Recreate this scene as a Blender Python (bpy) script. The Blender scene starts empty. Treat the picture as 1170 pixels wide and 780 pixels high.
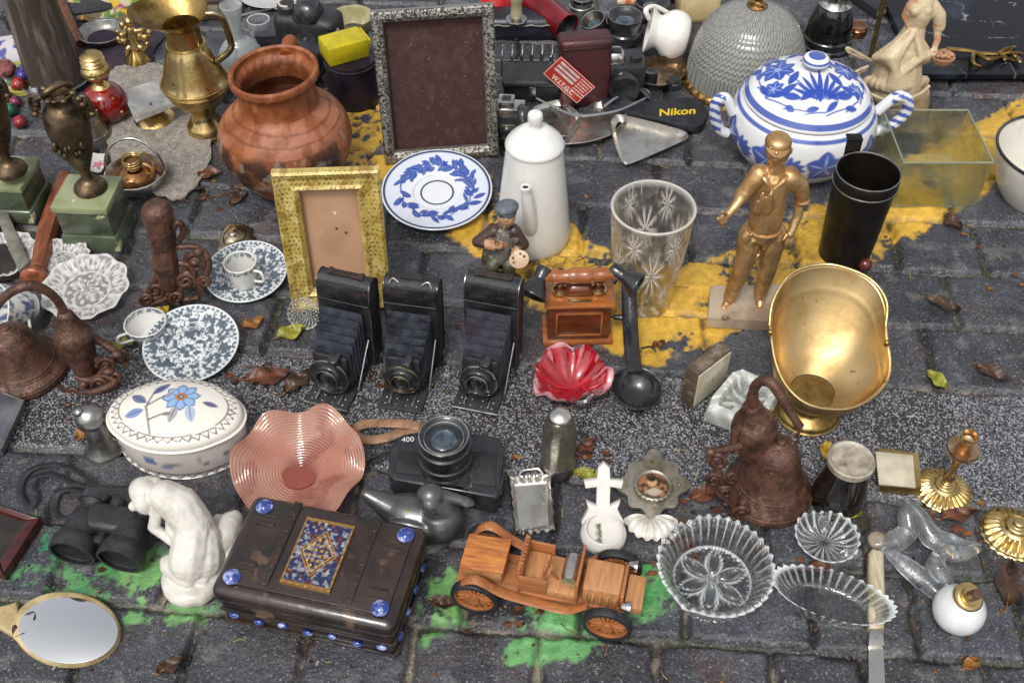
import bpy, bmesh, math, random
import numpy as np
from mathutils import Vector, Matrix, Euler
random.seed(7)
SC = bpy.context.scene
COL = SC.collection
PI = math.pi
R = math.radians
# ------------------------------------------------------------------ camera
CH, TH, FP = 1.10, R(47.0), 1240.0
CT, ST = math.cos(TH), math.sin(TH)
def ray(px, py):
    x = (px-585)/FP; v = (py-390)/FP
    return Vector((x, CT - v*ST, -ST - v*CT))
def G(px, py, z=0.0):
    "point of the horizontal plane at height z seen at photo pixel px,py"
    d = ray(px, py); t = (CH-z)/(-d.z)
    return Vector((d.x*t, d.y*t, z))
def depth(p): return p.y*CT + (CH-p.z)*ST
def S(px, py, z=0.0): return depth(G(px, py, z))/FP
def HZ(bx, by, ty, z0=0.0):
    Y = G(bx, by, z0).y; k = (ty-390)/FP
    return CH + Y*(k*CT+ST)/(k*ST-CT)
cam = bpy.data.cameras.new('camera'); cam.sensor_width = 36; cam.lens = 36*FP/1170
cam.clip_start = 0.02; cam.clip_end = 500
co = bpy.data.objects.new('camera', cam); COL.objects.link(co)
co.location = (0, 0, CH); co.rotation_euler = (PI/2-TH, 0, 0); SC.camera = co
# ------------------------------------------------------------------ light
W = bpy.data.worlds.new('World'); SC.world = W; W.use_nodes = True
nt = W.node_tree; bg = nt.nodes['Background']
sky = nt.nodes.new('ShaderNodeTexSky'); sky.sky_type = 'NISHITA'; sky.sun_disc = False
SUN_EL, SUN_AZ = R(58), R(200)
sky.sun_elevation = SUN_EL; sky.sun_rotation = SUN_AZ; sky.air_density = 1.0; sky.dust_density = 4.0; sky.ozone_density = 1.0
hs = nt.nodes.new('ShaderNodeHueSaturation'); hs.inputs['Saturation'].default_value = 0.22
nt.links.new(sky.outputs[0], hs.inputs['Color']); nt.links.new(hs.outputs[0], bg.inputs[0])
bg.inputs[1].default_value = 0.148
sun = bpy.data.lights.new('sun', 'SUN'); sun.energy = 1.3; sun.angle = R(14); sun.color = (1, .97, .93)
so = bpy.data.objects.new('sun', sun); COL.objects.link(so)
sd = Vector((math.sin(SUN_AZ)*math.cos(SUN_EL), math.cos(SUN_AZ)*math.cos(SUN_EL), math.sin(SUN_EL)))
so.rotation_euler = sd.to_track_quat('Z', 'Y').to_euler(); so.location = (0, 0, 5)
vs = SC.view_settings; vs.view_transform = 'Standard'; vs.look = 'None'; vs.exposure = 0.42; vs.gamma = 1
SC.render.engine = 'CYCLES'
SC.cycles.max_bounces = 12; SC.cycles.transmission_bounces = 10; SC.cycles.transparent_max_bounces = 12
SC.cycles.glossy_bounces = 4; SC.cycles.diffuse_bounces = 3
SC.cycles.sample_clamp_indirect = 6; SC.cycles.blur_glossy = 0.5
SC.cycles.use_denoising = True
# ------------------------------------------------------------------ materials
def hx(h):
    h = h.lstrip('#'); o = []
    for i in (0, 2, 4):
        c = int(h[i:i+2], 16)/255
        o.append(c/12.92 if c <= .04045 else ((c+.055)/1.055)**2.4)
    return tuple(o)
def c4(c):
    if isinstance(c, str): c = hx(c)
    return (c[0], c[1], c[2], 1)
MATS = {}
def mat(name, col='#808080', rough=.5, metal=0, col2=None, sc=40, thr=(.4, .65), bump=0, bsc=120, trans=0, ior=1.5,
        coat=0, attr=False, thin=0, dent=0, scr=0, rvar=.12, speck=None, ssc=400, sthr=.68, spec=.5, stretch=None, det=6, wave=0, wsc=60):
    if name in MATS: return MATS[name]
    m = bpy.data.materials.new(name); m.use_nodes = True; t = m.node_tree; N = t.nodes; L_ = t.links
    b = N['Principled BSDF']; out = N['Material Output']
    b.inputs['Metallic'].default_value = metal; b.inputs['IOR'].default_value = ior
    b.inputs['Transmission Weight'].default_value = trans; b.inputs['Coat Weight'].default_value = coat
    b.inputs['Coat Roughness'].default_value = .08; b.inputs['Specular IOR Level'].default_value = spec
    tc = N.new('ShaderNodeTexCoord'); src = tc.outputs['Object']
    if stretch:
        mp = N.new('ShaderNodeMapping'); mp.inputs['Scale'].default_value = stretch
        L_.new(src, mp.inputs[0]); src = mp.outputs[0]
    nz = N.new('ShaderNodeTexNoise'); nz.inputs['Scale'].default_value = sc; nz.inputs['Detail'].default_value = det
    nz.inputs['Roughness'].default_value = .62
    L_.new(src, nz.inputs['Vector'])
    if attr:
        at = N.new('ShaderNodeAttribute'); at.attribute_name = 'Col'; base = at.outputs['Color']
    else:
        rgb = N.new('ShaderNodeRGB'); rgb.outputs[0].default_value = c4(col); base = rgb.outputs[0]
    if col2 is not None:
        mr = N.new('ShaderNodeMapRange'); mr.inputs[1].default_value = thr[0]; mr.inputs[2].default_value = thr[1]
        L_.new(nz.outputs['Fac'], mr.inputs[0])
        mx = N.new('ShaderNodeMix'); mx.data_type = 'RGBA'
        L_.new(mr.outputs[0], mx.inputs[0]); L_.new(base, mx.inputs[6]); mx.inputs[7].default_value = c4(col2)
        base = mx.outputs[2]
    if speck is not None:
        ns = N.new('ShaderNodeTexNoise'); ns.inputs['Scale'].default_value = ssc; ns.inputs['Detail'].default_value = 3
        L_.new(src, ns.inputs['Vector'])
        ms = N.new('ShaderNodeMapRange'); ms.inputs[1].default_value = sthr; ms.inputs[2].default_value = sthr+.05
        L_.new(ns.outputs['Fac'], ms.inputs[0])
        m2 = N.new('ShaderNodeMix'); m2.data_type = 'RGBA'
        L_.new(ms.outputs[0], m2.inputs[0]); L_.new(base, m2.inputs[6]); m2.inputs[7].default_value = c4(speck)
        base = m2.outputs[2]
    L_.new(base, b.inputs['Base Color'])
    if rvar:
        rr = N.new('ShaderNodeMapRange'); rr.inputs[1].default_value = .3; rr.inputs[2].default_value = .7
        rr.inputs[3].default_value = max(.01, rough-rvar); rr.inputs[4].default_value = min(1, rough+rvar)
        L_.new(nz.outputs['Fac'], rr.inputs[0]); L_.new(rr.outputs[0], b.inputs['Roughness'])
    else: b.inputs['Roughness'].default_value = rough
    if bump:
        nb = N.new('ShaderNodeTexNoise'); nb.inputs['Scale'].default_value = bsc; nb.inputs['Detail'].default_value = 5
        L_.new(src, nb.inputs['Vector'])
        bp = N.new('ShaderNodeBump'); bp.inputs['Strength'].default_value = bump; bp.inputs['Distance'].default_value = .002
        hsrc = nb.outputs['Fac']
        if dent:
            nd = N.new('ShaderNodeTexNoise'); nd.inputs['Scale'].default_value = 28; nd.inputs['Detail'].default_value = 2; L_.new(src, nd.inputs['Vector'])
            ma = N.new('ShaderNodeMath'); ma.operation = 'MULTIPLY_ADD'; ma.inputs[1].default_value = dent; L_.new(nd.outputs['Fac'], ma.inputs[0]); L_.new(hsrc, ma.inputs[2]); hsrc = ma.outputs[0]
        L_.new(hsrc, bp.inputs['Height']); L_.new(bp.outputs[0], b.inputs['Normal'])
    if thin:
        tr = N.new('ShaderNodeBsdfTransparent'); tr.inputs[0].default_value = c4(col)
        ms_ = N.new('ShaderNodeMixShader'); ms_.inputs[0].default_value = thin
        L_.new(b.outputs[0], ms_.inputs[1]); L_.new(tr.outputs[0], ms_.inputs[2]); L_.new(ms_.outputs[0], out.inputs[0])
    MATS[name] = m; return m
# ------------------------------------------------------------------ mesh primitives: each returns (verts, faces)
def cr(pts, n=6):
    "Catmull-Rom through points"
    P = [Vector(p) for p in pts]; out = []
    for i in range(len(P)-1):
        p0 = P[max(i-1, 0)]; p1 = P[i]; p2 = P[i+1]; p3 = P[min(i+2, len(P)-1)]
        for k in range(n):
            t = k/n
            out.append(.5*((2*p1)+(p2-p0)*t+(2*p0-5*p1+4*p2-p3)*t*t+(3*p1-p0-3*p2+p3)*t**3))
    out.append(P[-1].copy()); return out
def sp(pts, n=5): return [tuple(p)[:2] for p in cr([(a, b, 0) for a, b in pts], n)]
def dens(P, n):
    "same polyline with about n evenly spread points, corners kept"
    L = sum(math.hypot(b[0]-a[0], (b[1]-a[1])) for a, b in zip(P, P[1:])); o = []
    for a, b in zip(P, P[1:]):
        m = max(1, round(math.hypot(b[0]-a[0], b[1]-a[1])/L*n))
        o += [(a[0]+(b[0]-a[0])*k/m, a[1]+(b[1]-a[1])*k/m) for k in range(m)]
    return o+[tuple(P[-1])]
def lathe(prof, n=48, mod=None, cap=True):
    v = []; f = []; rings = []
    for i, p in enumerate(prof):
        r, h = p[0], p[1]
        if r < 1e-5:
            rings.append([len(v)]); v.append((0, 0, h))
        else:
            ring = []
            for k in range(n):
                a = 2*PI*k/n; rr, hh = (r, h) if mod is None else mod(a, i/(len(prof)-1), r, h)
                ring.append(len(v)); v.append((rr*math.cos(a), rr*math.sin(a), hh))
            rings.append(ring)
    for A, Bq in zip(rings, rings[1:]):
        if len(A) == 1 and len(Bq) == 1: continue
        for k in range(n):
            k2 = (k+1) % n
            if len(A) == 1: f.append((A[0], Bq[k2], Bq[k]))
            elif len(Bq) == 1: f.append((A[k], A[k2], Bq[0]))
            else: f.append((A[k], A[k2], Bq[k2], Bq[k]))
    if cap:
        if len(rings[0]) > 1: f.append(tuple(reversed(rings[0])))
        if len(rings[-1]) > 1: f.append(tuple(rings[-1]))
    return v, f
def tube(path, r=.005, n=10, closed=False, flat=1.0, up=None):
    P = [Vector(p) for p in path]; m = len(P); rs = r if isinstance(r, (list, tuple)) else [r]*m
    if len(rs) != m:
        rs = [rs[0]+(rs[-1]-rs[0])*i/(m-1) for i in range(m)] if len(rs) == 2 else \
             [float(np.interp(i/(m-1), np.linspace(0, 1, len(rs)), rs)) for i in range(m)]
    v = []; f = []; nrm = None
    for i in range(m):
        a = P[(i-1) % m] if (closed or i) else P[0]; b = P[(i+1) % m] if (closed or i < m-1) else P[-1]
        t = (b-a).normalized() if (b-a).length > 1e-9 else Vector((0, 0, 1))
        if nrm is None:
            ref = Vector(up) if up else (Vector((0, 0, 1)) if abs(t.z) < .9 else Vector((1, 0, 0)))
            nrm = (ref-t*ref.dot(t)).normalized()
        else:
            if up: nrm = Vector(up)
            nrm = (nrm-t*nrm.dot(t)); nrm = nrm.normalized() if nrm.length > 1e-6 else t.orthogonal().normalized()
        bn = t.cross(nrm)
        for k in range(n):
            A = 2*PI*k/n; v.append(tuple(P[i]+nrm*(math.cos(A)*rs[i]*flat)+bn*(math.sin(A)*rs[i])))
    for i in range(m if closed else m-1):
        j = (i+1) % m
        for k in range(n):
            k2 = (k+1) % n; f.append((i*n+k, i*n+k2, j*n+k2, j*n+k))
    if not closed:
        f.append(tuple(reversed(range(n)))); f.append(tuple(range((m-1)*n, m*n)))
    return v, f
def ell(c, r, nu=20, nv=12, rot=None):
    if not isinstance(r, (tuple, list)): r = (r, r, r)
    v, f = lathe([(math.sin(PI*i/nv), -math.cos(PI*i/nv)) for i in range(nv+1)], nu)
    Mx = Matrix.Translation(c) @ (Euler(rot).to_matrix().to_4x4() if rot else Matrix()) @ Matrix.Diagonal((r[0], r[1], r[2], 1))
    return [tuple(Mx @ Vector(p)) for p in v], f
def box(c, s, bev=0, rot=None, seg=2, taper=None):
    bm = bmesh.new(); bmesh.ops.create_cube(bm, size=1)
    for q in bm.verts:
        tx = 1 if not taper or q.co.z < 0 else taper
        q.co = Vector((q.co.x*s[0]*tx, q.co.y*s[1]*tx, q.co.z*s[2]))
    if bev: bmesh.ops.bevel(bm, geom=list(bm.edges), offset=min(bev, min(s)*.45), segments=seg, profile=.5, affect='EDGES')
    Mx = Matrix.Translation(c) @ (Euler(rot).to_matrix().to_4x4() if rot else Matrix())
    v = [tuple(Mx @ q.co) for q in bm.verts]; bm.verts.index_update()
    f = [tuple(q.index for q in fa.verts) for fa in bm.faces]; bm.free(); return v, f
def prism(pts, z0, z1, bev=0, seg=2):
    "extruded outline; z0/z1 numbers; top edge rounded by bev"
    P = [Vector((p[0], p[1])) for p in pts]; n = len(P)
    area = sum(P[i].x*P[(i+1) % n].y-P[(i+1) % n].x*P[i].y for i in range(n))
    if area < 0: P.reverse()
    def inset(d):
        o = []
        for i in range(n):
            a = P[i-1]; b = P[i]; c = P[(i+1) % n]
            t1 = (b-a); t2 = (c-b); t1 = t1.normalized() if t1.length > 1e-9 else t2.normalized(); t2 = t2.normalized() if t2.length > 1e-9 else t1
            n1 = Vector((-t1.y, t1.x)); n2 = Vector((-t2.y, t2.x)); m_ = (n1+n2); m_ = m_.normalized() if m_.length > 1e-6 else n1
            o.append(b+m_*d/max(.5, m_.dot(n1)))
        return o
    lv = [(P, z0), (P, z1-bev)]
    if bev:
        lv = [(P, z0), (P, z1-bev)]+[(inset(bev*(1-math.cos(k/seg*PI/2))), z1-bev+bev*math.sin(k/seg*PI/2)) for k in range(1, seg+1)]
    v = []; f = []
    for Q, z in lv: v += [(q.x, q.y, z) for q in Q]
    for k in range(len(lv)-1):
        for i in range(n):
            j = (i+1) % n; f.append((k*n+i, k*n+j, (k+1)*n+j, (k+1)*n+i))
    f.append(tuple(reversed(range(n)))); f.append(tuple(range((len(lv)-1)*n, len(lv)*n)))
    return v, f
def sheet(fn, nu, nv, thick=0, wrapu=False):
    "surface fn(u,v)->xyz; with thick a second skin shifted down"
    v = [tuple(fn(i/(nu-1 if not wrapu else nu), j/(nv-1))) for j in range(nv) for i in range(nu)]
    f = []
    for j in range(nv-1):
        for i in range(nu if wrapu else nu-1):
            i2 = (i+1) % nu; f.append((j*nu+i, j*nu+i2, (j+1)*nu+i2, (j+1)*nu+i))
    if thick:
        o = len(v); v += [(p[0], p[1], p[2]-thick) for p in v]
        f += [tuple(o+q for q in reversed(fa)) for fa in list(f)]
        if not wrapu:
            ring = [i for i in range(nu)]+[j*nu+nu-1 for j in range(1, nv)]+[(nv-1)*nu+i for i in range(nu-2, -1, -1)]+[j*nu for j in range(nv-2, 0, -1)]
            f += [(ring[(k+1) % len(ring)], ring[k], ring[k]+o, ring[(k+1) % len(ring)]+o) for k in range(len(ring))]
        else:
            for base in (0, (nv-1)*nu):
                for i in range(nu):
                    a, b = base+i, base+(i+1) % nu
                    f.append((b, a, a+o, b+o) if base == 0 else (a, b, b+o, a+o))
    return v, f
def ringpts(rx, ry=None, n=32, c=(0, 0), a0=0, a1=2*PI, z=0, rot=0):
    ry = rx if ry is None else ry; full = abs(a1-a0-2*PI) < 1e-6
    o = []
    for k in range(n if full else n+1):
        a = a0+(a1-a0)*k/n; x, y = rx*math.cos(a), ry*math.sin(a)
        o.append((c[0]+x*math.cos(rot)-y*math.sin(rot), c[1]+x*math.sin(rot)+y*math.cos(rot), z))
    return o
class B:
    def __init__(s): s.v = []; s.f = []; s.mi = []; s.sm = []
    def add(s, vf, m=0, smooth=True, M=None):
        v, f = vf; o = len(s.v)
        if M is not None: v = [tuple(M @ Vector(p)) for p in v]
        s.v += [tuple(p) for p in v]; s.f += [tuple(i+o for i in q) for q in f]
        s.mi += [m]*len(f); s.sm += [smooth]*len(f); return s
    def build(s, name, mats, parent=None, paint=None, loc=None, auto=R(40), fix=True):
        me = bpy.data.meshes.new(name); me.from_pydata(s.v, [], s.f)
        if not isinstance(mats, (list, tuple)): mats = [mats]
        for m in mats: me.materials.append(m)
        me.polygons.foreach_set('material_index', s.mi); me.polygons.foreach_set('use_smooth', s.sm)
        if fix:
            bm = bmesh.new(); bm.from_mesh(me); bmesh.ops.recalc_face_normals(bm, faces=bm.faces); bm.to_mesh(me); bm.free()
        if auto:
            try: me.set_sharp_from_angle(angle=auto)
            except Exception: pass
        me.update()
        return link(name, me, parent, paint, loc)
def link(name, me, parent=None, paint=None, loc=None):
    o = bpy.data.objects.new(name, me); COL.objects.link(o)
    if parent is not None: o.parent = parent
    if loc is not None: o.location = loc
    if paint:
        n = len(me.vertices); P = np.empty(n*3); me.vertices.foreach_get('co', P); P = P.reshape(-1, 3)
        c = np.ones((n, 4)); c[:, :3] = paint(P)
        at = me.color_attributes.new('Col', 'FLOAT_COLOR', 'POINT'); at.data.foreach_set('color', c.astype(np.float32).ravel())
    return o
def blob(name, prims, m, parent=None, vox=.002, smooth=4, paint=None, mats=None, rough=0):
    "fuse overlapping primitives to one continuous surface"
    b = B()
    for p in prims: b.add(p)
    me = bpy.data.meshes.new(name); me.from_pydata(b.v, [], b.f)
    bm = bmesh.new(); bm.from_mesh(me); bmesh.ops.recalc_face_normals(bm, faces=bm.faces); bm.to_mesh(me); bm.free()
    o = bpy.data.objects.new('tmp', me); COL.objects.link(o)
    r = o.modifiers.new('r', 'REMESH'); r.mode = 'VOXEL'; r.voxel_size = vox
    if smooth:
        s = o.modifiers.new('s', 'SMOOTH'); s.factor = .5; s.iterations = smooth
    dg = bpy.context.evaluated_depsgraph_get(); dg.update()
    nm = bpy.data.meshes.new_from_object(o.evaluated_get(dg)); nm.name = name
    bpy.data.objects.remove(o); bpy.data.meshes.remove(me)
    if rough:
        from mathutils import noise as mn
        cs = [v.co.copy() for v in nm.vertices]; ns = [v.normal.copy() for v in nm.vertices]
        nm.vertices.foreach_set('co', [q for c, n_ in zip(cs, ns) for q in c+n_*rough*(mn.fractal(c*110, 1, 2, 3)*.45+mn.noise(c*50)*.6)])
    nm.materials.clear(); nm.materials.append(m)
    nm.polygons.foreach_set('use_smooth', [True]*len(nm.polygons)); nm.update()
    return link(name, nm, parent, paint)
def cap(p0, p1, r0, r1, n=12, k=4):
    "tapered capsule"
    p0, p1 = Vector(p0), Vector(p1); d = (p1-p0); L = d.length; d = d.normalized() if L > 1e-9 else Vector((0, 0, 1))
    q = d.to_track_quat('Z', 'Y').to_matrix().to_4x4()
    pr = [(r0*math.sin(i/k*PI/2), -r0*math.cos(i/k*PI/2)) for i in range(k)]+[(r0, 0), (r1, L)]+[(r1*math.cos(i/k*PI/2), L+r1*math.sin(i/k*PI/2)) for i in range(1, k+1)]
    v, f = lathe(pr, n); Mx = Matrix.Translation(p0) @ q
    return [tuple(Mx @ Vector(p)) for p in v], f
def chain(pts, rs):
    return [cap(pts[i], pts[i+1], rs[i], rs[i+1]) for i in range(len(pts)-1)]
def text(s, size, m, parent, name='lettering', mtx=None, depth=.0003, bold=0):
    cu = bpy.data.curves.new('t', 'FONT'); cu.body = s; cu.size = size; cu.extrude = depth; cu.align_x = 'CENTER'; cu.align_y = 'CENTER'; cu.offset = bold
    o = bpy.data.objects.new('t', cu); COL.objects.link(o)
    dg = bpy.context.evaluated_depsgraph_get(); dg.update()
    me = bpy.data.meshes.new_from_object(o.evaluated_get(dg)); bpy.data.objects.remove(o)
    if mtx is not None: me.transform(mtx)
    me.materials.clear(); me.materials.append(m); me.name = name
    return link(name, me, parent)
# ------------------------------------------------------------------ things
LOC = Vector((0, 0, 0)); Y0 = 0
def thing(name, label, cat, at, z=0, rot=0, group=None):
    global LOC, Y0
    LOC = G(at[0], at[1], z); Y0 = LOC.y
    o = bpy.data.objects.new(name, None); o.empty_display_size = .02; COL.objects.link(o)
    o.location = LOC; o.rotation_euler = (0, 0, rot); o['label'] = label; o['category'] = cat
    if group: o['group'] = group
    return o
def tag(o, label, cat, group=None):
    o['label'] = label; o['category'] = cat
    if group: o['group'] = group
    return o
def Lp(px, py, z=0):
    "local point (no rotation) on plane z"
    return G(px, py, z)-LOC
def J(px, py, dy=0):
    "local point at the thing's own distance (+dy) seen at px,py"
    d = ray(px, py); t = (Y0+dy)/d.y
    return Vector((d.x*t, d.y*t, CH+d.z*t))-LOC
def prof(bx, by, pts, z0=0):
    "profile for an upright turned thing: (radius px, axis y px) -> metres, relative to z0"
    o = []
    p0 = G(bx, by, z0)
    for r, y in pts:
        h = HZ(bx, by, y, z0); o.append((r*depth(Vector((p0.x, p0.y, h)))/FP, h-z0))
    return o
def L2(pts, z=0): return [tuple(Lp(a, b, z))[:2] for a, b in pts]
# numpy noise
_rng = np.random.default_rng(3)
_TAB = _rng.random((256, 256))
def vnoise(x, y):
    xi = np.floor(x).astype(int); yi = np.floor(y).astype(int); fx = x-xi; fy = y-yi
    fx = fx*fx*(3-2*fx); fy = fy*fy*(3-2*fy)
    g = lambda a, b: _TAB[a % 256, b % 256]
    return (g(xi, yi)*(1-fx)+g(xi+1, yi)*fx)*(1-fy)+(g(xi, yi+1)*(1-fx)+g(xi+1, yi+1)*fx)*fy
def fbm(x, y, o=4):
    s = 0; a = .5; t = 0
    for i in range(o):
        s = s+a*vnoise(x+17.3*i, y+9.1*i); t += a; a *= .5; x = x*2.03; y = y*2.03
    return s/t
def sstep(a, b, x):
    t = np.clip((x-a)/(b-a), 0, 1); return t*t*(3-2*t)
def mixc(c, d, t):
    return c*(1-t[:, None])+np.array(hx(d) if isinstance(d, str) else d)*t[:, None]
# ------------------------------------------------------------------ ground
def inpoly(x, y, poly):
    ins = np.zeros(x.shape, bool); n = len(poly)
    for i in range(n):
        x1, y1 = poly[i]; x2, y2 = poly[(i+1) % n]
        c = ((y1 > y) != (y2 > y)) & (x < (x2-x1)*(y-y1)/((y2-y1) if y2 != y1 else 1e-9)+x1); ins ^= c
    return ins
def polydist(x, y, poly):
    d = np.full(x.shape, 1e9); n = len(poly)
    for i in range(n):
        ax, ay = poly[i]; bx, by = poly[(i+1) % n]
        t = np.clip(((x-ax)*(bx-ax)+(y-ay)*(by-ay))/max(1e-12, (bx-ax)**2+(by-ay)**2), 0, 1)
        d = np.minimum(d, np.hypot(x-ax-t*(bx-ax), y-ay-t*(by-ay)))
    return np.where(inpoly(x, y, poly), d, -d)
def make_ground():
    st = .0028
    xs = np.arange(-1.22, 1.22, st); ys = np.arange(.44, 2.25, st)
    X, Y = np.meshgrid(xs, ys); nx, ny = len(xs), len(ys); x = X.ravel(); y = Y.ravel()
    a = G(10, 510); b = G(1170, 580); d = (b-a).normalized()
    u = (x-a.x)*d.x+(y-a.y)*d.y; v = -(x-a.x)*d.y+(y-a.y)*d.x
    wob = (fbm(x*9, y*9, 3)-.5)
    v = v+wob*.010; u = u+(fbm(x*9+40, y*9+11, 3)-.5)*.014
    up = (Lp(700, 425)-a) ; bw = -up.x*d.y+up.y*d.x
    # distance to the edges of the sett or slab, and an id per stone
    low = v < 0; band = (v >= 0) & (v < bw)
    vv = np.where(low, -v, v-bw); rh = np.where(low, .104, .116)
    row = np.floor(vv/rh); fv = vv-row*rh
    cw = np.where(low, .124, .152)
    jit = _TAB[(row.astype(int)*7) % 256, 11]
    uu = u+np.where(low, 0.045, 0.02)+(row % 2)*cw*.5+(jit-.5)*.05
    colm = np.floor(uu/cw); j2 = (_TAB[(row.astype(int)*13+5) % 256, colm.astype(int) % 256]-.5)*.03
    j3 = (_TAB[(row.astype(int)*13+5) % 256, (colm.astype(int)+1) % 256]-.5)*.03
    fu = uu-colm*cw
    eu = np.minimum(np.abs(fu-j2), np.abs(cw+j3-fu)); idc = colm-(fu < j2)+(fu > cw+j3)
    ev = np.minimum(fv, rh-fv)
    bl = .78; bu = (u+.31)-np.floor((u+.31)/bl)*bl
    eu = np.where(band, np.minimum(bu, bl-bu)+.004, eu); ev = np.where(band, np.minimum(v, bw-v)+.003, ev)
    edge = np.minimum(eu, ev)
    ri = np.where(band, 99, row+np.where(low, 0, 40)).astype(int); ci = np.where(band, np.floor((u+.31)/bl), idc).astype(int)
    h1 = _TAB[ri*31 % 256, ci*17 % 256]; h2 = _TAB[ri*11 % 256, (ci*29+3) % 256]; h3 = _TAB[(ri*5+77) % 256, ci*41 % 256]
    big = fbm(x*14, y*14, 4); fine = fbm(x*120, y*120, 3); med = fbm(x*45, y*45, 4)
    rag = edge+(med-.5)*.009+(fine-.5)*.003
    top = sstep(.001, .008, rag)
    z = -.009+top*.009+top*(h1-.5)*.003*np.where(band, .2, 1)+top*((fu-cw/2)*(h2-.5)*.03+(fv-rh/2)*(h3-.5)*.03)*np.where(band, 0, 1)
    z = z+(med-.5)*.0026*top*np.where(band, .35, 1)+(fine-.5)*.0012*np.where(band, .5, 1)+(1-top)*(big-.5)*.007
    # colour
    n = len(x); c = np.zeros((n, 3))
    stone = np.array(hx('#3a3c42')); c[:] = stone
    c *= (.72+.6*h2*np.where(band, .3, 1))[:, None]
    warm = sstep(.45, .7, fbm(x*7+3, y*7+8, 3))
    c = mixc(c, '#423d3d', warm*.4)
    c = mixc(c, '#232327', sstep(.5, .68, fbm(x*24+5, y*24, 4))*.55)
    c = mixc(c, '#70706f', sstep(.6, .78, med)*.4*top)
    c[band] = c[band]*.35+np.array(hx('#55565a'))*.65; bs = band*sstep(.5, .66, fbm(x*8+60, y*8+3, 4)); c = mixc(c, '#2b2826', bs*.75)
    dirt = 1-sstep(.0, .0055, rag)
    jn = fbm(x*20+9, y*20+2, 4)
    dc = np.zeros((n, 3)); dc[:] = hx('#1f1a17')
    dc = mixc(dc, '#433b32', sstep(.52, .66, jn)); dc = mixc(dc, '#857c6b', sstep(.65, .73, jn)*.75); dc = mixc(dc, '#39401f', sstep(.55, .68, fbm(x*9+1, y*9+70, 3))*.6)
    c = c*(1-dirt[:, None])+dc*dirt[:, None]
    grit = sstep(.56, .7, fbm(x*32+50, y*32, 4))*sstep(.45, .6, fbm(x*6+1, y*6+9, 3))
    c = mixc(c, '#4a2e22', grit*.3)
    paint = np.zeros(n)
    pn = (fbm(x*38, y*38, 5)-.5)
    W_ = lambda P: [tuple(G(p, q))[:2] for p, q in P]
    Ye = W_([(375, 95), (440, 118), (560, 205), (650, 258), (705, 298), (785, 305), (870, 268), (940, 232), (1020, 190), (1110, 143), (1230, 70), (1250, 130),
             (1170, 188), (1095, 240), (1000, 292), (880, 352), (812, 388), (752, 420), (690, 398), (600, 338), (515, 266), (440, 215), (375, 170)])
    dY = polydist(x, y, Ye)
    wear = fbm(x*5+20, y*5+31, 3)
    fw = fbm(x*150+3, y*150, 3); mw = fbm(x*60+9, y*60+4, 3)
    lost = fbm(x*26+7, y*26+3, 5)*.55+mw*.25+fw*.20+.12*(wear-.5)
    my = sstep(-.004, .004, dY+pn*.035+(fw-.5)*.012)*(1-sstep(.58, .64, lost))*(1-.93*dirt*sstep(.4, .5, jn))
    c = c*(1-my[:, None])+(np.array(hx('#cda23a'))[None, :]*(.55+.55*fine+.5*(big-.5)+.3*(med-.5))[:, None])*my[:, None]; paint = np.maximum(paint, my)
    for P, col_, den in (([(0, 585), (55, 590), (70, 640), (0, 645)], '#2f8558', .48), ([(-20, 640), (90, 640), (245, 622), (250, 705), (135, 716), (130, 690), (40, 680), (-20, 710)], '#4f8452', .505),
                         ([(135, 640), (235, 628), (240, 712), (142, 712)], '#6b9a5c', .545), ([(478, 640), (560, 640), (565, 735), (480, 735)], '#669858', .51),
                         ([(566, 655), (760, 650), (775, 700), (690, 715), (690, 757), (582, 757)], '#62995e', .56), ([(700, 640), (770, 640), (770, 690), (700, 700)], '#458f4f', .5),
                         ([(20, 690), (130, 670), (130, 700), (20, 730)], '#2f7c5c', .42)):
        dd = polydist(x, y, W_(P)); g = sstep(-.003, .003, dd+pn*.03+(fw-.5)*.014)*(1-sstep(den-.025, den+.03, fbm(x*30+2, y*30+12, 5)*.55+mw*.22+fw*.23))*(1-.9*dirt)
        c = c*(1-g[:, None])+(np.array(hx(col_))[None, :]*(.55+.8*fine+.3*(big-.5))[:, None])*g[:, None]; paint = np.maximum(paint, g)
    gran = np.where(band, top, 0)
    me = bpy.data.meshes.new('ground'); idx = np.arange(nx*ny).reshape(ny, nx)
    q = np.stack([idx[:-1, :-1], idx[:-1, 1:], idx[1:, 1:], idx[1:, :-1]], -1).reshape(-1, 4)
    me.vertices.add(n); me.vertices.foreach_set('co', np.stack([x, y, z], 1).astype(np.float32).ravel())
    me.loops.add(q.size); me.loops.foreach_set('vertex_index', q.ravel().astype(np.int32))
    me.polygons.add(len(q)); me.polygons.foreach_set('loop_start', (np.arange(len(q))*4).astype(np.int32))
    me.polygons.foreach_set('loop_total', np.full(len(q), 4, np.int32)); me.polygons.foreach_set('use_smooth', np.ones(len(q), bool))
    me.update(); me.validate()
    for nm, val in (('Col', np.concatenate([np.clip(c, 0, 1), np.ones((n, 1))], 1)),):
        at = me.color_attributes.new(nm, 'FLOAT_COLOR', 'POINT'); at.data.foreach_set('color', val.astype(np.float32).ravel())
    for nm, val in (('Gran', gran), ('Paint', paint)):
        at = me.attributes.new(nm, 'FLOAT', 'POINT'); at.data.foreach_set('value', val.astype(np.float32))
    m = bpy.data.materials.new('wet_stone'); m.use_nodes = True; t = m.node_tree; N = t.nodes; K = t.links; b_ = N['Principled BSDF']
    A = {}
    for nm in ('Col', 'Gran', 'Paint'):
        A[nm] = N.new('ShaderNodeAttribute'); A[nm].attribute_name = nm
    tc = N.new('ShaderNodeTexCoord')
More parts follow.
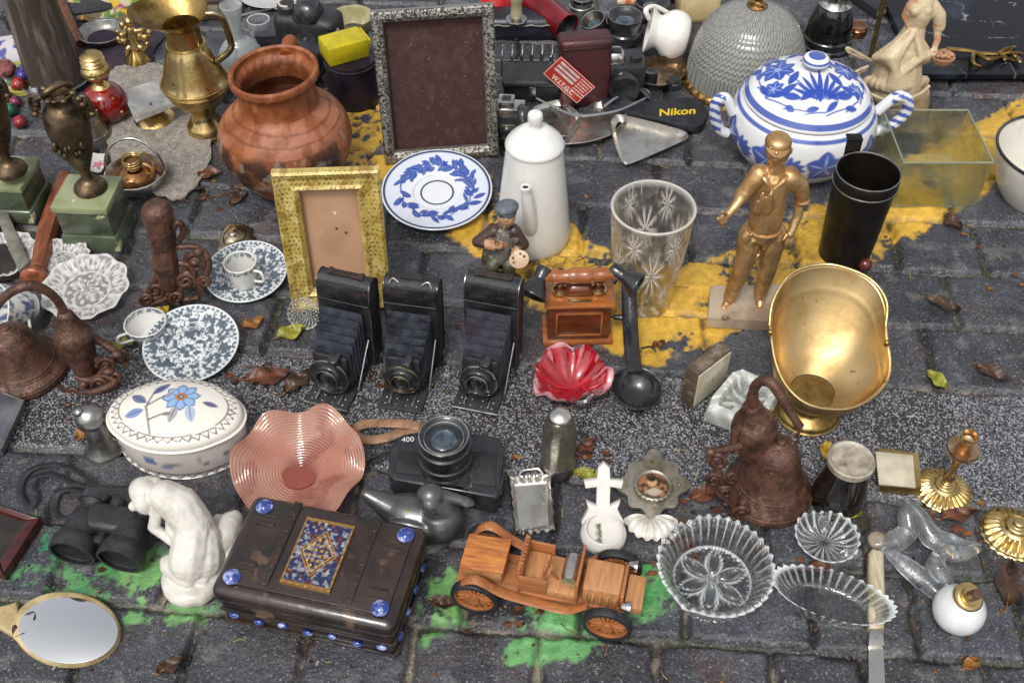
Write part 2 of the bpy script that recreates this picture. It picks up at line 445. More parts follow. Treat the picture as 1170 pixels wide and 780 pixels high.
    def noise(s, dt=3, rg=.6):
        q_ = N.new('ShaderNodeTexNoise'); q_.inputs['Scale'].default_value = s; q_.inputs['Detail'].default_value = dt; q_.inputs['Roughness'].default_value = rg
        K.new(tc.outputs['Object'], q_.inputs['Vector']); return q_.outputs['Fac']
    def mrange(i, a0, a1, b0=0, b1=1):
        q_ = N.new('ShaderNodeMapRange'); K.new(i, q_.inputs[0])
        for k_, vv_ in zip((1, 2, 3, 4), (a0, a1, b0, b1)): q_.inputs[k_].default_value = vv_
        return q_.outputs[0]
    def mth(op, a_, b2):
        q_ = N.new('ShaderNodeMath'); q_.operation = op
        for k_, w_ in enumerate((a_, b2)):
            if isinstance(w_, (int, float)): q_.inputs[k_].default_value = w_
            else: K.new(w_, q_.inputs[k_])
        return q_.outputs[0]
    def mix(fac, a_, b2):
        q_ = N.new('ShaderNodeMix'); q_.data_type = 'RGBA'
        if isinstance(fac, (int, float)): q_.inputs[0].default_value = fac
        else: K.new(fac, q_.inputs[0])
        for k_, w_ in ((6, a_), (7, b2)):
            if isinstance(w_, (tuple, str)): q_.inputs[k_].default_value = c4(w_)
            else: K.new(w_, q_.inputs[k_])
        return q_.outputs[2]
    notp = mth('SUBTRACT', 1, A['Paint'].outputs['Fac'])
    # granite grains: light and dark crystals
    def vor(s):
        q_ = N.new('ShaderNodeTexVoronoi'); q_.inputs['Scale'].default_value = s; K.new(tc.outputs['Object'], q_.inputs['Vector']); sp2 = N.new('ShaderNodeSeparateColor'); K.new(q_.outputs['Color'], sp2.inputs[0]); return sp2.outputs[0], sp2.outputs[1]
    va, vb = vor(560); gl = mth('MULTIPLY', mrange(va, .58, .66), mrange(noise(30, 4), .3, .6, .6, 1)); gd = mrange(vb, .60, .68)
    cc = A['Col'].outputs['Color']
    gm = mth('MULTIPLY', A['Gran'].outputs['Fac'], notp)
    cc = mix(mth('MULTIPLY', gl, gm), cc, '#939396'); cc = mix(mth('MULTIPLY', gd, gm), cc, '#212124')
    # sett grains: pits, and sparse light flecks brightened to stand for wet glints
    ng = mth('MULTIPLY', mth('SUBTRACT', 1, A['Gran'].outputs['Fac']), notp)
    fl = mrange(noise(360, 3), .60, .65); pt = mrange(noise(240, 4), .56, .64)
    cc = mix(mth('MULTIPLY', mth('MULTIPLY', fl, ng), .55), cc, '#98969a'); cc = mix(mth('MULTIPLY', mth('MULTIPLY', pt, ng), .7), cc, '#141315')
    pc = mrange(noise(420, 3), .6, .68); cc = mix(mth('MULTIPLY', mth('MULTIPLY', pc, A['Paint'].outputs['Fac']), .5), cc, '#3a3320')
    K.new(cc, b_.inputs['Base Color'])
    K.new(mth('ADD', mrange(noise(18, 5), .35, .65, .13, .46), mth('MULTIPLY', A['Paint'].outputs['Fac'], .1)), b_.inputs['Roughness'])
    bp = N.new('ShaderNodeBump'); bp.inputs['Strength'].default_value = .8; bp.inputs['Distance'].default_value = .0018
    K.new(mth('ADD', noise(260, 5, .7), mth('MULTIPLY', noise(70, 4), 1.5)), bp.inputs['Height']); K.new(bp.outputs[0], b_.inputs['Normal'])
    me.materials.append(m)
    o = bpy.data.objects.new('paving', me); COL.objects.link(o); o['kind'] = 'structure'
    far = bpy.data.meshes.new('ground'); s_ = 60
    far.from_pydata([(-s_, -s_, -.014), (s_, -s_, -.014), (s_, s_, -.014), (-s_, s_, -.014)], [], [(0, 1, 2, 3)])
    far.materials.append(mat('far_stone', '#38373a', .5, col2='#222226', sc=12, bump=.3, bsc=60, speck='#6a6a6c', ssc=150, sthr=.62))
    fo = bpy.data.objects.new('ground', far); COL.objects.link(fo); fo['kind'] = 'structure'
make_ground()
# ------------------------------------------------------------------ shared materials
BLK = mat('black_enamel', '#18191b', .26, coat=.5, col2='#28282b', sc=60, bump=.1, bsc=300)
BLKM = mat('black_matte', '#1b1b1d', .5, col2='#2a292b', sc=80, bump=.2, bsc=300)
LEA = mat('black_leather', '#1a1b1d', .36, col2='#2b2b2e', sc=70, bump=.6, bsc=700)
CHR = mat('chrome', '#c9c9c6', .18, 1, col2='#8d8b86', sc=50, bump=.05, bsc=200)
SIL = mat('tarnished_silver', '#d6d2ca', .28, 1, col2='#8a8276', sc=34, thr=(.47, .8), bump=.14, bsc=160, dent=3)
PEW = mat('pewter', '#a3a29d', .36, 1, col2='#5a5854', sc=40, thr=(.42, .75), bump=.2, bsc=180, dent=3)
BRS = mat('brass', '#cfb57e', .30, 1, col2='#94783f', sc=26, thr=(.43, .72), bump=.2, bsc=120, dent=4, rvar=.16, speck='#6b5228', ssc=90, sthr=.68)
BRSD = mat('old_brass', '#b0935a', .36, 1, col2='#65502a', sc=30, thr=(.4, .65), bump=.2, bsc=140)
GLD = mat('gilt', '#c9a474', .40, .8, col2='#8f6a3e', sc=50, thr=(.42, .72), bump=.3, bsc=200, dent=1.5)
BRZ = mat('bronze', '#6f5d47', .48, .85, col2='#2c2319', sc=40, thr=(.4, .65), bump=.25, bsc=150)
IRN = mat('brown_cast_iron', '#5e4134', .48, .35, col2='#38241b', sc=46, thr=(.42, .62), bump=.7, bsc=260, speck='#7a5240', ssc=210, sthr=.64, dent=1)
CER = mat('white_ceramic', '#d6d3cc', .16, coat=.3, col2='#bdb8ae', sc=18, thr=(.5, .85))
CERP = mat('painted_ceramic', attr=True, rough=.17, coat=.35, rvar=.05)
PNT = mat('painted_surface', attr=True, rough=.42, bump=.15, bsc=300)
def etched(name, col='#f4f6f5', thin=.12, lo=.12, bump=.12, bsc=80):  # Col red sets pale frost: frosted cuts, and highlights painted on ridges
    m = mat(name, col, .03, trans=1, ior=1.5, thin=thin, rvar=0, bump=bump, bsc=bsc); t_ = m.node_tree; p_ = t_.nodes['Principled BSDF']
    a_ = t_.nodes.new('ShaderNodeAttribute'); a_.attribute_name = 'Col'; s_ = t_.nodes.new('ShaderNodeSeparateColor'); t_.links.new(a_.outputs['Color'], s_.inputs[0])
    for k, (x0, x1) in (('Transmission Weight', (lo, 1)), ('Roughness', (.3, .03))):
        q_ = t_.nodes.new('ShaderNodeMapRange'); q_.inputs[3].default_value = x0; q_.inputs[4].default_value = x1
        t_.links.new(s_.outputs[0], q_.inputs[0]); t_.links.new(q_.outputs[0], p_.inputs[k])
    return m
def gray(k): return np.repeat((1-np.clip(k, 0, 1))[:, None], 3, 1)
ETC = etched('pale_edged_crystal')  # ribs and rims carry painted pale edges in place of bright highlights
GLS = mat('clear_glass', '#eef2f0', .03, trans=1, ior=1.48, thin=.34, rvar=.02, bump=.12, bsc=60)
GLSC = mat('cut_glass', '#f4f6f5', .04, trans=1, ior=1.5, thin=.10, rvar=.02, bump=.25, bsc=120)
GB = mat('blown_glass', '#f2f6f7', .04, trans=.97, ior=1.5, thin=.06, rvar=.02, bump=.4, bsc=60, coat=.3)
MIR = mat('mirror_glass', '#f2f2f0', .02, 1, rvar=0, speck='#2a2622', ssc=60, sthr=.74)
RUB = mat('rubber', '#17181b', .5, col2='#2b2c2f', sc=50, bump=.3, bsc=240)
def pxell(cx, cy, rx, ry, rot=0, n=48):
    return [(cx+rx*math.cos(a)*math.cos(rot)-ry*math.sin(a)*math.sin(rot), cy+rx*math.cos(a)*math.sin(rot)+ry*math.sin(a)*math.cos(rot)) for a in [2*PI*k/n for k in range(n)]]
def rrect(w, h, r, n=6):
    o = []
    for cx, cy, a in ((w/2-r, h/2-r, 0), (-w/2+r, h/2-r, 90), (-w/2+r, -h/2+r, 180), (w/2-r, -h/2+r, 270)):
        o += [(cx+r*math.cos(R(a+90*k/n)), cy+r*math.sin(R(a+90*k/n))) for k in range(n+1)]
    return o
def align(p0, p1, roll=0):
    d = Vector(p1)-Vector(p0)
    return Matrix.Translation(p0) @ d.to_track_quat('Z', 'Y').to_matrix().to_4x4() @ Matrix.Rotation(roll, 4, 'Z')
def TR(x=0, y=0, z=0, rx=0, ry=0, rz=0): return Matrix.Translation((x, y, z)) @ Euler((rx, ry, rz)).to_matrix().to_4x4()
def leafm(x, y, cx, cy, ang, L, w, soft=.0006):
    t = ((x-cx)*math.cos(ang)+(y-cy)*math.sin(ang))/L; s = -(x-cx)*math.sin(ang)+(y-cy)*math.cos(ang)
    hw = w*np.sin(PI*np.clip(t, 0, 1))**.75
    return sstep(-soft, soft, hw-np.abs(s))*((t > 0) & (t < 1))
def segm(x, y, ax, ay, bx, by, w, soft=.0006):
    t = np.clip(((x-ax)*(bx-ax)+(y-ay)*(by-ay))/((bx-ax)**2+(by-ay)**2), 0, 1)
    return sstep(-soft, soft, w-np.hypot(x-ax-t*(bx-ax), y-ay-t*(by-ay)))
def disc(c0, n=40, rings=8, z=0): return None
def toothed(n=60, r=1, k=12, amp=.06): return [((r*(1+amp*math.cos(k*2*PI*i/n)))*math.cos(2*PI*i/n), (r*(1+amp*math.cos(k*2*PI*i/n)))*math.sin(2*PI*i/n)) for i in range(n)]

# ---- hand mirror
t = thing('hand_mirror', 'oval cream hand mirror lying on the setts and reflecting bright sky', 'mirror', (78, 720))
CREAM = mat('cream_celluloid', '#b9a67c', .3, coat=.2, col2='#8e7a52', sc=30)
b = B(); b.add(prism(L2(pxell(78, 721, 61, 42, .05)), .0005, .010, .004, 3)); b.build('rim', CREAM, t)
b = B(); b.add(prism(L2(pxell(78, 720, 57, 38, .05), .010), .0095, .0108, .0006)); b.build('glass', MIR, t)
hp = [(-70, 694), (-40, 698), (0, 697), (14, 693), (22, 690), (26, 712), (24, 738), (14, 728), (0, 720), (-40, 720), (-70, 722)]
b = B(); b.add(prism(L2(hp), .0008, .0088, .003, 3)); b.build('handle', CREAM, t)

# ---- dark red framed panel at the left edge
t = thing('picture_frame', 'dark red wooden frame with brown panel lying at the left edge beside binoculars', 'frame', (5, 622))
RED = mat('red_stained_wood', '#4a1614', .35, coat=.2, col2='#240c0a', sc=40, stretch=(1, 6, 1), bump=.2)
o_ = [(-50, 566), (50, 600), (9, 664), (-92, 628)]; i_ = [(-40, 576), (34, 602), (4, 648), (-76, 618)]
b = B()
for k in range(4):
    k2 = (k+1) % 4; b.add(prism(L2([o_[k], o_[k2], i_[k2], i_[k]]), .002, .016, .003), smooth=False)
b.build('border', RED, t)
b = B(); b.add(prism(L2(i_), .001, .009), smooth=False); b.build('panel', mat('brown_panel', '#2c211b', .6, col2='#171210', sc=50, bump=.3), t)

# ---- binoculars
t = thing('binoculars', 'black binoculars lying on green paint with eyepieces away from the viewer', 'binoculars', (118, 610))
for (e0, e1, o0, o1) in (((112, 566), (108, 580), (104, 590), (82, 632)), ((166, 576), (162, 590), (158, 598), (136, 640))):
    zc = .026
    A = Lp(*e0, zc+.006); Bq = Lp(*o1, zc); ax = (Bq-A); L_ = ax.length
    b = B(); b.add(lathe(sp([(0, 0), (.013, 0), (.0165, .004), (.0165, .012), (.013, .016), (.013, .022), (.017, .028), (.021, .04), (.022, .055), (.0235, L_-.02), (.0265, L_-.012), (.0265, L_-.001), (.0245, L_), (.0235, L_-.006), (0, L_-.008)], 3), 32), M=align(A, Bq)); 
    bar = b.build('barrel', LEA, t)
    b = B(); b.add(lathe([(.0225, L_-.006), (.0268, L_-.0055), (.0268, L_+.0012), (.0235, L_+.001)], 32, cap=False), M=align(A, Bq)); b.build('objective_ring', BLKM, bar)
    b = B(); b.add(lathe([(.0165, -.001), (.0185, .001), (.0185, .011), (.016, .012)], 28, cap=False), M=align(A, Bq)); b.build('eyecup', BLK, bar)
A = Lp(112, 574, .032); Bq = Lp(164, 583, .032); m_ = (A+Bq)/2
b = B(); b.add(box((m_+Vector((-.004, -.022, .002))), (.062, .036, .026), .008, (0, 0, R(-9)), 3)); b.build('prism_housing', BLKM, t)
A = Lp(137, 571, .036); Bq = Lp(120, 606, .032)
b = B(); b.add(lathe(sp([(0, 0), (.009, 0), (.009, .012), (.006, .014), (.006, .05), (.0085, .052), (.0085, .06), (0, .06)], 2), 20, lambda a, q, r, h: (r*(1+.05*math.cos(14*a)), h)), M=align(A, Bq)); b.build('focus_wheel', BLKM, t)
b = B(); b.add(tube(cr([Lp(112, 576, .03), Lp(92, 560, .014), Lp(66, 562, .006), Lp(62, 585, .004), Lp(80, 590, .01), Lp(104, 560, .016), Lp(92, 540, .012), Lp(60, 530, .006), Lp(32, 538, .004), Lp(22, 560, .004), Lp(34, 578, .005), Lp(40, 566, .006), Lp(36, 548, .009), Lp(58, 541, .008), Lp(85, 552, .012), Lp(120, 556, .02), Lp(165, 560, .024), Lp(168, 580, .03)], 6), .0045, 8, flat=.25, up=(0, .3, 1)))
b.build('strap', LEA, t)

# ---- white kneeling nude
t = thing('statuette', 'white ceramic statuette of a kneeling bent woman on a round base', 'statuette', (222, 664))
J_ = lambda px, py, z: Lp(px, py, z)
pr = [cap(Lp(220, 664, .004), Lp(220, 664, .006), .026, .026)]
base = lathe(sp([(0, 0), (.031, 0), (.035, .004), (.034, .012), (.025, .017), (0, .018)], 4), 40)
pr = [base]
hip = Lp(217, 640, .035); mid = Lp(222, 600, .062); chest = Lp(206, 578, .082); shl = Lp(188, 566, .090); head = Lp(168, 562, .088)
pr += chain([hip, mid, chest, shl], [.024, .0225, .023, .018]); pr += chain([Lp(236, 640, .03), Lp(236, 612, .05), Lp(222, 584, .075)], [.02, .016, .012])
pr += [cap(shl, Lp(176, 562, .090), .009, .008), ell(Lp(166, 572, .082), (.0125, .015, .017)), ell(Lp(164, 560, .090), (.0165, .016, .015)), ell(Lp(152, 578, .080), (.005, .006, .006)), ell(Lp(176, 552, .092), (.010, .008, .008))]
pr += chain([Lp(196, 572, .088), Lp(196, 606, .06), Lp(226, 634, .04)], [.0085, .0072, .006]); pr += [ell(Lp(231, 640, .036), (.009, .006, .005))]
pr += chain([Lp(182, 575, .085), Lp(176, 602, .055), Lp(205, 624, .04)], [.008, .007, .0055])
pr += chain([hip, Lp(196, 645, .026), Lp(214, 662, .020)], [.017, .0135, .010]); pr += chain([Lp(196, 645, .026), Lp(232, 660, .018)], [.013, .009])
pr += [ell(Lp(258, 612, .030), (.017, .030, .022), 20, 12, (R(20), 0, R(-18))), ell(Lp(268, 596, .034), (.010, .014, .014))]; pr += chain([Lp(240, 640, .02), Lp(252, 612, .03), Lp(250, 596, .036)], [.018, .016, .010]); pr += chain([Lp(262, 606, .03), Lp(262, 640, .018), Lp(242, 660, .014)], [.015, .011, .007])
pr += [ell(Lp(198, 590, .07), (.007, .007, .009)), ell(Lp(210, 596, .068), (.007, .007, .009))]
for k in range(7):
    a = k/6*2.2-1.2; pr += [cap(Lp(166, 560, .089)+Vector((math.cos(a)*.006, math.sin(a)*.012, .008)), Lp(180, 556, .090), .004, .004)]
blob('figure', pr, mat('white_bisque', '#c3bfb6', .34, col2='#948e82', sc=26, thr=(.45, .8), bump=.12, bsc=90), t, .0015, 2, rough=.0013)

# ---- jewellery casket
t = thing('jewellery_casket', 'dark wooden casket with blue cabochons and an enamel plaque on its lid', 'casket', (356, 720))
c0 = G(255, 713); c1 = G(455, 757); ex = (c1-c0).normalized(); wd = (c1-c0).length; ey = Vector((-ex.y, ex.x, 0)); dp = .128; H_ = .076
t.location = c0+ex*wd/2+ey*dp/2; t.rotation_euler = (0, 0, math.atan2(ex.y, ex.x)); LOC = t.location.copy()
WDK = mat('dark_lacquered_wood', '#33231c', .26, coat=.5, col2='#150d0a', sc=18, thr=(.38, .6), bump=.5, bsc=60, speck='#54402f', ssc=30, sthr=.62, rvar=.16)
CAB = mat('blue_cabochon', '#20357e', .12, coat=.8, col2='#8f9cc4', sc=90, thr=(.5, .62))
b = B(); b.add(box((0, 0, H_*.33), (wd-.008, dp-.008, H_*.62), .004)); bd = b.build('body', WDK, t)
b = B()
for k in range(2): b.add(box((0, -dp/2+.003, .010+.024*k), (wd-.006, .004, .0035), .001))
for k in range(2): b.add(box((wd/2-.003, 0, .010+.024*k), (.004, dp-.006, .0035), .001))
b.build('moulding', WDK, bd)
b = B(); b.add(box((0, 0, H_*.82), (wd+.004, dp+.004, H_*.34), .012, seg=4)); 
b.add(box((0, 0, H_+.001), (wd-.02, dp-.022, .004), .002)); ld = b.build('lid', WDK, t)
for sx in (-1, 1):
    b = B(); b.add(box((sx*.047, .006, H_+.0035), (.010, dp-.02, .003), .001)); 
    for sy in (-1, 1): b.add(box((sx*.074, sy*.026, H_+.003), (.022, .006, .0022), .0008)); b.add(box((sx*.074, sy*.036, H_+.003), (.022, .003, .0022), .0008))
    for k in range(5): b.add(ell((sx*.047+.001, -.045+.022*k, H_+.005), (.0022, .0022, .0012), 10, 6))
    b.build('strapwork', mat('embossed_leather', '#33241d', .4, col2='#171009', sc=70, bump=.5, bsc=200), ld)
def plq(P):
    x, y = P[:, 0]+.002, P[:, 1]; c = np.zeros((len(P), 3)); c[:] = hx('#2b3052')
    n1 = fbm(x*260, y*260, 3); c = mixc(c, '#8a8d94', sstep(.52, .6, n1)); c = mixc(c, '#5b2a20', sstep(.60, .68, fbm(x*210+9, y*210, 3)))
    r1 = np.abs(x)/.022+np.abs(y)/.03
    for q in (.95, .78): c = mixc(c, '#b58a3c', 1-sstep(.02, .05, np.abs(r1-q)))
    c = mixc(c, '#b58a3c', ((np.abs(np.sin(x*520)*np.sin(y*480)) > .62) & (r1 < .72)).astype(float)*.9)
    c = mixc(c, '#8c6a35', (np.maximum(np.abs(x)/.0275, np.abs(y)/.0415) > .93).astype(float))
    return c
b = B(); b.add(sheet(lambda u, v: ((u-.5)*.056-.002, (v-.5)*.084, H_+.0075+.0006*math.sin(u*40)*math.sin(v*50)), 70, 100, .005))
b.build('plaque', mat('enamel', attr=True, rough=.28, metal=.35, bump=.5, bsc=420), ld, plq)
for (x, y) in ((-.083, .046), (-.083, -.046), (.083, .046), (.083, -.046)):
    b = B(); b.add(ell((x, y, H_+.003), (.0075, .0075, .0055), 20, 10)); b.add(lathe([(.0095, 0), (.0095, .002), (.007, .003)], 20), M=TR(x, y, H_+.0022)); b.build('cabochon', CAB, ld)
for k in range(7):
    b = B(); x = -wd/2+.017+k*(wd-.034)/6; b.add(ell((x, -dp/2+.002, .020 if k % 2 else .024), (.006, .003, .0042), 14, 8)); b.build('cabochon', CAB, bd)
for k in range(4):
    b = B(); y = -dp/2+.02+k*(dp-.04)/3; b.add(ell((wd/2-.002, y, .022), (.003, .006, .0045), 14, 8)); b.build('cabochon', CAB, bd)

# ---- pink ruffled glass dish, tilted to the viewer
t = thing('glass_dish', 'pink ruffled glass dish with spiral ridges leaning behind the dark casket', 'glass dish', (342, 560))
ctr = Lp(342, 533, .022)
Mt = TR(*ctr, R(9), R(-4), R(10))
def dish(u, v):
    a = 2*PI*u; r = .004+v*.076; w = .0085*math.sin(7*a+.6)*v**4+.006*math.sin(3*a)*v**3
    return ((r+.002*math.sin(6*a+2)*v)*math.cos(a), (r+.002*math.sin(6*a+2)*v)*math.sin(a)*1.0, -.010+.022*v*v+w+.00028*math.sin(r*1750+1.5*math.sin(3*a)+a))
b = B(); b.add(sheet(dish, 150, 190, .0024, True), M=Mt)
def pk(P):
    q = np.array([(Mt.inverted() @ Vector(p))[:] for p in P]); r = np.hypot(q[:, 0], q[:, 1]); 
    c = np.zeros((len(P), 3)); c[:] = hx('#cf8a70'); an = np.arctan2(q[:, 1], q[:, 0]); c = mixc(c, '#d09c86', sstep(.4, .65, fbm(q[:, 0]*22+4, q[:, 1]*22, 4))*.9); c = mixc(c, '#a34a3c', sstep(.55, .7, fbm(q[:, 0]*30+9, q[:, 1]*30+7, 4))*.7); c = mixc(c, '#d3a48e', sstep(.045, .085, r)*.5); c = mixc(c, '#e0c0ae', sstep(.45, .8, np.sin(r*1750+an+4*fbm(q[:, 0]*25, q[:, 1]*25, 3)))*(.15+.5*fbm(q[:, 0]*40+3, q[:, 1]*40, 3)))
    return mixc(c, '#8e1f1c', (1-sstep(.004, .03, r))*.75)
b.build('bowl', mat('pink_glass', attr=True, rough=.05, trans=.55, coat=.6, ior=1.45, rvar=.03), t, pk)
b = B(); b.add(lathe([(0, 0), (.022, 0), (.022, .012), (.0, .012)], 32), M=TR(ctr.x, ctr.y-.004, .001)); b.build('foot', mat('pink_foot', '#a85a4c', .15, trans=.5), t)

# ---- modern black reflex camera lying on its back
t = thing('film_camera', 'black reflex camera lying on its back with tan strap beside pink dish', 'camera', (512, 530))
po = [(452, 500), (470, 496), (545, 494), (571, 499), (577, 512), (573, 560), (566, 568), (450, 548), (443, 540), (445, 515)]
b = B(); b.add(prism(L2(po, .034), .002, .034, .004, 3)); bd = b.build('body', BLK, t)
for o_ in ([(456, 514), (484, 517), (484, 544), (452, 540)], [(534, 516), (568, 516), (566, 556), (534, 552)]): b = B(); b.add(prism(L2(o_, .034), .033, .0358, .001)); b.build('leather_panel', LEA, bd)
b = B(); b.add(prism(L2([(484, 490), (536, 490), (540, 512), (534, 560), (488, 553), (480, 512)], .034), .030, .0395, .003)); b.build('mount_block', BLK, bd)
lc = Lp(509, 526, .036)
pr = [(30, 526), (31, 520), (31, 513), (29, 511), (29, 507), (31.5, 505), (31.5, 500), (28, 498)]
zb = .038; p_ = Lp(509, 526, zb); d_ = depth(G(509, 526, zb))/FP; hs_ = HZ(509, 526, 498, zb)-zb
q = lambda r, h: (r*d_, h*hs_)
b = B(); b.add(lathe([q(0, 0), q(31, 0), q(31, .25), q(29, .27), q(29, .45), q(31, .47), q(31, .75), q(28.5, .78), q(28.5, 1.0), q(27, 1.02), q(25, 1.0), q(21, .86), q(0, .84)], 64, lambda a, s_, r, h: (r*(1+(.012*math.cos(60*a) if .45 < h/hs_ < .76 and r > 29.5*d_ else 0)), h)), M=TR(*p_)); ln = b.build('lens', BLK, t)
b = B()
for rr, hh in ((27.6, 1.02), (22.5, .93)): b.add(tube([(v[0], v[1], hs_*hh) for v in ringpts(rr*d_, n=56)], .0009, 8, True), M=TR(*p_))
b.build('lens_ring', CHR, ln)
b = B(); b.add(ell((0, 0, hs_*.80), (17*d_, 17*d_, hs_*.12), 32, 12), M=TR(*p_)); b.build('front_element', mat('coated_glass', '#1a2630', .03, coat=1, col2='#4a5a64', sc=60, rvar=.01), ln)
b = B(); b.add(lathe([(0, 0), (.006, 0), (.006, .004), (0, .004)], 24), M=TR(*Lp(534, 556, .034))); b.build('tripod_socket', CHR, t)
b = B(); b.add(tube([Lp(569+6*math.cos(k/14*2*PI), 518+7*math.sin(k/14*2*PI), .032) for k in range(14)], .0009, 6, True)); b.build('strap_lug', CHR, t)
text('400', .0105, mat('white_print', '#c9c9c4', .5), bd, mtx=TR(*Lp(466, 502, .0345), 0, 0, R(4)))
TAN = mat('tan_leather', '#8f6c50', .55, col2='#5d4230', sc=60, bump=.4, bsc=300)
b = B(); b.add(tube(cr([Lp(480, 487, .034), Lp(462, 484, .030), Lp(436, 483, .022), Lp(414, 485, .012), Lp(404, 492, .006), Lp(416, 502, .005), Lp(440, 500, .010), Lp(462, 492, .02), Lp(486, 487, .036)], 6), .006, 8, flat=.22, up=(0, -.25, 1))); b.build('strap', TAN, t)
b = B(); b.add(tube(cr([Lp(447, 516, .03), Lp(430, 524, .014), Lp(412, 532, .004), Lp(396, 538, .003)], 5), .0045, 8, flat=.25, up=(0, 0, 1))); b.build('strap_end', LEA, t)

# ---- duck figurine
t = thing('duck_figurine', 'grey pewter duck figurine between the casket and the black reflex camera', 'figurine', (490, 604))
PEWD = mat('grey_pewter', '#6b6b6c', .34, .7, col2='#3f3d3a', sc=24, thr=(.4, .7), speck='#7a6238', ssc=70, sthr=.66, bump=.15)
bz = Lp(482, 590, .026)
pr = [ell(bz, (.052, .027, .024), 24, 16, (0, R(8), R(-12))), ell(bz+Vector((.022, -.006, .002)), (.030, .027, .026)), cap(bz+Vector((-.035, .008, .006)), bz+Vector((-.064, .016, .022)), .018, .008),
      cap(bz+Vector((.03, -.004, .01)), Lp(492, 575, .062), .019, .013), ell(Lp(492, 566, .066), (.0165, .016, .0155)), cap(Lp(505, 566, .064), Lp(534, 573, .056), .009, .0055), ell(Lp(532, 573, .056), (.012, .008, .0035), 16, 10, (0, R(14), R(-10))),
      ell(bz+Vector((-.008, -.022, .004)), (.034, .008, .015), 20, 12, (0, R(8), R(-12)))]
blob('body', pr, PEWD, t, .0018, 4)
b = B(); b.add(ell(Lp(494, 573, .067)+Vector((.004, -.0148, -.002)), (.0028, .0015, .0028), 12, 8)); b.build('eye', BLKM, t)
b = B(); b.add(lathe(sp([(0, 0), (.034, 0), (.030, .006), (.014, .010), (0, .010)], 3), 36), M=TR(*Lp(488, 604, 0.0))); b.build('base', PEWD, t)

# ---- wooden toy car
t = thing('toy_car', 'orange wooden model of an open vintage car with rubber tyres', 'toy car', (618, 670))
r0 = G(543, 696); f0 = G(692, 727); f1 = G(711, 662); ax = (f0-r0).normalized(); ay = Vector((-ax.y, ax.x, 0)); wb = (f0-r0).length; tw = max(.07, (f1-f0).dot(ay))
t.location = r0+ax*wb/2+ay*tw/2; t.rotation_euler = (0, 0, math.atan2(ax.y, ax.x)); 
WOR = mat('orange_wood', '#a4663a', .5, col2='#82502b', sc=22, stretch=(1, 9, 9), bump=.25, bsc=60)
WOR2 = mat('light_wood', '#b27d50', .52, col2='#946840', sc=26, stretch=(9, 1, 9), bump=.25, bsc=60)
wr = .0275
for sx in (-1, 1):
    for sy in (-1, 1):
        P = Vector((sx*wb/2, sy*tw/2, wr)); Mw = TR(*P, R(90))
        b = B(); b.add(lathe([(wr-.005, -.005), (wr-.001, -.005), (wr, -.002), (wr, .002), (wr-.001, .005), (wr-.005, .005), (wr-.0055, 0)], 40, cap=False), M=Mw)
        b.f += []; w = b.build('tyre', RUB, t); w.name = 'wheel'
        b = B(); b.add(lathe([(wr-.0062, -.0035), (wr-.0048, -.0035), (wr-.0048, .0035), (wr-.0062, .0035), (wr-.0065, 0)], 40, cap=False), M=Mw); b.add(lathe([(0, -.006), (.006, -.006), (.006, .006), (0, .006)], 20), M=Mw)
        for k in range(8): b.add(box((0, 0, 0), (.0022, .003, wr*1.45), .0005), M=Mw @ Matrix.Rotation(k*PI/8, 4, 'Z') @ Matrix.Rotation(R(90), 4, 'X'))
        b.build('rim', WOR, w)
b = B()
for sx in (-1, 1): b.add(tube([(sx*wb/2, -tw/2, wr), (sx*wb/2, tw/2, wr)], .003, 8))
b.build('axle', PEW, t)
L0 = -wb/2-.022; L1 = wb/2+.026; bw = tw*.62
b = B(); b.add(box(((L0+L1)/2, 0, .030), (L1-L0-.02, bw, .007), .002)); b.add(box((L0+.012, 0, .031), (.03, bw+.016, .008), .002)); b.build('chassis', WOR, t)
b = B(); b.add(box((wb/2-.012, 0, .048), (.042, bw-.006, .030), .004)); b.add(box((wb/2+.022, 0, .038), (.024, bw-.004, .012), .002)); 
for k in range(5): b.add(box((wb/2-.028+.008*k, bw/2-.002, .046), (.0022, .003, .018), .0005)); b.add(box((wb/2-.028+.008*k, -bw/2+.002, .046), (.0022, .003, .018), .0005))
b.build('bonnet', WOR2, t)
b = B(); b.add(box((wb/2+.011, 0, .047), (.004, bw-.004, .028), .001)); b.build('radiator_grille', WOR, t)
b = B()
for k in range(4): b.add(box((wb/2+.0135, -.013+k*.009, .047), (.002, .0055, .018), .0006))
b.build('grille_slot', BLKM, t)
for sy in (-1, 1):
    b = B(); b.add(lathe(sp([(0, 0), (.004, 0), (.006, .006), (.0065, .01), (0, .0095)], 2), 18), M=TR(wb/2+.012, sy*.026, .052, 0, R(90))); b.build('headlight', CHR, t)
b = B(); b.add(lathe([(0, -.016), (.0085, -.016), (.0095, -.01), (.0095, .01), (.0085, .016), (0, .016)], 24), M=TR(wb/2-.048, 0, .062, R(90))); b.build('tank', SIL, t)
b = B(); b.add(box((wb/2-.038, 0, .052), (.003, bw+.006, .048), .001)); b.build('dashboard', WOR, t)
b = B(); b.add(box((wb/2-.072, 0, .042), (.068, bw, .012), .003)); b.build('cowl', WOR2, t)
b = B(); b.add(tube([(wb/2-.06, -.006, .045), (wb/2-.072, -.008, .066)], .0016, 8)); b.add(tube([(wb/2-.073+.004*math.sin(k/16*2*PI), -.008+.010*math.cos(k/16*2*PI), .067+.007*math.sin(k/16*2*PI)) for k in range(16)], .0016, 8, True)); b.build('steering_wheel', WOR, t)
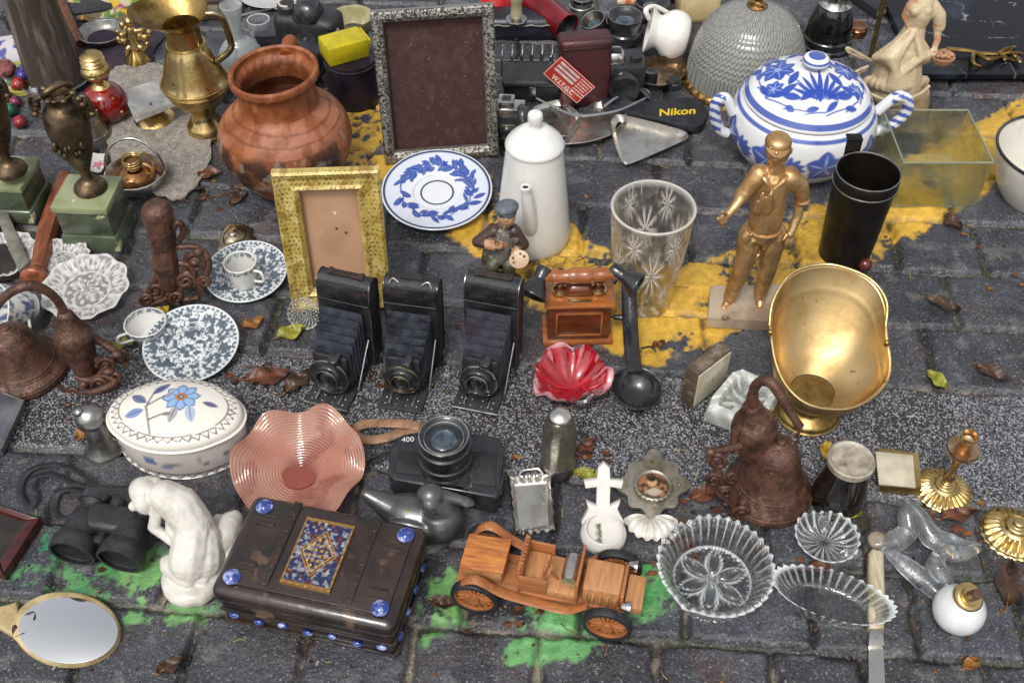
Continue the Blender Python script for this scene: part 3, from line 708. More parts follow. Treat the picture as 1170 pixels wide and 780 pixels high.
def seat(x, back, h):
    b = B(); b.add(box((x, 0, .044), (.026, bw-.004, .018), .003)); b.build('seat', WOR2, t)
    b = B(); b.add(box((x-.016, 0, .056), (.003, bw, .042+h), .001))
    for k in range(9): b.add(box((x-.0135, -bw/2+.004+k*(bw-.008)/8, .060+h/2), (.003, .0032, .030+h), .001))
    b.build('backrest', WOR, t)
    for sy in (-1, 1): b = B(); b.add(box((x, sy*bw/2, .054), (.032, .003, .026), .001)); b.build('side_panel', WOR, t)
seat(-.012, 1, .006); 
b = B(); b.add(box((L0+.026, 0, .046), (.046, bw-.006, .022), .004)); b.build('trunk', WOR2, t)
b = B(); b.add(box((L0+.026, 0, .0595), (.050, bw-.002, .004), .0015, (0, R(-6), 0))); b.build('trunk_lid', mat('amber_wood', '#b8753a', .4, col2='#8a4d22', sc=26, stretch=(1, 9, 9), bump=.2), t)
for sy in (-1, 1):
    b = B(); b.add(tube(cr([(L0-.002, sy*(tw/2-.004), .035), (-wb/2, sy*(tw/2-.002), .062), (-wb/2+.03, sy*(tw/2-.004), .042), (0, sy*(tw/2-.008), .028), (wb/2-.045, sy*(tw/2-.008), .028), (wb/2-.025, sy*(tw/2-.008), .046)], 5), .006, 8, flat=.25, up=(0, 0, 1))); b.build('mudguard', WOR, t)

# ---- small silver tray
t = thing('silver_tray', 'small rectangular silver tray with scalloped rim behind the toy car', 'tray', (607, 575))
def tray(u, v):
    x = (u-.5)*2; y = (v-.5)*2; e = max(abs(x), abs(y)); w = .0018*math.cos(16*math.atan2(y, x))*(e > .8)
    P = [(580, 545), (630, 541), (634, 607), (588, 612)]
    px = P[0][0]*(1-u)*(1-v)+P[1][0]*u*(1-v)+P[2][0]*u*v+P[3][0]*(1-u)*v; py = P[0][1]*(1-u)*(1-v)+P[1][1]*u*(1-v)+P[2][1]*u*v+P[3][1]*(1-u)*v
    q = Lp(px, py, .006); rr = 1+.03*math.cos(18*math.atan2(y, x))*sst(.7, 1, e)
    return (q.x*rr, q.y*rr, .003+.009*sst(.72, .92, e)+w*.5-.003*sst(.93, 1, e))
def sst(a, b_, x):
    x = min(1, max(0, (x-a)/(b_-a))); return x*x*(3-2*x)
b = B(); b.add(sheet(tray, 50, 60, .0016)); b.build('tray_body', SIL, t)
b = B(); b.add(tube(cr([Lp(592, 545, .012), Lp(596, 538, .014), Lp(606, 536, .014), Lp(616, 536, .014), Lp(620, 543, .012)], 4), .0018, 8)); b.build('handle', SIL, t)

# ---- holy water font with cross
t = thing('water_font', 'white porcelain holy water font with a flowered cross leaning behind the toy car', 'font', (688, 622))
def ft(P):
    c = np.zeros((len(P), 3)); c[:] = hx('#cdc9c2'); x, z = P[:, 0], P[:, 2]
    for (cx, cz, a, l, w, k) in ((-.012, .02, .5, .012, .002, '#4d5a35'), (.002, .016, 2.4, .010, .002, '#5a6236'), (0, .060, 1.2, .012, .0022, '#5d6a3a'), (-.003, .07, 2, .012, .002, '#9a6a74'), (.004, .066, .4, .014, .002, '#4d5a35')): c = mixc(c, k, leafm(x, z, cx, cz, a, l, w))
    return c
b = B(); b.add(lathe(sp([(0, 0), (.014, .002), (.024, .012), (.027, .024), (.022, .034), (.020, .033), (.022, .026), (0, .024)], 4), 40)); bd = b.build('basin', CERP, t, ft)
b = B(); b.add(prism([(-.023, .0), (.023, .0), (.025, .014), (.017, .030), (.020, .040), (.008, .034), (.008, .058), (.021, .056), (.023, .065), (.008, .067), (.0065, .082), (.0, .088), (-.0065, .082), (-.008, .067), (-.023, .065), (-.021, .056), (-.008, .058), (-.008, .034), (-.020, .040), (-.017, .030), (-.025, .014)], -.004, .004, .0015), M=TR(0, .010, .012, R(58))); b.build('cross_back', CERP, t, ft)

# ---- scallop shell
t = thing('scallop_shell', 'white ribbed scallop shell beside the porcelain font', 'shell', (743, 606))
def shell(u, v):
    a = R(12)+u*R(156); rad = v*.036*(1+.03*math.cos(18*a)*v); y = math.sin(a)*rad
    return (math.cos(a)*rad*.92, -.016+y*1.0, .004+.013*math.sin(min(1, v)*PI*.82)+.0012*math.cos(18*(a-R(90)))*v)
b = B(); b.add(sheet(shell, 110, 24, .0012)); b.build('valve', mat('shell_white', '#cfccc4', .4, col2='#a79f92', sc=60, bump=.2), t)
b = B(); b.add(box((0, -.0165, .0035), (.020, .007, .004), .0015)); b.build('hinge', MATS['shell_white'], t)
t.rotation_euler = (0, 0, R(178))

# ---- pewter brooch frame with portrait
t = thing('portrait_frame', 'ornate pale pewter frame with round portrait medallion above the shell', 'frame', (746, 556))
oc = [(746+ (37+4*math.cos(8*a)+3*math.cos(4*a))*math.cos(a), 554+(34+4*math.cos(8*a)+3*math.cos(4*a))*math.sin(a)) for a in [2*PI*k/80 for k in range(80)]]
b = B(); b.add(prism(L2(oc, .008), .006, .010, .0012)); fr = b.build('plate', mat('pale_pewter', '#aaa294', .4, .75, col2='#77705f', sc=40, bump=.25), t)
cc = Lp(746, 556, .011)
b = B(); b.add(lathe(sp([(.0185, 0), (.0235, .001), (.0235, .004), (.021, .0055), (.0185, .003)], 3), 64, lambda a, q, r, h: (r*(1+.04*math.cos(22*a)*(r > .021)), h), cap=False), M=TR(*cc)); b.build('beaded_bezel', MATS['pale_pewter'], fr)
def pt(P):
    x, y = P[:, 0]-cc.x, P[:, 1]-cc.y; c = np.zeros((len(P), 3)); c[:] = hx('#3a2a1c'); c = mixc(c, '#8a6038', sstep(.45, .6, fbm(x*200, y*200, 3)))
    c = mixc(c, '#b08d68', 1-sstep(.005, .0065, np.hypot(x+.001, (y-.004)*.85))); c = mixc(c, '#241811', 1-sstep(.0045, .006, np.hypot(x+.001, (y-.0095)))); return mixc(c, '#9c907c', leafm(x, y, -.010, -.010, 0, .02, .005))
b = B(); b.add(lathe([(.0002+.0185*k/14, .0022+.003*(1-(k/14)**2)) for k in range(15)], 40, cap=False), M=TR(*cc)); b.build('portrait', PNT, fr, pt)
b = B()
for k in range(4): b.add(ell(Lp(746+30*math.cos(R(45+90*k)+.75), 554+27*math.sin(R(45+90*k)+.75), .0105), (.0022, .0022, .0015), 10, 6))
b.build('rivet', BRSD, fr)

# ---- etched glass jar
t = thing('salt_shaker', 'small etched glass salt shaker with metal base ring below the red bowl', 'shaker', (637, 535))
P_ = prof(637, 535, [(0, 535), (20, 535), (21, 528), (19, 524), (19, 492), (17, 482), (12, 476), (12, 472), (0, 472)])
b = B(); b.add(lathe(sp(P_[3:7], 3)+[P_[6], (P_[6][0]-.002, P_[6][1])]+[(r-.003, h) for r, h in reversed(P_[3:6])], 40, lambda a, q, r, h: (r*(1+.03*math.cos(12*a)), h), cap=False)); b.build('glass_body', mat('smoky_glass', '#c9c6ba', .12, trans=.9, thin=.3, col2='#9b968a', sc=120, bump=.6, bsc=160), t)
b = B(); b.add(lathe([P_[0], P_[1], P_[2], (P_[3][0]+.0008, P_[3][1]), (0, P_[3][1])], 40)); b.build('base_ring', PEW, t)
b = B(); b.add(lathe(sp([(P_[6][0]+.001, P_[6][1]-.004), (P_[6][0]+.001, P_[6][1]+.003), (.006, P_[6][1]+.008), (0, P_[6][1]+.009)], 3), 28)); b.build('cap', SIL, t)

# ---- big crystal ashtray
def cut_bowl(name, label, at, ro, h, ribs, base, grp=None, m=None, cat='ashtray', petals=0, notch=0):
    t = thing(name, label, cat, at)
    def md(a, q, r, hh):
        k = sst(.5, .9, r/ro); return (r*(1+.018*math.cos(ribs*a)*k), hh+.0018*math.cos(ribs*a)*k*(hh > .004)-notch*max(0, math.cos(3*a+.4))**10*(hh > h*.6)*k)
    b = B(); b.add(lathe(sp([(0, .001), (base*.96, .001), (base, .003), (base+.002, .007), (ro*.86, h*.75), (ro, h*.93), (ro*.99, h), (ro*.9, h*.96), (ro*.72, h*.5), (base*.9, .010), (base*.4, .0085), (0, .0085)], 6), max(160, ribs*8), md))
    def cf(P):
        r = np.hypot(P[:, 0], P[:, 1]); a = np.arctan2(P[:, 1], P[:, 0]); k = sstep(.35, .9, np.cos(ribs*a)-.3)*sstep(base*.95, base*1.1, r)*.5  # rib crests whitened: bright edges painted into the glass
        for q in range(6): k = np.maximum(k, .55*(leafm(P[:, 0], P[:, 1], .004*math.cos(q*1.047+.3), .004*math.sin(q*1.047+.3), q*1.047+.3, base*.85, base*.22)-leafm(P[:, 0], P[:, 1], .006*math.cos(q*1.047+.3), .006*math.sin(q*1.047+.3), q*1.047+.3, base*.78, base*.17)))
        k = np.maximum(k, .5*(np.abs(r-base*.93) < .0012)); return gray(np.maximum(k, .5*sstep(ro*.95, ro, r)))
    b.build('bowl', ETC, t, cf); return t
s_ = S(812, 650)
t = cut_bowl('crystal_ashtray', 'large heavy crystal ashtray with cut flower base behind oval glass dish', (812, 668), 64*s_, .045, 36, 46*s_, notch=.007)
b = B()
for k in range(6):
    a = k*PI/3+.3; b.add(ell((.022*math.cos(a), .022*math.sin(a), .0115), (.016, .0075, .0035), 14, 8, (0, 0, a)))
b.add(ell((0, 0, .012), (.008, .008, .004), 14, 8)); b.build('cut_flower', GLSC, t)

# ---- oval glass dish
t = thing('glass_dish', 'clear oval glass dish with fluted rim lying across the table knife', 'glass dish', (945, 694))
c_ = Vector((0, 0, 0)); e1 = Lp(1012, 714, .0); e0 = Lp(880, 674, .0); La = (e1-e0).length/2; ang = math.atan2((e1-e0).y, (e1-e0).x); cen = (e0+e1)/2
b = B(); b.add(lathe(sp([(0, .001), (.66, .001), (.72, .004), (.9, .02), (1, .027), (.985, .029), (.88, .022), (.66, .006), (0, .005)], 4), 220, lambda a, q, r, h: (r*(1+.022*math.cos(34*a)*sst(.68, .9, r)+.05*math.cos(2*a)*sst(.5, 1, r)), h+.0012*math.cos(34*a)*sst(.6, .95, r)+.004*abs(math.cos(a))**6*sst(.7, 1, r))), M=TR(*cen, 0, 0, ang) @ Matrix.Diagonal((La, La*.50, 1, 1)))
def of(P):
    q = P-np.array(cen); x = (q[:, 0]*math.cos(ang)+q[:, 1]*math.sin(ang))/La; y = (-q[:, 0]*math.sin(ang)+q[:, 1]*math.cos(ang))/(La*.5); r = np.hypot(x, y); a = np.arctan2(y, x)
    return gray(np.maximum(sstep(.3, .9, np.cos(34*a)-.3)*sstep(.68, .8, r)*.5, .6*sstep(.94, 1, r)))  # fluting and rim painted pale as highlights
b.build('bowl', ETC, t, of)

# ---- heart glass dish
t = thing('glass_dish', 'small heart shaped pressed glass dish with two knobs beside iron bell', 'glass dish', (941, 622))
b = B(); hr = 36*S(941, 622)
b.add(lathe(sp([(0, .001), (.6, .001), (.7, .004), (.95, .018), (1, .020), (.95, .021), (.7, .009), (.1, .004), (0, .004)], 4), 160, lambda a, q, r, h: (r*(1+.03*math.cos(20*a)*sst(.6, 1, r)-.14*max(0, math.cos(a-PI/2))**8*sst(.3, 1, r)), h+.0013*math.cos(20*a)*sst(.1, .9, r))), M=Matrix.Diagonal((hr, hr, 1, 1))); b.build('bowl', ETC, t, lambda P: gray(np.maximum(sstep(.2, .9, np.cos(20*np.arctan2(P[:, 1], P[:, 0]))-.2)*sstep(.06, .2, np.hypot(P[:, 0], P[:, 1])/hr)*.5, .6*sstep(.9, 1, np.hypot(P[:, 0], P[:, 1])/hr))))
for p_, q_ in (((940, 590, .014), (942, 603, .016)), ((966, 634, .012), (979, 632, .012))): b = B(); b.add(cap(Lp(*p_), Lp(*q_), .007, .006)); b.build('knob', GB, t)

# ---- table knife
t = thing('table_knife', 'old table knife with ivory coloured handle under the oval glass dish', 'knife', (1000, 710))
k_ = [(990, 636), (994, 631), (1003, 631), (1008, 637), (1010, 700), (1008, 722), (990, 722), (990, 690)]
b = B(); b.add(prism(L2(k_), .001, .011, .004, 3)); b.build('handle', mat('ivory', '#b9ae94', .35, coat=.1, col2='#8d7f62', sc=30, stretch=(6, 1, 1)), t)
b = B(); b.add(prism(L2([(991, 722), (1007, 722), (1009, 742), (990, 742)]), .002, .009, .002)); b.build('bolster', SIL, t)
b = B(); b.add(prism(L2([(991, 741), (1008, 741), (1011, 800), (1009, 840), (996, 850), (991, 830)]), .003, .0055, .001)); b.build('blade', SIL, t)

# ---- two clear glass birds
for nm, lb, at, pts, rs in (
    ('glass_bird', 'upper clear blown glass bird with long tail beside brass candlestick', (1040, 615), [(998, 622, .012), (1022, 618, .012), (1038, 606, .018), (1036, 586, .03), (1040, 577, .036), (1052, 590, .03), (1064, 612, .018), (1090, 622, .013), (1120, 622, .008)], [.007, .013, .012, .010, .005, .009, .014, .012, .002]),
    ('glass_bird', 'lower clear blown glass bird touching the white glass perfume bottle', (1060, 650), [(1006, 624, .010), (1030, 642, .012), (1055, 662, .012), (1072, 676, .013), (1082, 664, .022), (1070, 648, .03), (1076, 632, .034), (1096, 632, .022), (1118, 628, .012)], [.003, .010, .013, .009, .009, .012, .007, .011, .003])):
    t = thing(nm, lb, 'glass bird', at)
    P_ = cr([Lp(*p) for p in pts], 8); b = B(); b.add(tube(P_, rs, 18)); b.build('body', GB, t)
    if at[1] == 615:
        b = B(); b.add(lathe(sp([(0, 0), (.008, 0), (.0105, .003), (.0105, .007), (.008, .010), (0, .0105)], 3), 28), M=TR(*Lp(1002, 618, .010), R(15), R(-20))); b.build('stopper', mat('frosted_glass', '#a5937f', .35, trans=.4, col2='#857260', sc=80), t)

# ---- perfume bottle
t = thing('perfume_bottle', 'round white glass perfume bottle with brass collar lying near the right', 'bottle', (1098, 708))
Mb = align(Lp(1096, 706, .016), Lp(1106, 674, .034))
b = B(); b.add(ell((0, 0, 0), (.0285, .0285, .026), 36, 20), M=TR(*Lp(1096, 696, .024), R(20))); b.build('body', mat('opal_glass', '#d5d7d6', .1, trans=.15, coat=.6, col2='#b9bdbb', sc=20), t)
cn = Lp(1104, 682, .0455)
b = B(); b.add(lathe(sp([(0, 0), (.014, 0), (.0165, .003), (.0165, .007), (.013, .010), (.010, .010), (.010, .014), (0, .014)], 2), 30), M=TR(cn.x, cn.y, cn.z-.002, R(18), R(10))); nk = b.build('collar', BRS, t)
b = B(); b.add(lathe([(0, .013), (.0055, .013), (.006, .018), (.0055, .025), (0, .026)], 18), M=TR(cn.x, cn.y, cn.z-.002, R(18), R(10))); b.build('stopper', mat('brown_stopper', '#4d3426', .4), t)

# ---- brass candlestick
def fluted_base(t, at, rpx, m=BRS, tall=.016, ribs=26):
    r = rpx*S(*at); b = B()
    b.add(lathe(sp([(0, .001), (1, .001), (1.0, .16), (.94, .28), (.55, .62), (.5, .58), (.40, .70), (.34, .9), (.20, .95), (.16, 1.15), (0, 1.2)], 4), 160, lambda a, q, rr, h: (rr*(1+.02*math.cos(ribs*a)*sst(.5, .9, rr)), h+.07*math.cos(ribs*a)*sst(.52, .62, rr)*(1-sst(.9, .98, rr))*(h > .1))), M=Matrix.Diagonal((r, r, tall, 1))); return b.build('base', m, t)
t = thing('candlestick', 'short brass candlestick with fluted round base beside the white gold-edged box', 'candlestick', (1077, 560))
fluted_base(t, (1077, 560), 30)
P_ = prof(1077, 556, [(4, 552), (3, 548), (5, 545), (7, 540), (4, 536), (3.2, 528), (5, 522), (9, 518), (17, 512), (19, 509), (18, 507), (8, 509), (7, 506), (8, 500), (9.5, 496), (10, 493), (8.5, 493), (7.5, 499), (0, 502)])
b = B(); b.add(lathe(P_, 40)); b.build('stem', mat('copper_brass', '#cdb391', .3, 1, col2='#94704f', sc=40), t)
t = thing('brass_rosette', 'fluted brass rosette lying on the setts at the right edge', 'rosette', (1157, 610))
fluted_base(t, (1157, 610), 34, BRS, .022, 24)

# ---- white box with gold edge, smoked jar
t = thing('trinket_box', 'flat cream square box with gold edge between dark jar and candlestick', 'box', (1024, 545))
b = B(); b.add(prism(L2([(999, 520), (1046, 527), (1049, 566), (1003, 562)], .0), .001, .018, .002), smooth=False); b.build('case', BRS, t)
IV = mat('cream_panel', '#bdb59f', .35, coat=.2, col2='#9b9079', sc=30, speck='#6f6656', ssc=60, sthr=.72)
b = B(); b.add(prism(L2([(1000, 516), (1043, 520), (1046, 557), (1004, 553)], .018), .017, .0195, .0008), smooth=False); b.build('panel', IV, t)
t = thing('glass_jar', 'squat dark brown glass jar with white lid behind the heart glass dish', 'jar', (955, 572))
P_ = prof(955, 574, [(0, 574), (27, 574), (30, 570), (30, 560), (27, 548), (25, 536), (25, 529)])
b = B(); b.add(lathe(sp(P_, 3)+[(P_[-1][0]-.003, P_[-1][1]), (P_[3][0]-.003, P_[3][1]), (0, P_[3][1]-.004)], 48)); b.build('body', mat('brown_glass', '#191512', .08, trans=.35, coat=.5, col2='#2a211b', sc=20), t)
z_ = P_[-1][1]; rr = P_[-1][0]
b = B(); b.add(lathe([(0, z_-.004), (rr+.0015, z_-.004), (rr+.002, z_+.004), (rr, z_+.006), (rr-.002, z_+.0045), (rr-.003, z_+.0035), (0, z_+.004)], 48)); b.build('lid', mat('worn_lid', '#a39a8c', .4, col2='#766b5d', sc=70, bump=.3, speck='#4a3f35', ssc=160, sthr=.66), t)
from mathutils.kdtree import KDTree
def figure(name, prims, m, parent=None, vox=.0016, smooth=3, colors=True, rough=0):
    "prims: list of ((verts, faces), colour); one fused body coloured by its nearest primitive"
    allv = []; cl = []
    for (v, f), c in prims:
        allv += v; cl += [hx(c)]*len(v)
    kd = KDTree(len(allv))
    for i, p in enumerate(allv): kd.insert(p, i)
    kd.balance()
    pf = (lambda P: np.array([cl[kd.find(p)[1]] for p in P])) if colors else None
    return blob(name, [p for p, c in prims], m, parent, vox, smooth, pf, rough=rough)
def rod(pts, r, n=10, k=6, **kw): return tube(cr(pts, k), r, n, **kw)

# ---- three folding cameras standing on their beds
def folding_camera(label, at, rot, top, w, ring, trim, handle, rk=.345, bel='#2b2e35'):
    t = thing('folding_camera', label, 'folding camera', at, rot=rot, group='folding bellows cameras in a row')
    H_ = HZ(at[0], at[1], top); D = .030; tl = R(-4)
    Mb = TR(0, .004, 0, tl)
    b = B(); o = rrect(D, H_, D*.47, 8); b.add(prism(o, -w/2, w/2, .0015), M=Mb @ TR(0, 0, H_/2) @ Euler((0, R(90), 0)).to_matrix().to_4x4() @ Matrix.Rotation(R(90), 4, 'Z'))
    bd = b.build('body', LEA, t)
    for sx in (-1, 1):
        b = B(); P = [(sx*w/2, y, H_/2+z) for z, y in [(p[1], p[0]) for p in o]]; b.add(tube(P, .0011, 6, True), M=Mb); b.build('edge_trim', trim, bd)
    b = B(); b.add(box((0, -D/2-.0012, H_*.88), (w*.98, .004, H_*.19), .0015), M=Mb); b.add(tube([(-w*.49, -D/2-.003, H_*.775), (w*.49, -D/2-.003, H_*.775)], .001, 6), M=Mb); b.build('roll_cover', BLK, bd)
    if handle: 
        b = B(); b.add(box((0, 0, H_+.0015), (w*.62, .010, .003), .001), M=Mb)
        for sx in (-1, 1): b.add(box((sx*w*.3, 0, H_+.002), (.006, .012, .004), .001), M=Mb)
        b.build('carry_strap', mat('brown_strap', '#3a2c26', .5, col2='#1d1613', sc=80, bump=.3), bd)
    else:
        b = B()
        for sx in (-1, 1): b.add(rod([(sx*w*.40, -.011, H_-.004), (sx*w*.33, -.008, H_+.003), (sx*w*.22, -.010, H_-.001)], .0013, 8), M=Mb)
        b.build('strap_lug', CHR, bd); b = B(); b.add(box((0, .002, H_+.001), (w*.4, .010, .0025), .001), M=Mb); b.build('carry_strap', LEA, bd)
    bl = .078; y0 = -D/2
    b = B(); b.add(box((0, y0-bl/2, .0035), (w*.84, bl, .005), .002)); be = b.build('bed', BLKM, t)
    b = B(); b.add(rod([(-w*.43, y0-bl-.001, .004), (w*.43, y0-bl-.001, .004)], .0016, 8, 1)); b.build('bed_edge', trim, be)
    b = B()
    for sx in (-1, 1): b.add(box((sx*w*.22, y0-bl/2, .0075), (.004, bl*.9, .003), .001))
    b.build('focus_rail', CHR if ring is CHR else PEW, be)
    b = B()
    for i in range(8): b.add(ell((-w*.3+.2*w*(i % 4), y0-bl+.006+.010*(i//4), .0062), (.0015, .0015, .001), 8, 5))
    b.build('rivet', PEW, be)
    ys = y0-bl*.56; n = 12
    def sec(f):
        hw = (.37-.07*f)*w; zt = H_*.76*(1-f)+.064*f; zb = .016*(1-f)+.014*f; y = (y0+.002)*(1-f)+ys*f; return hw, zt, zb, y
    v = []; fc = []
    for i in range(n+1):
        f = i/n; hw, zt, zb, y = sec(f); q = .0036 if i % 2 else -.0030
        v += [(-hw-q, y, zb-q), (hw+q, y, zb-q), (hw+q, y+.0002, zt+q), (-hw-q, y+.0002, zt+q)]
    for i in range(n): fc += [(4*i+k, 4*i+(k+1) % 4, 4*i+4+(k+1) % 4, 4*i+4+k) for k in range(4)]
    b = B(); b.add((v, fc), smooth=False); b.build('bellows', mat('bellows_'+bel[1:], bel, .28, col2='#43464f', sc=50, thr=(.42, .7), bump=.25, bsc=200), t)
    b = B(); b.add(box((0, ys-.003, .040), (w*.66, .005, .058), .002)); lb = b.build('lens_board', BLKM, t)
    Ml = TR(0, ys-.006, .038, R(84))
    rs = w*rk
    b = B(); b.add(lathe(sp([(rs, 0), (rs, .006), (rs-.001, .008), (rs*.72, .010), (rs*.62, .012), (rs*.60, .016), (rs*.5, .017)], 2), 48, lambda a, q, r, h: (r*(1+(.02*math.cos(40*a) if r > rs*.98 else 0)), h), cap=False), M=Ml); b.add(lathe([(rs*.5, .017), (rs*.42, .012), (rs*.2, .011), (0, .0112)], 40, cap=False), M=Ml); sh = b.build('shutter', BLK, lb)
    b = B(); b.add(tube([(p[0], p[1], .0085) for p in ringpts(rs*.97, n=48)], .0012, 8, True), M=Ml); b.build('shutter_ring', ring, sh)
    b = B(); b.add(tube([(p[0], p[1], .0165) for p in ringpts(rs*.56, n=40)], .0009, 8, True), M=Ml); b.build('lens_ring', ring, sh)
    b = B(); b.add(ell((0, 0, .0125), (rs*.40, rs*.40, .003), 24, 10), M=Ml); b.build('lens', mat('old_lens', '#121416', .03, coat=1, col2='#33312b', sc=50, rvar=.01), sh)
    b = B(); b.add(box((rs*.35, ys-.008, .070), (.014, .016, .011), .002)); vf = b.build('viewfinder', BLK, lb)
    b = B(); b.add(box((rs*.35, ys-.0165, .070), (.010, .001, .007), .0003)); b.build('finder_window', CHR, vf)
    for sx in (-1, 1):
        b = B(); b.add(tube([(sx*w*.44, y0-bl*.55, .006), (sx*w*.46, y0-.012, .045), (sx*w*.46, y0+.002, .058)], .0016, 8)); b.build('strut', PEW, t)
    b = B(); b.add(rod([(-w*.34, ys+.006, .010), (-w*.40, ys-.006, .030), (-w*.34, ys-.008, .045)], .0016, 8)); b.build('release_lever', PEW, lb)
folding_camera('black folding camera with dark dial and metal edged body in front of the gold frame', (404, 408), R(-17), 322, .072, PEW, mat('worn_edge', '#8f8b84', .4, .8, col2='#2b2a29', sc=60), True, .385)
folding_camera('black folding camera in mid row with brass lens ring and bright wire lugs', (476, 410), R(-10), 326, .070, mat('pale_brass', '#b9a77c', .3, 1, col2='#7c7365', sc=60), BLK, False, .33, '#24262b')
folding_camera('black folding camera nearest the toy telephone with a brown top strap', (563, 412), R(-14), 324, .071, CHR, PEW, True, .36, '#352f36')

# ---- upright frames leaning back
def frame3d(name, label, bl, br, ty, lean, bars, prof_, m, panel_m, back=.012, paint=None, ppaint=None):
    t = thing(name, label, 'frame', ((bl[0]+br[0])/2, (bl[1]+br[1])/2))
    a, b_ = G(*bl), G(*br); ex = (b_-a).normalized(); w = (b_-a).length
    global LOC, Y0
    LOC = (a+b_)/2; Y0 = LOC.y; t.location = LOC
    top = J((bl[0]+br[0])/2, ty, lean); h = math.hypot(top.y, top.z); tl = math.atan2(top.y, top.z)
    t.rotation_euler = (-tl, 0, math.atan2(ex.y, ex.x))
    # moulding: profile (inset, height) swept around the rectangle, in the plane x/z, facing -y
    prof_ = dens(prof_, 44); v = []; f = []; n = len(prof_)
    rows = []
    for (ins, ht) in prof_:
        row = []
        for (x0, z0, x1, z1) in ((-w/2+ins, ins, w/2-ins, ins), (w/2-ins, ins, w/2-ins, h-ins), (w/2-ins, h-ins, -w/2+ins, h-ins), (-w/2+ins, h-ins, -w/2+ins, ins)):
            K = 200
            for k in range(K):
                row.append(len(v)); v.append((x0+(x1-x0)*k/K, -ht, z0+(z1-z0)*k/K))
        rows.append(row)
    for A, C in zip(rows, rows[1:]+rows[:1]):
        for i in range(len(A)): f.append((A[i], A[(i+1) % len(A)], C[(i+1) % len(A)], C[i]))
    b = B(); b.add((v, f)); b.build('moulding', m, t, paint)
    ins = max(p[0] for p in prof_)
    b = B(); b.add(sheet(lambda u, q: (-w/2+ins-.001+(w-2*ins+.002)*u, (q-.5)*(h-2*ins+.002), -.004), 110, 160, .003), M=TR(0, 0, h/2, R(90))); b.build('backing_panel', panel_m, t, ppaint)
    return t, w, h
def goldp(P):
    x, z = P[:, 0], P[:, 2]; c = np.zeros((len(P), 3)); c[:] = hx('#ad974f')
    c = mixc(c, '#c2ad6c', sstep(.45, .7, fbm(x*60, z*60, 3))); c = mixc(c, '#8d6d28', sstep(.55, .7, fbm(x*90+7, z*90, 4))*.8)
    o = (np.abs(np.sin(x*520+2*np.sin(z*200)))*np.abs(np.sin(z*470)) > .5)*(P[:, 1] < -.0095); c = mixc(c, '#5f4a1e', o*.75*sstep(.4, .5, fbm(x*300, z*300, 2)))
    return mixc(c, '#33280f', (np.abs(((z*100+3*np.sin(x*40)) % 4.3)-.1) < .05)*.8*sstep(.45, .55, fbm(x*30, z*30, 2)))
def cardp(P):
    x, z = P[:, 0], P[:, 2]; c = np.zeros((len(P), 3)); c[:] = hx('#a98468'); c = mixc(c, '#94704f', sstep(.4, .7, fbm(x*20, z*20, 4))*.6)
    for cx, cz in ((.004, .125), (.016, .118)): c = mixc(c, '#2a2019', 1-sstep(.0014, .0026, np.hypot(x-cx, z-cz)))
    return mixc(c, '#d0bda5', 1-sstep(.0016, .0026, np.hypot(x-.004, z-.150)))
frame3d('picture_frame', 'worn yellow-gold frame with bare brown card leaning on the terracotta pot', (336, 350), (448, 346), 191, .034, 0,
        [(0, .000), (0, .012), (.003, .015), (.008, .013), (.012, .0105), (.022, .0105), (.026, .013), (.029, .010), (.032, .006), (.032, 0)], mat('gilt_paint', attr=True, rough=.4, metal=.1, bump=.45, bsc=260), mat('bare_card', attr=True, rough=.75), paint=goldp, ppaint=cardp)
def silp(P):
    x, z = P[:, 0], P[:, 2]; c = np.zeros((len(P), 3)); c[:] = hx('#a9a59c')
    o = sstep(.47, .55, fbm(x*520, z*520, 2))*((P[:, 1] < -.009)); c = mixc(c, '#2c2825', o*.9)
    return mixc(c, '#8b7a4a', (z < .012)*.5*sstep(.4, .6, fbm(x*50, z*50, 3)))
def velp(P):
    x, z = P[:, 0], P[:, 2]; c = np.zeros((len(P), 3)); c[:] = hx('#38211d'); c = mixc(c, '#452c27', sstep(.45, .8, fbm(x*90, z*90, 4))); c = mixc(c, '#6a554c', sstep(.80, .84, fbm(x*320, z*320, 2))*.7)
    return mixc(c, '#120b0a', 1-sstep(.002, .0045, np.hypot((x-.01), (z-.13)*1.6)))
frame3d('picture_frame', 'large silver filigree frame with empty brown velvet back behind the blue plate', (440, 184), (569, 174), 7, .045, 0,
        [(0, 0), (0, .012), (.002, .014), (.010, .0145), (.012, .013), (.016, .011), (.018, .008), (.018, 0)], mat('filigree_silver', attr=True, rough=.32, metal=.8, bump=.9, bsc=500), mat('brown_velvet', attr=True, rough=.9), paint=silp, ppaint=velp)

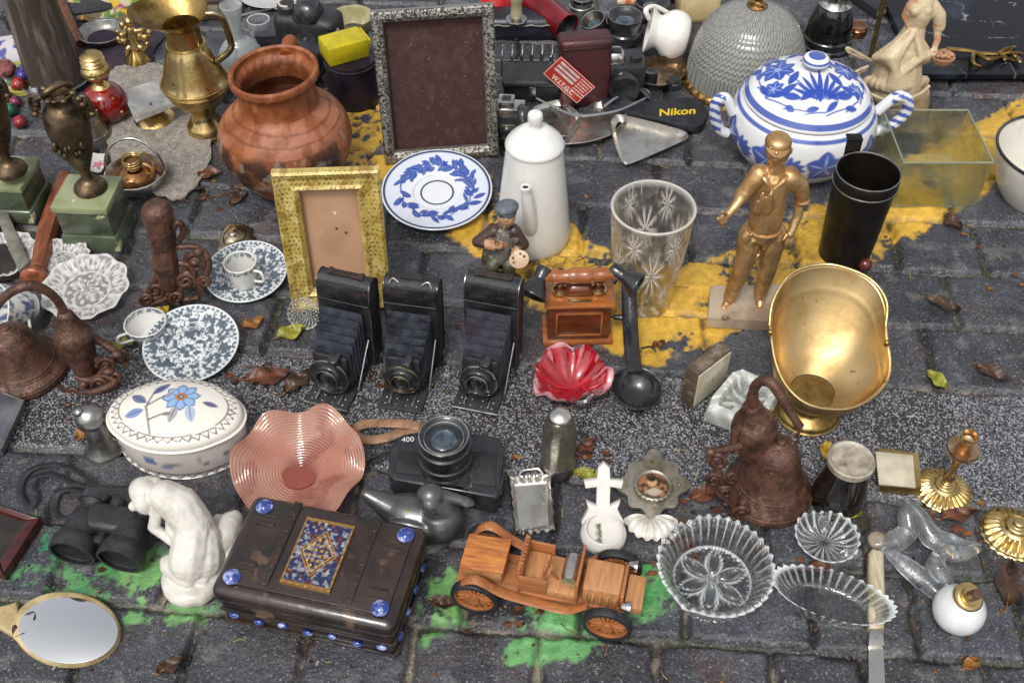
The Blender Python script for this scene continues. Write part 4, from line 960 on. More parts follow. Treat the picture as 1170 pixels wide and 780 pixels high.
# ---- plates, saucers and cups
def plate(name, label, at, rx, tilt, h, paint, cat='plate', well=.55, rz=0, tz=None, grp=None):
    t = thing(name, label, cat, at, group=grp); r = rx*S(*at)
    M_ = TR(0, 0, r*math.sin(abs(tilt))+.001, tilt, 0, rz)
    pr = sp([(0, .0035), (r*well, .0035), (r*(well+.06), .006), (r*.97, h), (r, h+.0008), (r*.99, h-.0018), (r*(well+.1), .0028), (r*well, 0), (0, .0003)], 10)
    pr = dens(pr, 150); b = B(); b.add(lathe(pr, 260), M=M_)
    Mi = M_.inverted(); Mi = np.array(Mi)
    def pf(P):
        q = P @ Mi[:3, :3].T+Mi[:3, 3]; return paint(q[:, 0]/r, q[:, 1]/r)
    b.build('dish', CERP, t, pf); return t
def blueplate(x, y):
    c = np.zeros((len(x), 3)); c[:] = hx('#cfd2d8'); rr = np.hypot(x, y); a = np.arctan2(y, x)
    c = mixc(c, '#b4bfd4', sstep(.5, .9, rr)*.4); ink = np.zeros(len(x)); ink2 = np.zeros(len(x))
    rnd = random.Random(4)
    for k in range(78):
        th = k/54*2*PI+rnd.uniform(-.05, .05); r0 = .66+rnd.uniform(-.05, .05); an = th+PI/2+rnd.choice((-1, 1))*rnd.uniform(.3, 1.1)
        if abs(((th+.2) % (2*PI))-PI) < .18: continue
        L = rnd.uniform(.16, .30); ink = np.maximum(ink, leafm(x, y, r0*math.cos(th), r0*math.sin(th), an, L, rnd.uniform(.034, .062), .012)); ink2 = np.maximum(ink2, leafm(x, y, r0*math.cos(th), r0*math.sin(th), an, L*.9, .008, .008))
    ink = np.maximum(ink, (1-sstep(.008, .02, np.abs(rr-.66-.03*np.sin(9*a)))))
    for k in range(9):
        th = k*.7; ink = np.maximum(ink, 1-sstep(.05, .07, np.hypot(x-.7*math.cos(th), y-.7*math.sin(th))*(1+.25*np.cos(5*np.arctan2(y-.7*math.sin(th), x-.7*math.cos(th))))))
    c = mixc(c, '#1c3a8c', ink*.96); c = mixc(c, '#6f86bb', ink2*.7)
    for q, w in ((.30, .012), (.975, .014)): c = mixc(c, '#1c2742', 1-sstep(w, w+.012, np.abs(rr-q)))
    return c
plate('plate', 'white plate with cobalt blue leaf wreath between silver frame and white coffee pot', (500, 228), 61, R(7), .012, blueplate, well=.42)
def transfer(x, y, cup=False):
    rr = np.hypot(x, y); a = np.arctan2(y, x); c = np.zeros((len(x), 3)); c[:] = hx('#c4c8c8')
    n1 = fbm(x*11+3, y*11, 4); n2 = fbm(x*24, y*24+5, 3)
    k = sstep(.47, .53, n1)*.9; k = np.where((rr > .42) & (rr < .5), .15+.5*sstep(.5, .56, n2), k); k = np.maximum(k, .8*sstep(.55, .6, n2)); k = np.where(rr > .93, .85*(np.abs(((a*26/PI) % 1)-.5) > .2), k)
    c = mixc(c, '#2b3c4c', k); return mixc(c, '#c9cccb', sstep(.965, .98, rr))
plate('saucer', 'blue transfer saucer leaning tilted behind the oval flowered box', (222, 402), 53, R(8), .011, transfer, 'saucer')
plate('saucer', 'blue transfer saucer holding a small white cup beside the gold frame', (283, 318), 46, R(5), .010, transfer, 'saucer')
def cup(label, base, z0, pr, band=True, hd=None, name='cup', Mx=None):
    t = thing(name, label, 'cup', base, z0); P = prof(base[0], base[1], pr, z0); P = sp([(0, P[0][1])]+P, 4); rt, ht = P[-1]
    full = P+[(rt-.0012, ht+.0006), (rt-.0025, ht-.001)]+[(max(0, r-.0028), max(h, .003)) for r, h in reversed(P[:-2])]
    M_ = Mx or Matrix(); b = B(); b.add(lathe(full, 90, cap=False), M=M_); Mi = np.array(M_.inverted())
    def pf(Q):
        q = Q @ Mi[:3, :3].T+Mi[:3, 3]; h = q[:, 2]/ht; a = np.arctan2(q[:, 1], q[:, 0]); rr = np.hypot(q[:, 0], q[:, 1])
        c = np.zeros((len(Q), 3)); c[:] = hx('#cdccc6')
        if band: c = mixc(c, '#34465a', ((h > .84) & (h < .97))*.85*sstep(.42, .5, fbm(a*9+4, h*30, 3)))
        if band == 2: c = mixc(c, '#2f4375', sstep(.5, .56, fbm(a*5, h*5, 3))*((h > .2) & (h < .8))*.9)
        return c
    b.build('bowl', CERP, t, pf)
    if hd is not None:
        b = B(); ca, sa = math.cos(hd), math.sin(hd); b.add(rod([(rt*.92*ca, rt*.92*sa, ht*.8), ((rt+.011)*ca, (rt+.011)*sa, ht*.82), ((rt+.012)*ca, (rt+.012)*sa, ht*.45), (rt*.72*ca, rt*.72*sa, ht*.3)], .0021, 10), M=M_); b.build('handle', CER, t)
    return t
cup('small white cup with patterned rim standing on the blue transfer saucer', (280, 324), .006, [(11, 326), (13, 324), (16, 314), (18.5, 303), (19, 299)], 1, R(-25))
cup('empty wide cup with blue rim standing alone above the leaning saucer', (172, 386), 0, [(11, 386), (13, 384), (19, 378), (23, 372), (24, 368)], 1, R(215))
cup('blue and white cup tipped on its side behind the left cast iron bell', (34, 362), 0, [(13, 362), (15, 360), (22, 350), (25, 340), (27, 332)], 2, R(280), Mx=TR(.012, 0, .022, R(35), R(-48)))

# ---- white enamel coffee pot
t = thing('coffee_pot', 'tall white enamel coffee pot with spout facing the viewer and black handle', 'coffee pot', (609, 270))
P_ = prof(609, 270, [(0, 273), (38, 273), (41, 268), (42, 258), (40, 235), (37, 205), (34, 178), (33, 168), (34, 165)])
ENA = mat('white_enamel', '#d2d1cc', .17, coat=.4, col2='#b9b6ae', sc=14, thr=(.5, .9), speck='#6f655a', ssc=26, sthr=.76)
b = B(); b.add(lathe([P_[0]]+sp(P_[1:], 4)+[(0, P_[-1][1])], 64)); b.build('body', ENA, t)
Q = prof(609, 270, [(34, 166), (34, 163), (29, 157), (20, 150), (14, 147), (10, 146)])
b = B(); b.add(lathe(sp(Q, 4)+[(0, Q[-1][1])], 56)); ld = b.build('lid', ENA, t)
hz = Q[-1][1]; b = B(); b.add(lathe(sp([(.008, 0), (.0075, .006), (.0105, .012), (.0105, .021), (.008, .025), (0, .026)], 3), 24), M=TR(0, 0, hz)); b.build('knob', ENA, ld)
b = B(); dy = -.044; b.add(tube(cr([J(606, 268, dy+.012), J(606, 258, dy-.004), J(604, 240, dy-.012), J(601, 220, dy-.014), J(600.5, 215, dy-.015)], 6), [.011, .0115, .0095, .0072, .0075], 20)); sp_ = b.build('spout', ENA, t)
e_ = J(600.5, 214.6, dy-.0155); b = B(); b.add(tube([e_+Vector((.0058*math.cos(k/20*2*PI), .0058*math.sin(k/20*2*PI), .0008)) for k in range(20)], .0017, 8, True)); b.add(ell(e_+Vector((0, 0, .0004)), (.005, .005, .0008), 16, 6), 1); b.build('spout_lip', [ENA, BLKM], sp_)
b = B(); b.add(rod([J(598, 150, .036), J(597, 128, .050), J(598, 134, .08), J(603, 200, .085), J(606, 236, .06), J(607, 240, .042)], [.0065, .0075, .0085, .0085, .007, .006], 14)); b.build('handle', BLK, t)

# ---- painter figurine
t = thing('figurine', 'small painted artist figurine in grey beret and brown jacket with palette', 'figurine', (573, 322))
sk, jk, tr_, sh_ = '#a9805f', '#3f2c26', '#4a4d38', '#6f6b66'
s1 = S(573, 300); U = lambda x: x*s1
def A_(px, py, dy=0): return J(px, py, dy)
pr = []
for a, b_, r0, r1, c in ((A_(562, 316, -.004), A_(563, 303, -.012), 6, 7.5, tr_), (A_(563, 303, -.012), A_(568, 292, .0), 7.5, 8, tr_), (A_(582, 316, -.004), A_(582, 303, -.012), 6, 7.5, tr_), (A_(582, 303, -.012), A_(578, 292, 0), 7.5, 8, tr_),
                       (A_(573, 291, 0), A_(574, 282, 0), 12, 12, sh_), (A_(574, 281, 0), A_(575, 267, .002), 12.5, 13, sh_), (A_(575, 264, .002), A_(578, 254, .002), 8, 5, sk),
                       (A_(565, 264, .0), A_(546, 276, -.004), 8, 6.5, jk), (A_(546, 276, -.004), A_(565, 282, -.016), 6, 5, jk), (A_(587, 264, 0), A_(598, 279, -.006), 8, 6.5, jk), (A_(598, 279, -.006), A_(588, 290, -.016), 6, 5, jk),
                       (A_(563, 262, .004), A_(558, 296, .004), 7, 8, jk), (A_(586, 262, .004), A_(590, 296, .004), 7, 8, jk), (A_(575, 262, .012), A_(575, 296, .012), 10, 12, jk),
                       (A_(565, 282, -.018), A_(571, 281, -.019), 4.5, 4, sk), (A_(588, 290, -.018), A_(592, 293, -.020), 4.5, 4, sk)):
    pr.append((cap(a, b_, U(r0), U(r1)), c))
hd = A_(579, 248, -.002)
pr += [(ell(hd, (U(9.5), U(9.5), U(11))), sk), (ell(A_(578, 251, -.0125), (U(2), U(2.4), U(2.8))), sk), (ell(A_(577, 258, -.010), (U(6), U(4), U(4))), '#5d4a3d'), (ell(A_(586, 247, .002), (U(3), U(5), U(7))), '#6a6058'), (ell(A_(572, 247, .002), (U(3), U(5), U(7))), '#6a6058'),
       (cap(A_(572, 247, -.0105), A_(575, 247, -.0115), U(1.2), U(1.2)), '#2b211c'), (cap(A_(581, 247, -.0115), A_(584, 247, -.0105), U(1.2), U(1.2)), '#2b211c')]
for k in range(4): pr.append((cap(A_(565+2*k, 281+k, -.020), A_(567+2*k, 278+k, -.022), U(1.1), U(.9)), sk))
for px in (560, 583): pr.append((ell(A_(px, 319, -.010), (U(7), U(10), U(4))), '#241c18'))
figure('body', pr, mat('painted_bisque', attr=True, rough=.45, bump=.3, bsc=350), t, .0011, 2)
b = B(); b.add(ell(A_(579, 237, .002), (U(13), U(13), U(7)), 24, 14, (R(-8), R(-10), 0))); b.add(lathe([(U(10.5), 0), (U(10.8), U(4)), (U(9.5), U(4.5))], 24, cap=False), M=TR(*A_(579, 243, 0))); b.build('beret', mat('grey_beret', '#5d636b', .6, col2='#474c54', sc=80), t)
pc = A_(593, 296, -.026)
b = B(); b.add(prism([(U(11*math.cos(a)*(1-.25*max(0, math.cos(a-2.2))**6)), U(10*math.sin(a))) for a in [2*PI*k/40 for k in range(40)]], 0, .0018, .0005), M=TR(*pc, R(48), R(-10)))
def palp(P):
    q = P-np.array(pc); c = np.zeros((len(P), 3)); c[:] = hx('#b89d80'); return c
pl = b.build('palette', PNT, t, palp)
b = B()
for k in range(5):
    a = k*.8+.4; b.add(ell((U(6.5*math.cos(a)), U(6*math.sin(a)), .002), (U(1.7), U(1.7), .001), 10, 6), k % 3, M=TR(*pc, R(48), R(-10)))
b.build('paint_dab', [mat('dab_red', '#7a2a20', .4), mat('dab_ochre', '#8a6a2a', .4), mat('dab_white', '#c9c0ae', .4)], pl)
b = B(); b.add(tube([A_(568, 282, -.022), A_(574, 266, -.024), A_(577, 258, -.016)], .0009, 6)); b.build('pipe', mat('pipe_brown', '#8a6034', .4), t)
b = B(); b.add(prism([(U(24*math.cos(a)), U(15*math.sin(a))) for a in [2*PI*k/30 for k in range(30)]], .0, .006, .002)); b.build('base', mat('figurine_base', '#3b3d2c', .5, col2='#23231a', sc=60, bump=.3), t)

# ---- cut glass vase
t = thing('glass_vase', 'tall cut crystal vase with star pattern standing on yellow paint', 'vase', (734, 341))
P_ = prof(734, 341, [(0, 343), (29, 343), (32, 340), (33, 333), (37, 312), (42, 285), (46, 260), (48, 242), (49, 236)])
ht = P_[-1][1]
def star(a, h):
    x = (a*6/(2*PI)) % 1-.5; v = 0
    for (cx, cz, sc_) in ((0, .52, 1.0), (.5, .80, .7), (-.5, .80, .7), (.5, .25, .6), (-.5, .25, .6)):
        dx, dz = (x-cx)*.9, (h/ht-cz)*1.25; r = math.hypot(dx, dz)/sc_; th = math.atan2(dz, dx)
        if r < .34: v = max(v, (1-r/.34)*max(0, abs(math.cos(5*th))-.72)/.28*(1 if r > .02 else 0))
    return v
def vm(a, q, r, h): return (r*(1-.05*star(a, h)) if q < .85 else r*(1+.0), h)
pr_ = dens([P_[0]]+sp(P_[1:], 6), 110)
b = B(); b.add(lathe(pr_+[(P_[-1][0]-.002, ht+.0012), (P_[-1][0]-.004, ht)]+[(r-.0045, h) for r, h in sp(P_[2:-1], 6)[::-1]]+[(P_[2][0]-.008, .010), (0, .011)], 420, lambda a, q, r, h: vm(a, q, r, h))); 
def vcut(P):
    a = np.arctan2(P[:, 1], P[:, 0]) % (2*PI); k = np.array([star(q, h) for q, h in zip(a, P[:, 2])]); zz = P[:, 2]/ht
    k = np.maximum(np.clip(k*1.5, 0, 1), .35*sstep(.15, .9, np.cos(12*a+30*zz))*(zz < .12)); k = np.maximum(k, .6*sstep(.985, .995, zz)); return gray(k*.85)
b.build('body', etched('amber_crystal', '#fbf8f1', .2, .15), t, vcut)

# ---- gilded golfer on marble slab
t = thing('golfer_statue', 'gilded statue of a man in cap and polo shirt on a pale marble slab', 'statue', (850, 352))
MAR = mat('pale_marble', '#a5947e', .3, coat=.2, col2='#7c6957', sc=14, thr=(.42, .6), speck='#5e4c3e', ssc=40, sthr=.66)
b = B(); b.add(prism(L2([(812, 326), (905, 324), (900, 368), (809, 363)], .02), .001, .020, .0015), smooth=False); b.build('plinth', MAR, t)
s1 = S(860, 270, .12); s_l = lambda *a: [J(*q) for q in a]
def limb(pts, rs): return [(q, '#000000') for q in chain(s_l(*pts), [U(r) for r in rs])]
pr = []
pr += limb([(858, 268, 0), (849, 305, -.012), (834, 338, -.006)], [15, 10.5, 8]); pr += limb([(885, 268, .0), (877, 306, -.008), (869, 335, -.004)], [15, 11, 8.5])
pr += limb([(833, 344, -.004), (827, 352, -.016)], [6.5, 5]); pr += limb([(869, 340, -.004), (868, 350, -.016)], [6.5, 5])
pr += limb([(872, 262, 0), (875, 245, .0), (879, 225, .002), (884, 206, .002)], [18.5, 19.5, 20, 19]); pr += limb([(884, 203, .002), (888, 182, -.002)], [13, 7.5])
pr += limb([(868, 199, 0), (857, 212, -.006), (847, 224, -.010)], [11.5, 9.5, 8.5]); pr += limb([(851, 221, -.010), (838, 238, -.022), (829, 248, -.028)], [6.2, 5.4, 4.2])
pr += limb([(902, 202, 0), (914, 212, .0), (917, 228, .002)], [12, 9.5, 8.5]); pr += limb([(915, 224, .002), (911, 248, -.006), (903, 268, -.016)], [6.2, 5.4, 4.2])
for k in range(4): pr += limb([(826+1.5*k, 247+2.2*k, -.031), (820+1.5*k, 250+2*k, -.036), (823+1.5*k, 255+1.5*k, -.033)], [2, 1.9, 1.6])
pr += limb([(829, 245, -.03), (826, 242, -.036)], [2, 1.6])
for k in range(4): pr += limb([(900+2*k, 270+.6*k, -.018), (898+2*k, 278+.5*k, -.021), (897+1.6*k, 284, -.018)], [2, 1.9, 1.5])
pr += limb([(899, 268, -.02), (895, 274, -.024)], [2, 1.6])
for (px, py) in ((847, 224), (917, 229)): pr.append((ell(J(px, py, -.008 if px < 880 else 0), (U(9.4), U(9), U(4)), 20, 10, (0, R(35 if px < 880 else -12), 0)), '#000000'))
for k in range(9):  # trouser and shirt creases
    q = k*1.3; pr += limb([(862+2.2*k, 240+3*math.sin(q), -.0215), (866+1.9*k, 226+5*math.sin(q+1), -.0235)], [3.0, 1.8]); pr += limb([(852+3*k+6*(k > 4), 276+8*(k % 4), -.0150), (858+3*k+6*(k > 4), 268+8*(k % 4), -.0165)], [2.6, 1.8])
for k in range(5):  # shirt blouse over the belt
    a = k/5*2*PI; pr.append((ell(J(874+13*math.cos(a), 250+2*math.sin(a), .011*math.sin(a)), (U(7), U(6), U(7))), '#000000'))
hd = J(889, 172, -.004)
pr += [(ell(hd, (U(13), U(14.5), U(16.5))), '#0'.ljust(7, '0')), (ell(J(887, 175, -.0225), (U(2.2), U(3), U(3.2))), '#000000'), (ell(J(881, 177, -.0165), (U(3.4), U(3), U(3))), '#000000'), (ell(J(893, 177, -.0165), (U(3.4), U(3), U(3))), '#000000'), (ell(J(886, 181, -.017), (U(6), U(5), U(4.5))), '#000000'), (ell(J(886, 178.5, -.0205), (U(4), U(2), U(1.2))), '#000000'),
       (ell(J(903, 172, .0), (U(2.5), U(4), U(5))), '#000000'), (ell(J(876, 172, .0), (U(2.5), U(4), U(5))), '#000000')]
for px in (881, 891): pr.append((ell(J(px, 169, -.0195), (U(2.4), U(1.5), U(1.4))), '#000000'))
figure('body', pr, GLD, t, .0014, 2, colors=False, rough=.0006)
b = B(); c_ = J(889, 163.5, -.003)
b.add(lathe(sp([(U(13.6), 0), (U(13.8), U(2.5)), (U(11.5), U(7)), (U(6), U(9.5)), (0, U(10))], 4), 32, cap=False), M=TR(*c_, R(6)))
b.add(sheet(lambda u, v: ((U(13.3)+v*U(1)*max(0, math.sin(PI*u)))*math.cos(PI+PI*u), (U(13.0)+v*U(8)*max(0, math.sin(PI*u))**.8)*math.sin(PI+PI*u), .0008-v*.002), 24, 6, .0015), M=TR(*c_, R(6), 0, R(-8))); b.build('cap', GLD, t)
cl = J(886, 196, -.004)
b = B(); b.add(rod([J(874, 196, .006), J(874, 203, -.016), J(882, 216, -.0215)], [U(3), U(3.2), U(1.5)], 8, flat=.5)); b.add(rod([J(899, 196, .006), J(896, 204, -.016), J(884, 216, -.0215)], [U(3), U(3.2), U(1.5)], 8, flat=.5)); b.add(rod([J(874, 196, .006), J(887, 192, .018), J(899, 196, .006)], [U(3), U(3), U(3)], 8)); b.build('collar', GLD, t)
b = B(); b.add(tube([(p[0]+J(873, 259, 0).x, p[1], J(873, 259, 0).z) for p in ringpts(U(18.6), U(18.2), 40)], U(2.2), 8, True)); b.build('belt', GLD, t)

# ---- dark metal cylinder
t = thing('metal_tube', 'tall open dark brown metal cylinder standing behind the brass coal scuttle', 'cylinder', (964, 290))
TUB = mat('dark_tin', '#2b2521', .42, .6, col2='#171412', sc=30, bump=.2)
P_ = prof(964, 290, [(0, 292), (28, 292), (28.5, 289), (36, 208), (37, 206), (37, 197), (36.2, 196)])
b = B(); b.add(lathe(P_+[(P_[-1][0]-.0015, P_[-1][1]-.001)]+[(P_[3][0]-.002, P_[3][1]), (P_[2][0]-.003, .004), (0, .004)], 56)); b.build('body', TUB, t)
rz = P_[3]; b = B(); b.add(tube([(p[0], p[1], rz[1]) for p in ringpts(rz[0]+.0004, n=56)], .0012, 8, True)); b.add(tube([(p[0], p[1], P_[-1][1]) for p in ringpts(P_[-1][0], n=56)], .0011, 8, True)); b.build('rim_bead', PEW, t)
b = B(); zt = P_[-1][1]; b.add(box((-.012, P_[-1][0]+.003, zt-.012), (.022, .004, .06), .001, (R(-6), 0, 0))); b.add(box((-.012, P_[-1][0]+.010, zt+.018), (.022, .016, .003), .001)); b.build('lug', TUB, t)
t = thing('ball', 'small dull red ball beside the dark metal cylinder', 'ball', (986, 308))
b = B(); b.add(ell((0, 0, .0105), .0105, 24, 14)); b.build('sphere', mat('red_ball', '#5a1c14', .3, coat=.3, col2='#33100b', sc=60), t)

# ---- brass coal scuttle
t = thing('coal_scuttle', 'open brass helmet coal scuttle on a round foot tilted to the viewer', 'coal scuttle', (926, 470))
rim = [(880, 372), (884, 345), (897, 322), (918, 309), (945, 305), (975, 311), (998, 326), (1010, 350), (1013, 385), (1017, 415), (1012, 437), (990, 458), (962, 467), (925, 462), (900, 442), (886, 412)]
rz_ = lambda y: .054+(467-y)/162*.088
RP = [Lp(x, y, rz_(y)) for x, y in rim]; RP = cr(RP+[RP[0]], 8)[:-1]; NR = len(RP)
bc = Lp(928, 447, .032); br = 26*S(930, 455)
import bisect
def sc(inner):
    def f(u, v):
        i = int(round(u*NR)) % NR; p = RP[i]; d = (p-bc); a = math.atan2(d.y, d.x); q = bc+Vector((math.cos(a)*br, math.sin(a)*br, 0))
        w = q.lerp(p, v); out = Vector((math.cos(a), math.sin(a), -.55)); w = w+out*(.009*math.sin(PI*v)**.9)
        g = .0012*math.exp(-((v-.78)/.02)**2)
        if inner: w = w+Vector((-math.cos(a)*.0016, -math.sin(a)*.0016, .0012+g))
        return w
    return f
b = B(); b.add(sheet(sc(True), NR, 40, 0, True)); b.add(sheet(sc(False), NR, 40, 0, True)); b.add(tube([p for p in RP], .0022, 8, True))
b.add(lathe([(0, 0), (br, 0), (br*1.02, -.002), (0, -.003)], 40), M=TR(*bc)); b.build('bowl', mat('dull_brass', '#bda275', .42, 1, col2='#937a4c', sc=16, thr=(.4, .7), bump=.06, bsc=200, rvar=.14, speck='#7d6236', ssc=70, sthr=.68), t)
b = B(); b.add(lathe(sp([(0, .0), (.040, .0), (.041, .004), (.038, .009), (.028, .016), (.026, .024), (.030, .033), (0, .033)], 4), 48), M=TR(bc.x-.002, bc.y-.006, 0)); b.build('foot', BRSD, t)
b = B(); hh = [RP[int(NR*k)] for k in (.40, .45, .5, .54)]
b.add(rod([Lp(1012, 372, .125), Lp(1013, 345, .145), Lp(998, 322, .16), Lp(972, 308, .165), Lp(940, 302, .163), Lp(905, 312, .158), Lp(884, 342, .14), Lp(879, 372, .12)], .0021, 10)); b.build('bail_handle', BRS, t)
for p in (Lp(1013, 392, .108), Lp(880, 380, .112)):
    b = B(); b.add(ell(p, (.004, .004, .005), 14, 8)); b.build('pivot', BRSD, t)

# ---- toy telephone
t = thing('toy_telephone', 'miniature wooden wall-style telephone with black receiver beside the ladle', 'telephone', (660, 392))
s1 = S(660, 392); w = 70*s1; d_ = .044; h = HZ(660, 392, 350)
t.rotation_euler = (0, 0, R(2))
MAH = mat('mahogany', '#683319', .25, coat=.5, col2='#421d0d', sc=24, stretch=(1, 4, 4), bump=.15)
MAHL = mat('light_mahogany', '#9a5a2c', .25, coat=.5, col2='#74401c', sc=24, stretch=(1, 4, 4))
b = B(); b.add(box((0, d_/2, h/2), (w, d_, h), .002)); cs = b.build('case', MAH, t)
b = B(); b.add(box((0, d_/2, .004), (w+.012, d_+.012, .008), .002)); b.build('plinth', MAHL, cs); b = B(); b.add(box((0, d_/2, h+.002), (w+.010, d_+.010, .006), .002)); b.build('moulding', MAHL, cs)
b = B()
for (x, z, a, c) in ((0, h*.82, w*.72, .003), (0, h*.25, w*.72, .003), (-w*.36, h*.53, .003, h*.58), (w*.36, h*.53, .003, h*.58)): b.add(box((x, -.0015, z), (a, .003, c), .0007))
b.build('door_panel', MAHL, cs)
b = B(); b.add(box((0, d_*.55, h+.012), (w*.5, d_*.6, .020), .006, taper=.7)); b.add(box((0, d_*.1, h+.0055), (w*.36, .006, .001), .0003), 1); nk = b.build('neck', [MAH, BRS], t)
zc = h+.040
for sx in (-1, 1):
    b = B(); b.add(lathe(sp([(.008, 0), (.009, .004), (.005, .009), (.006, .016), (.008, .024), (.006, .032), (.0075, .036), (.004, .043), (0, .044)], 3), 22), M=TR(sx*w*.31, d_*.5, h+.005)); pz = b.build('cradle_post', MAH, t)
    b = B(); b.add(lathe([(.0085, 0), (.011, .001), (.011, .004), (.0085, .005)], 22, cap=False), M=TR(sx*w*.31, d_*.5, h+.007)); b.build('brass_ring', BRS, pz)
P0 = Vector((-w*.62, d_*.38, zc)); P1 = Vector((w*.62, d_*.38, zc+.002)); L_ = (P1-P0).length
b = B(); b.add(lathe(sp([(0, 0), (.0075, 0), (.0075, .006), (.006, .010), (.0095, .016), (.0095, .020), (.0085, L_*.32), (.011, L_*.4), (.010, L_*.5), (.011, L_*.6), (.0085, L_*.68), (.0095, L_-.02), (.006, L_-.01), (.0075, L_-.006), (.0075, L_), (0, L_)], 2), 26), M=align(P0, P1)); b.build('handset', MAHL, t)
for P, dd, s in ((P0, Vector((-.012, -.020, -.014)), 1), (P1, Vector((.014, -.010, -.004)), .9)):
    b = B(); b.add(lathe(sp([(0, -.014), (.009, -.014), (.010, -.004), (.009, .004), (.0135*s, .012), (.018*s, .022), (.0195*s, .027), (.018*s, .028), (.010, .018), (0, .016)], 3), 30), M=align(P, P+dd)); b.build('receiver_cup', BLK, t)
b = B(); b.add(tube([(w/2, d_*.4, h*.45), (w/2+.008, d_*.4, h*.45)], .0015, 8)); b.add(lathe(sp([(0, 0), (.003, 0), (.004, .005), (.005, .012), (.003, .016), (0, .017)], 3), 18), M=align((w/2+.007, d_*.4, h*.45), (w/2+.02, d_*.35, h*.45))); b.build('crank', BLK, t)

# ---- black ladle
t = thing('ladle', 'black iron ladle with wide hooked handle beside the ruffled red bowl', 'ladle', (727, 455))
r = 28*S(727, 445); cb = Lp(727, 444, .026)
b = B(); b.add(lathe(sp([(0, -.022), (r*.5, -.019), (r*.85, -.009), (r, .002), (r*.97, .003), (r*.8, -.008), (r*.45, -.017), (0, -.019)], 5), 48), M=TR(*cb, R(6), R(6))); b.build('bowl', BLK, t)
b = B(); b.add(rod([Lp(725, 425, .032), Lp(722, 400, .036), Lp(720, 370, .042), Lp(719, 340, .052), Lp(719, 320, .062), Lp(716, 309, .066), Lp(704, 310, .062), Lp(696, 322, .05)], [.0105, .0105, .0105, .0105, .0115, .013, .011, .009], 12, flat=.28, up=(0, -.5, 1))); b.build('handle', BLK, t)
b = B(); b.add(tube([Lp(722, 333, .060)+Vector((.004*math.cos(k/14*2*PI), .004*math.sin(k/14*2*PI), .0005)) for k in range(14)], .001, 8, True)); b.build('eyelet', PEW, t)
b = B()
for k in range(2): b.add(rod([Lp(727+5*k, 462, .006), Lp(729+5*k, 470, .004), Lp(728+5*k, 476, .001)], .0028, 8))
b.add(rod([Lp(733, 398, .03), Lp(744, 396, .024), Lp(750, 402, .018)], .0015, 8)); b.build('hook', BLK, t)

# ---- ruffled red bowl
t = thing('glass_bowl', 'ruffled bright red glass bowl in front of the toy telephone', 'glass bowl', (651, 446))
R0 = 43*S(651, 440)
def rb(u, v):
    a = 2*PI*u; k = v**2.5; fo = math.cos(3*a+.9)
    r = R0*(v*(.98+.035*fo*k+.02*math.cos(7*a)*k)); z = .004+.036*v**2.4+.005*math.cos(6*a+.5)*k*v+.003*math.cos(11*a)*k-.006*sst(.9, 1, v)*max(0, fo)
    r += R0*.10*sst(.88, 1, v)*(fo > 0)*fo
    return (r*math.cos(a), r*math.sin(a)*.96, z)
b = B(); b.add(sheet(rb, 160, 50, .004, True))
def rp(P):
    rr = np.hypot(P[:, 0], P[:, 1])/R0; c = np.zeros((len(P), 3)); c[:] = hx('#b20c20'); an = np.arctan2(P[:, 1], P[:, 0]); c = mixc(c, '#8a0618', sstep(.42, .6, fbm(an*4, rr*4, 3))*.8); c = mixc(c, '#e0b4b6', sstep(.56, .62, fbm(an*5+9, rr*2.2, 3))*sstep(.45, .7, rr)*.5)
    return mixc(c, '#d9a0a4', sstep(.93, 1.0, rr)*.8)
b.build('bowl', mat('red_glass', attr=True, rough=.06, trans=.25, coat=1, ior=1.5, rvar=.03), t, rp)
for k in range(3):
    b = B(); a = k*2.1+1.0; b.add(rod([(R0*.95*math.cos(a+q), R0*.93*math.sin(a+q), .034+.006*math.sin(q*8)) for q in (-.5, -.3, -.1, .1, .3, .5)], .0026, 8)); b.build('clear_edge', GB, t)

# ---- wooden box clock and square glass block
t = thing('box_clock', 'small worn wooden box with white front standing on edge near the glass ashtray', 'box', (809, 451))
a, c = G(790, 467), G(828, 437); ex = (c-a).normalized(); w = (c-a).length; an = math.atan2(ex.y, ex.x); h = HZ(790, 467, 428); dd = .020
t.location = (a+c)/2; t.rotation_euler = (0, 0, an)
b = B(); b.add(box((0, dd/2, h/2), (w, dd, h), .0015)); b.build('case', mat('worn_grey_wood', '#4a3c2e', .55, col2='#7b6f60', sc=40, thr=(.5, .7), bump=.4, stretch=(1, 1, 4)), t)
b = B(); b.add(box((0, -.0006, h/2), (w*.93, .003, h*.88), .0008)); fa = b.build('front', IV, t)
b = B(); b.add(ell((0, -.0025, h*.5), (.0022, .001, .003), 10, 6)); b.build('keyhole', PEW, fa)
t = thing('glass_ashtray', 'square clear cut glass block ashtray behind the right cast iron bell', 'ashtray', (847, 470))
b = B(); o = [(806, 468), (812, 452), (836, 424), (848, 420), (888, 438), (892, 448), (872, 482), (860, 488)]
n_ = len(o); cq = [sum(p[0] for p in L2(o, .026))/n_, sum(p[1] for p in L2(o, .026))/n_]; oo = np.array(L2(o, .026)); v = []; f = []
def ob(k, z): return [(cq[0]+(p[0]-cq[0])*k, cq[1]+(p[1]-cq[1])*k, z) for p in [oo[i]*(1-q/8)+oo[(i+1) % n_]*q/8 for i in range(n_) for q in range(8)]]
LV = [ob(.9, .001), ob(1, .004), ob(1.0, .020), ob(.93, .027), ob(.70, .027), ob(.60, .016), ob(.3, .014)]; m_ = n_*8
for q in LV: v += q
for k in range(len(LV)-1): f += [(k*m_+i, k*m_+(i+1) % m_, (k+1)*m_+(i+1) % m_, (k+1)*m_+i) for i in range(m_)]
f += [tuple(range(m_))[::-1], tuple(range(6*m_, 7*m_))]
b.add((v, f), smooth=False)
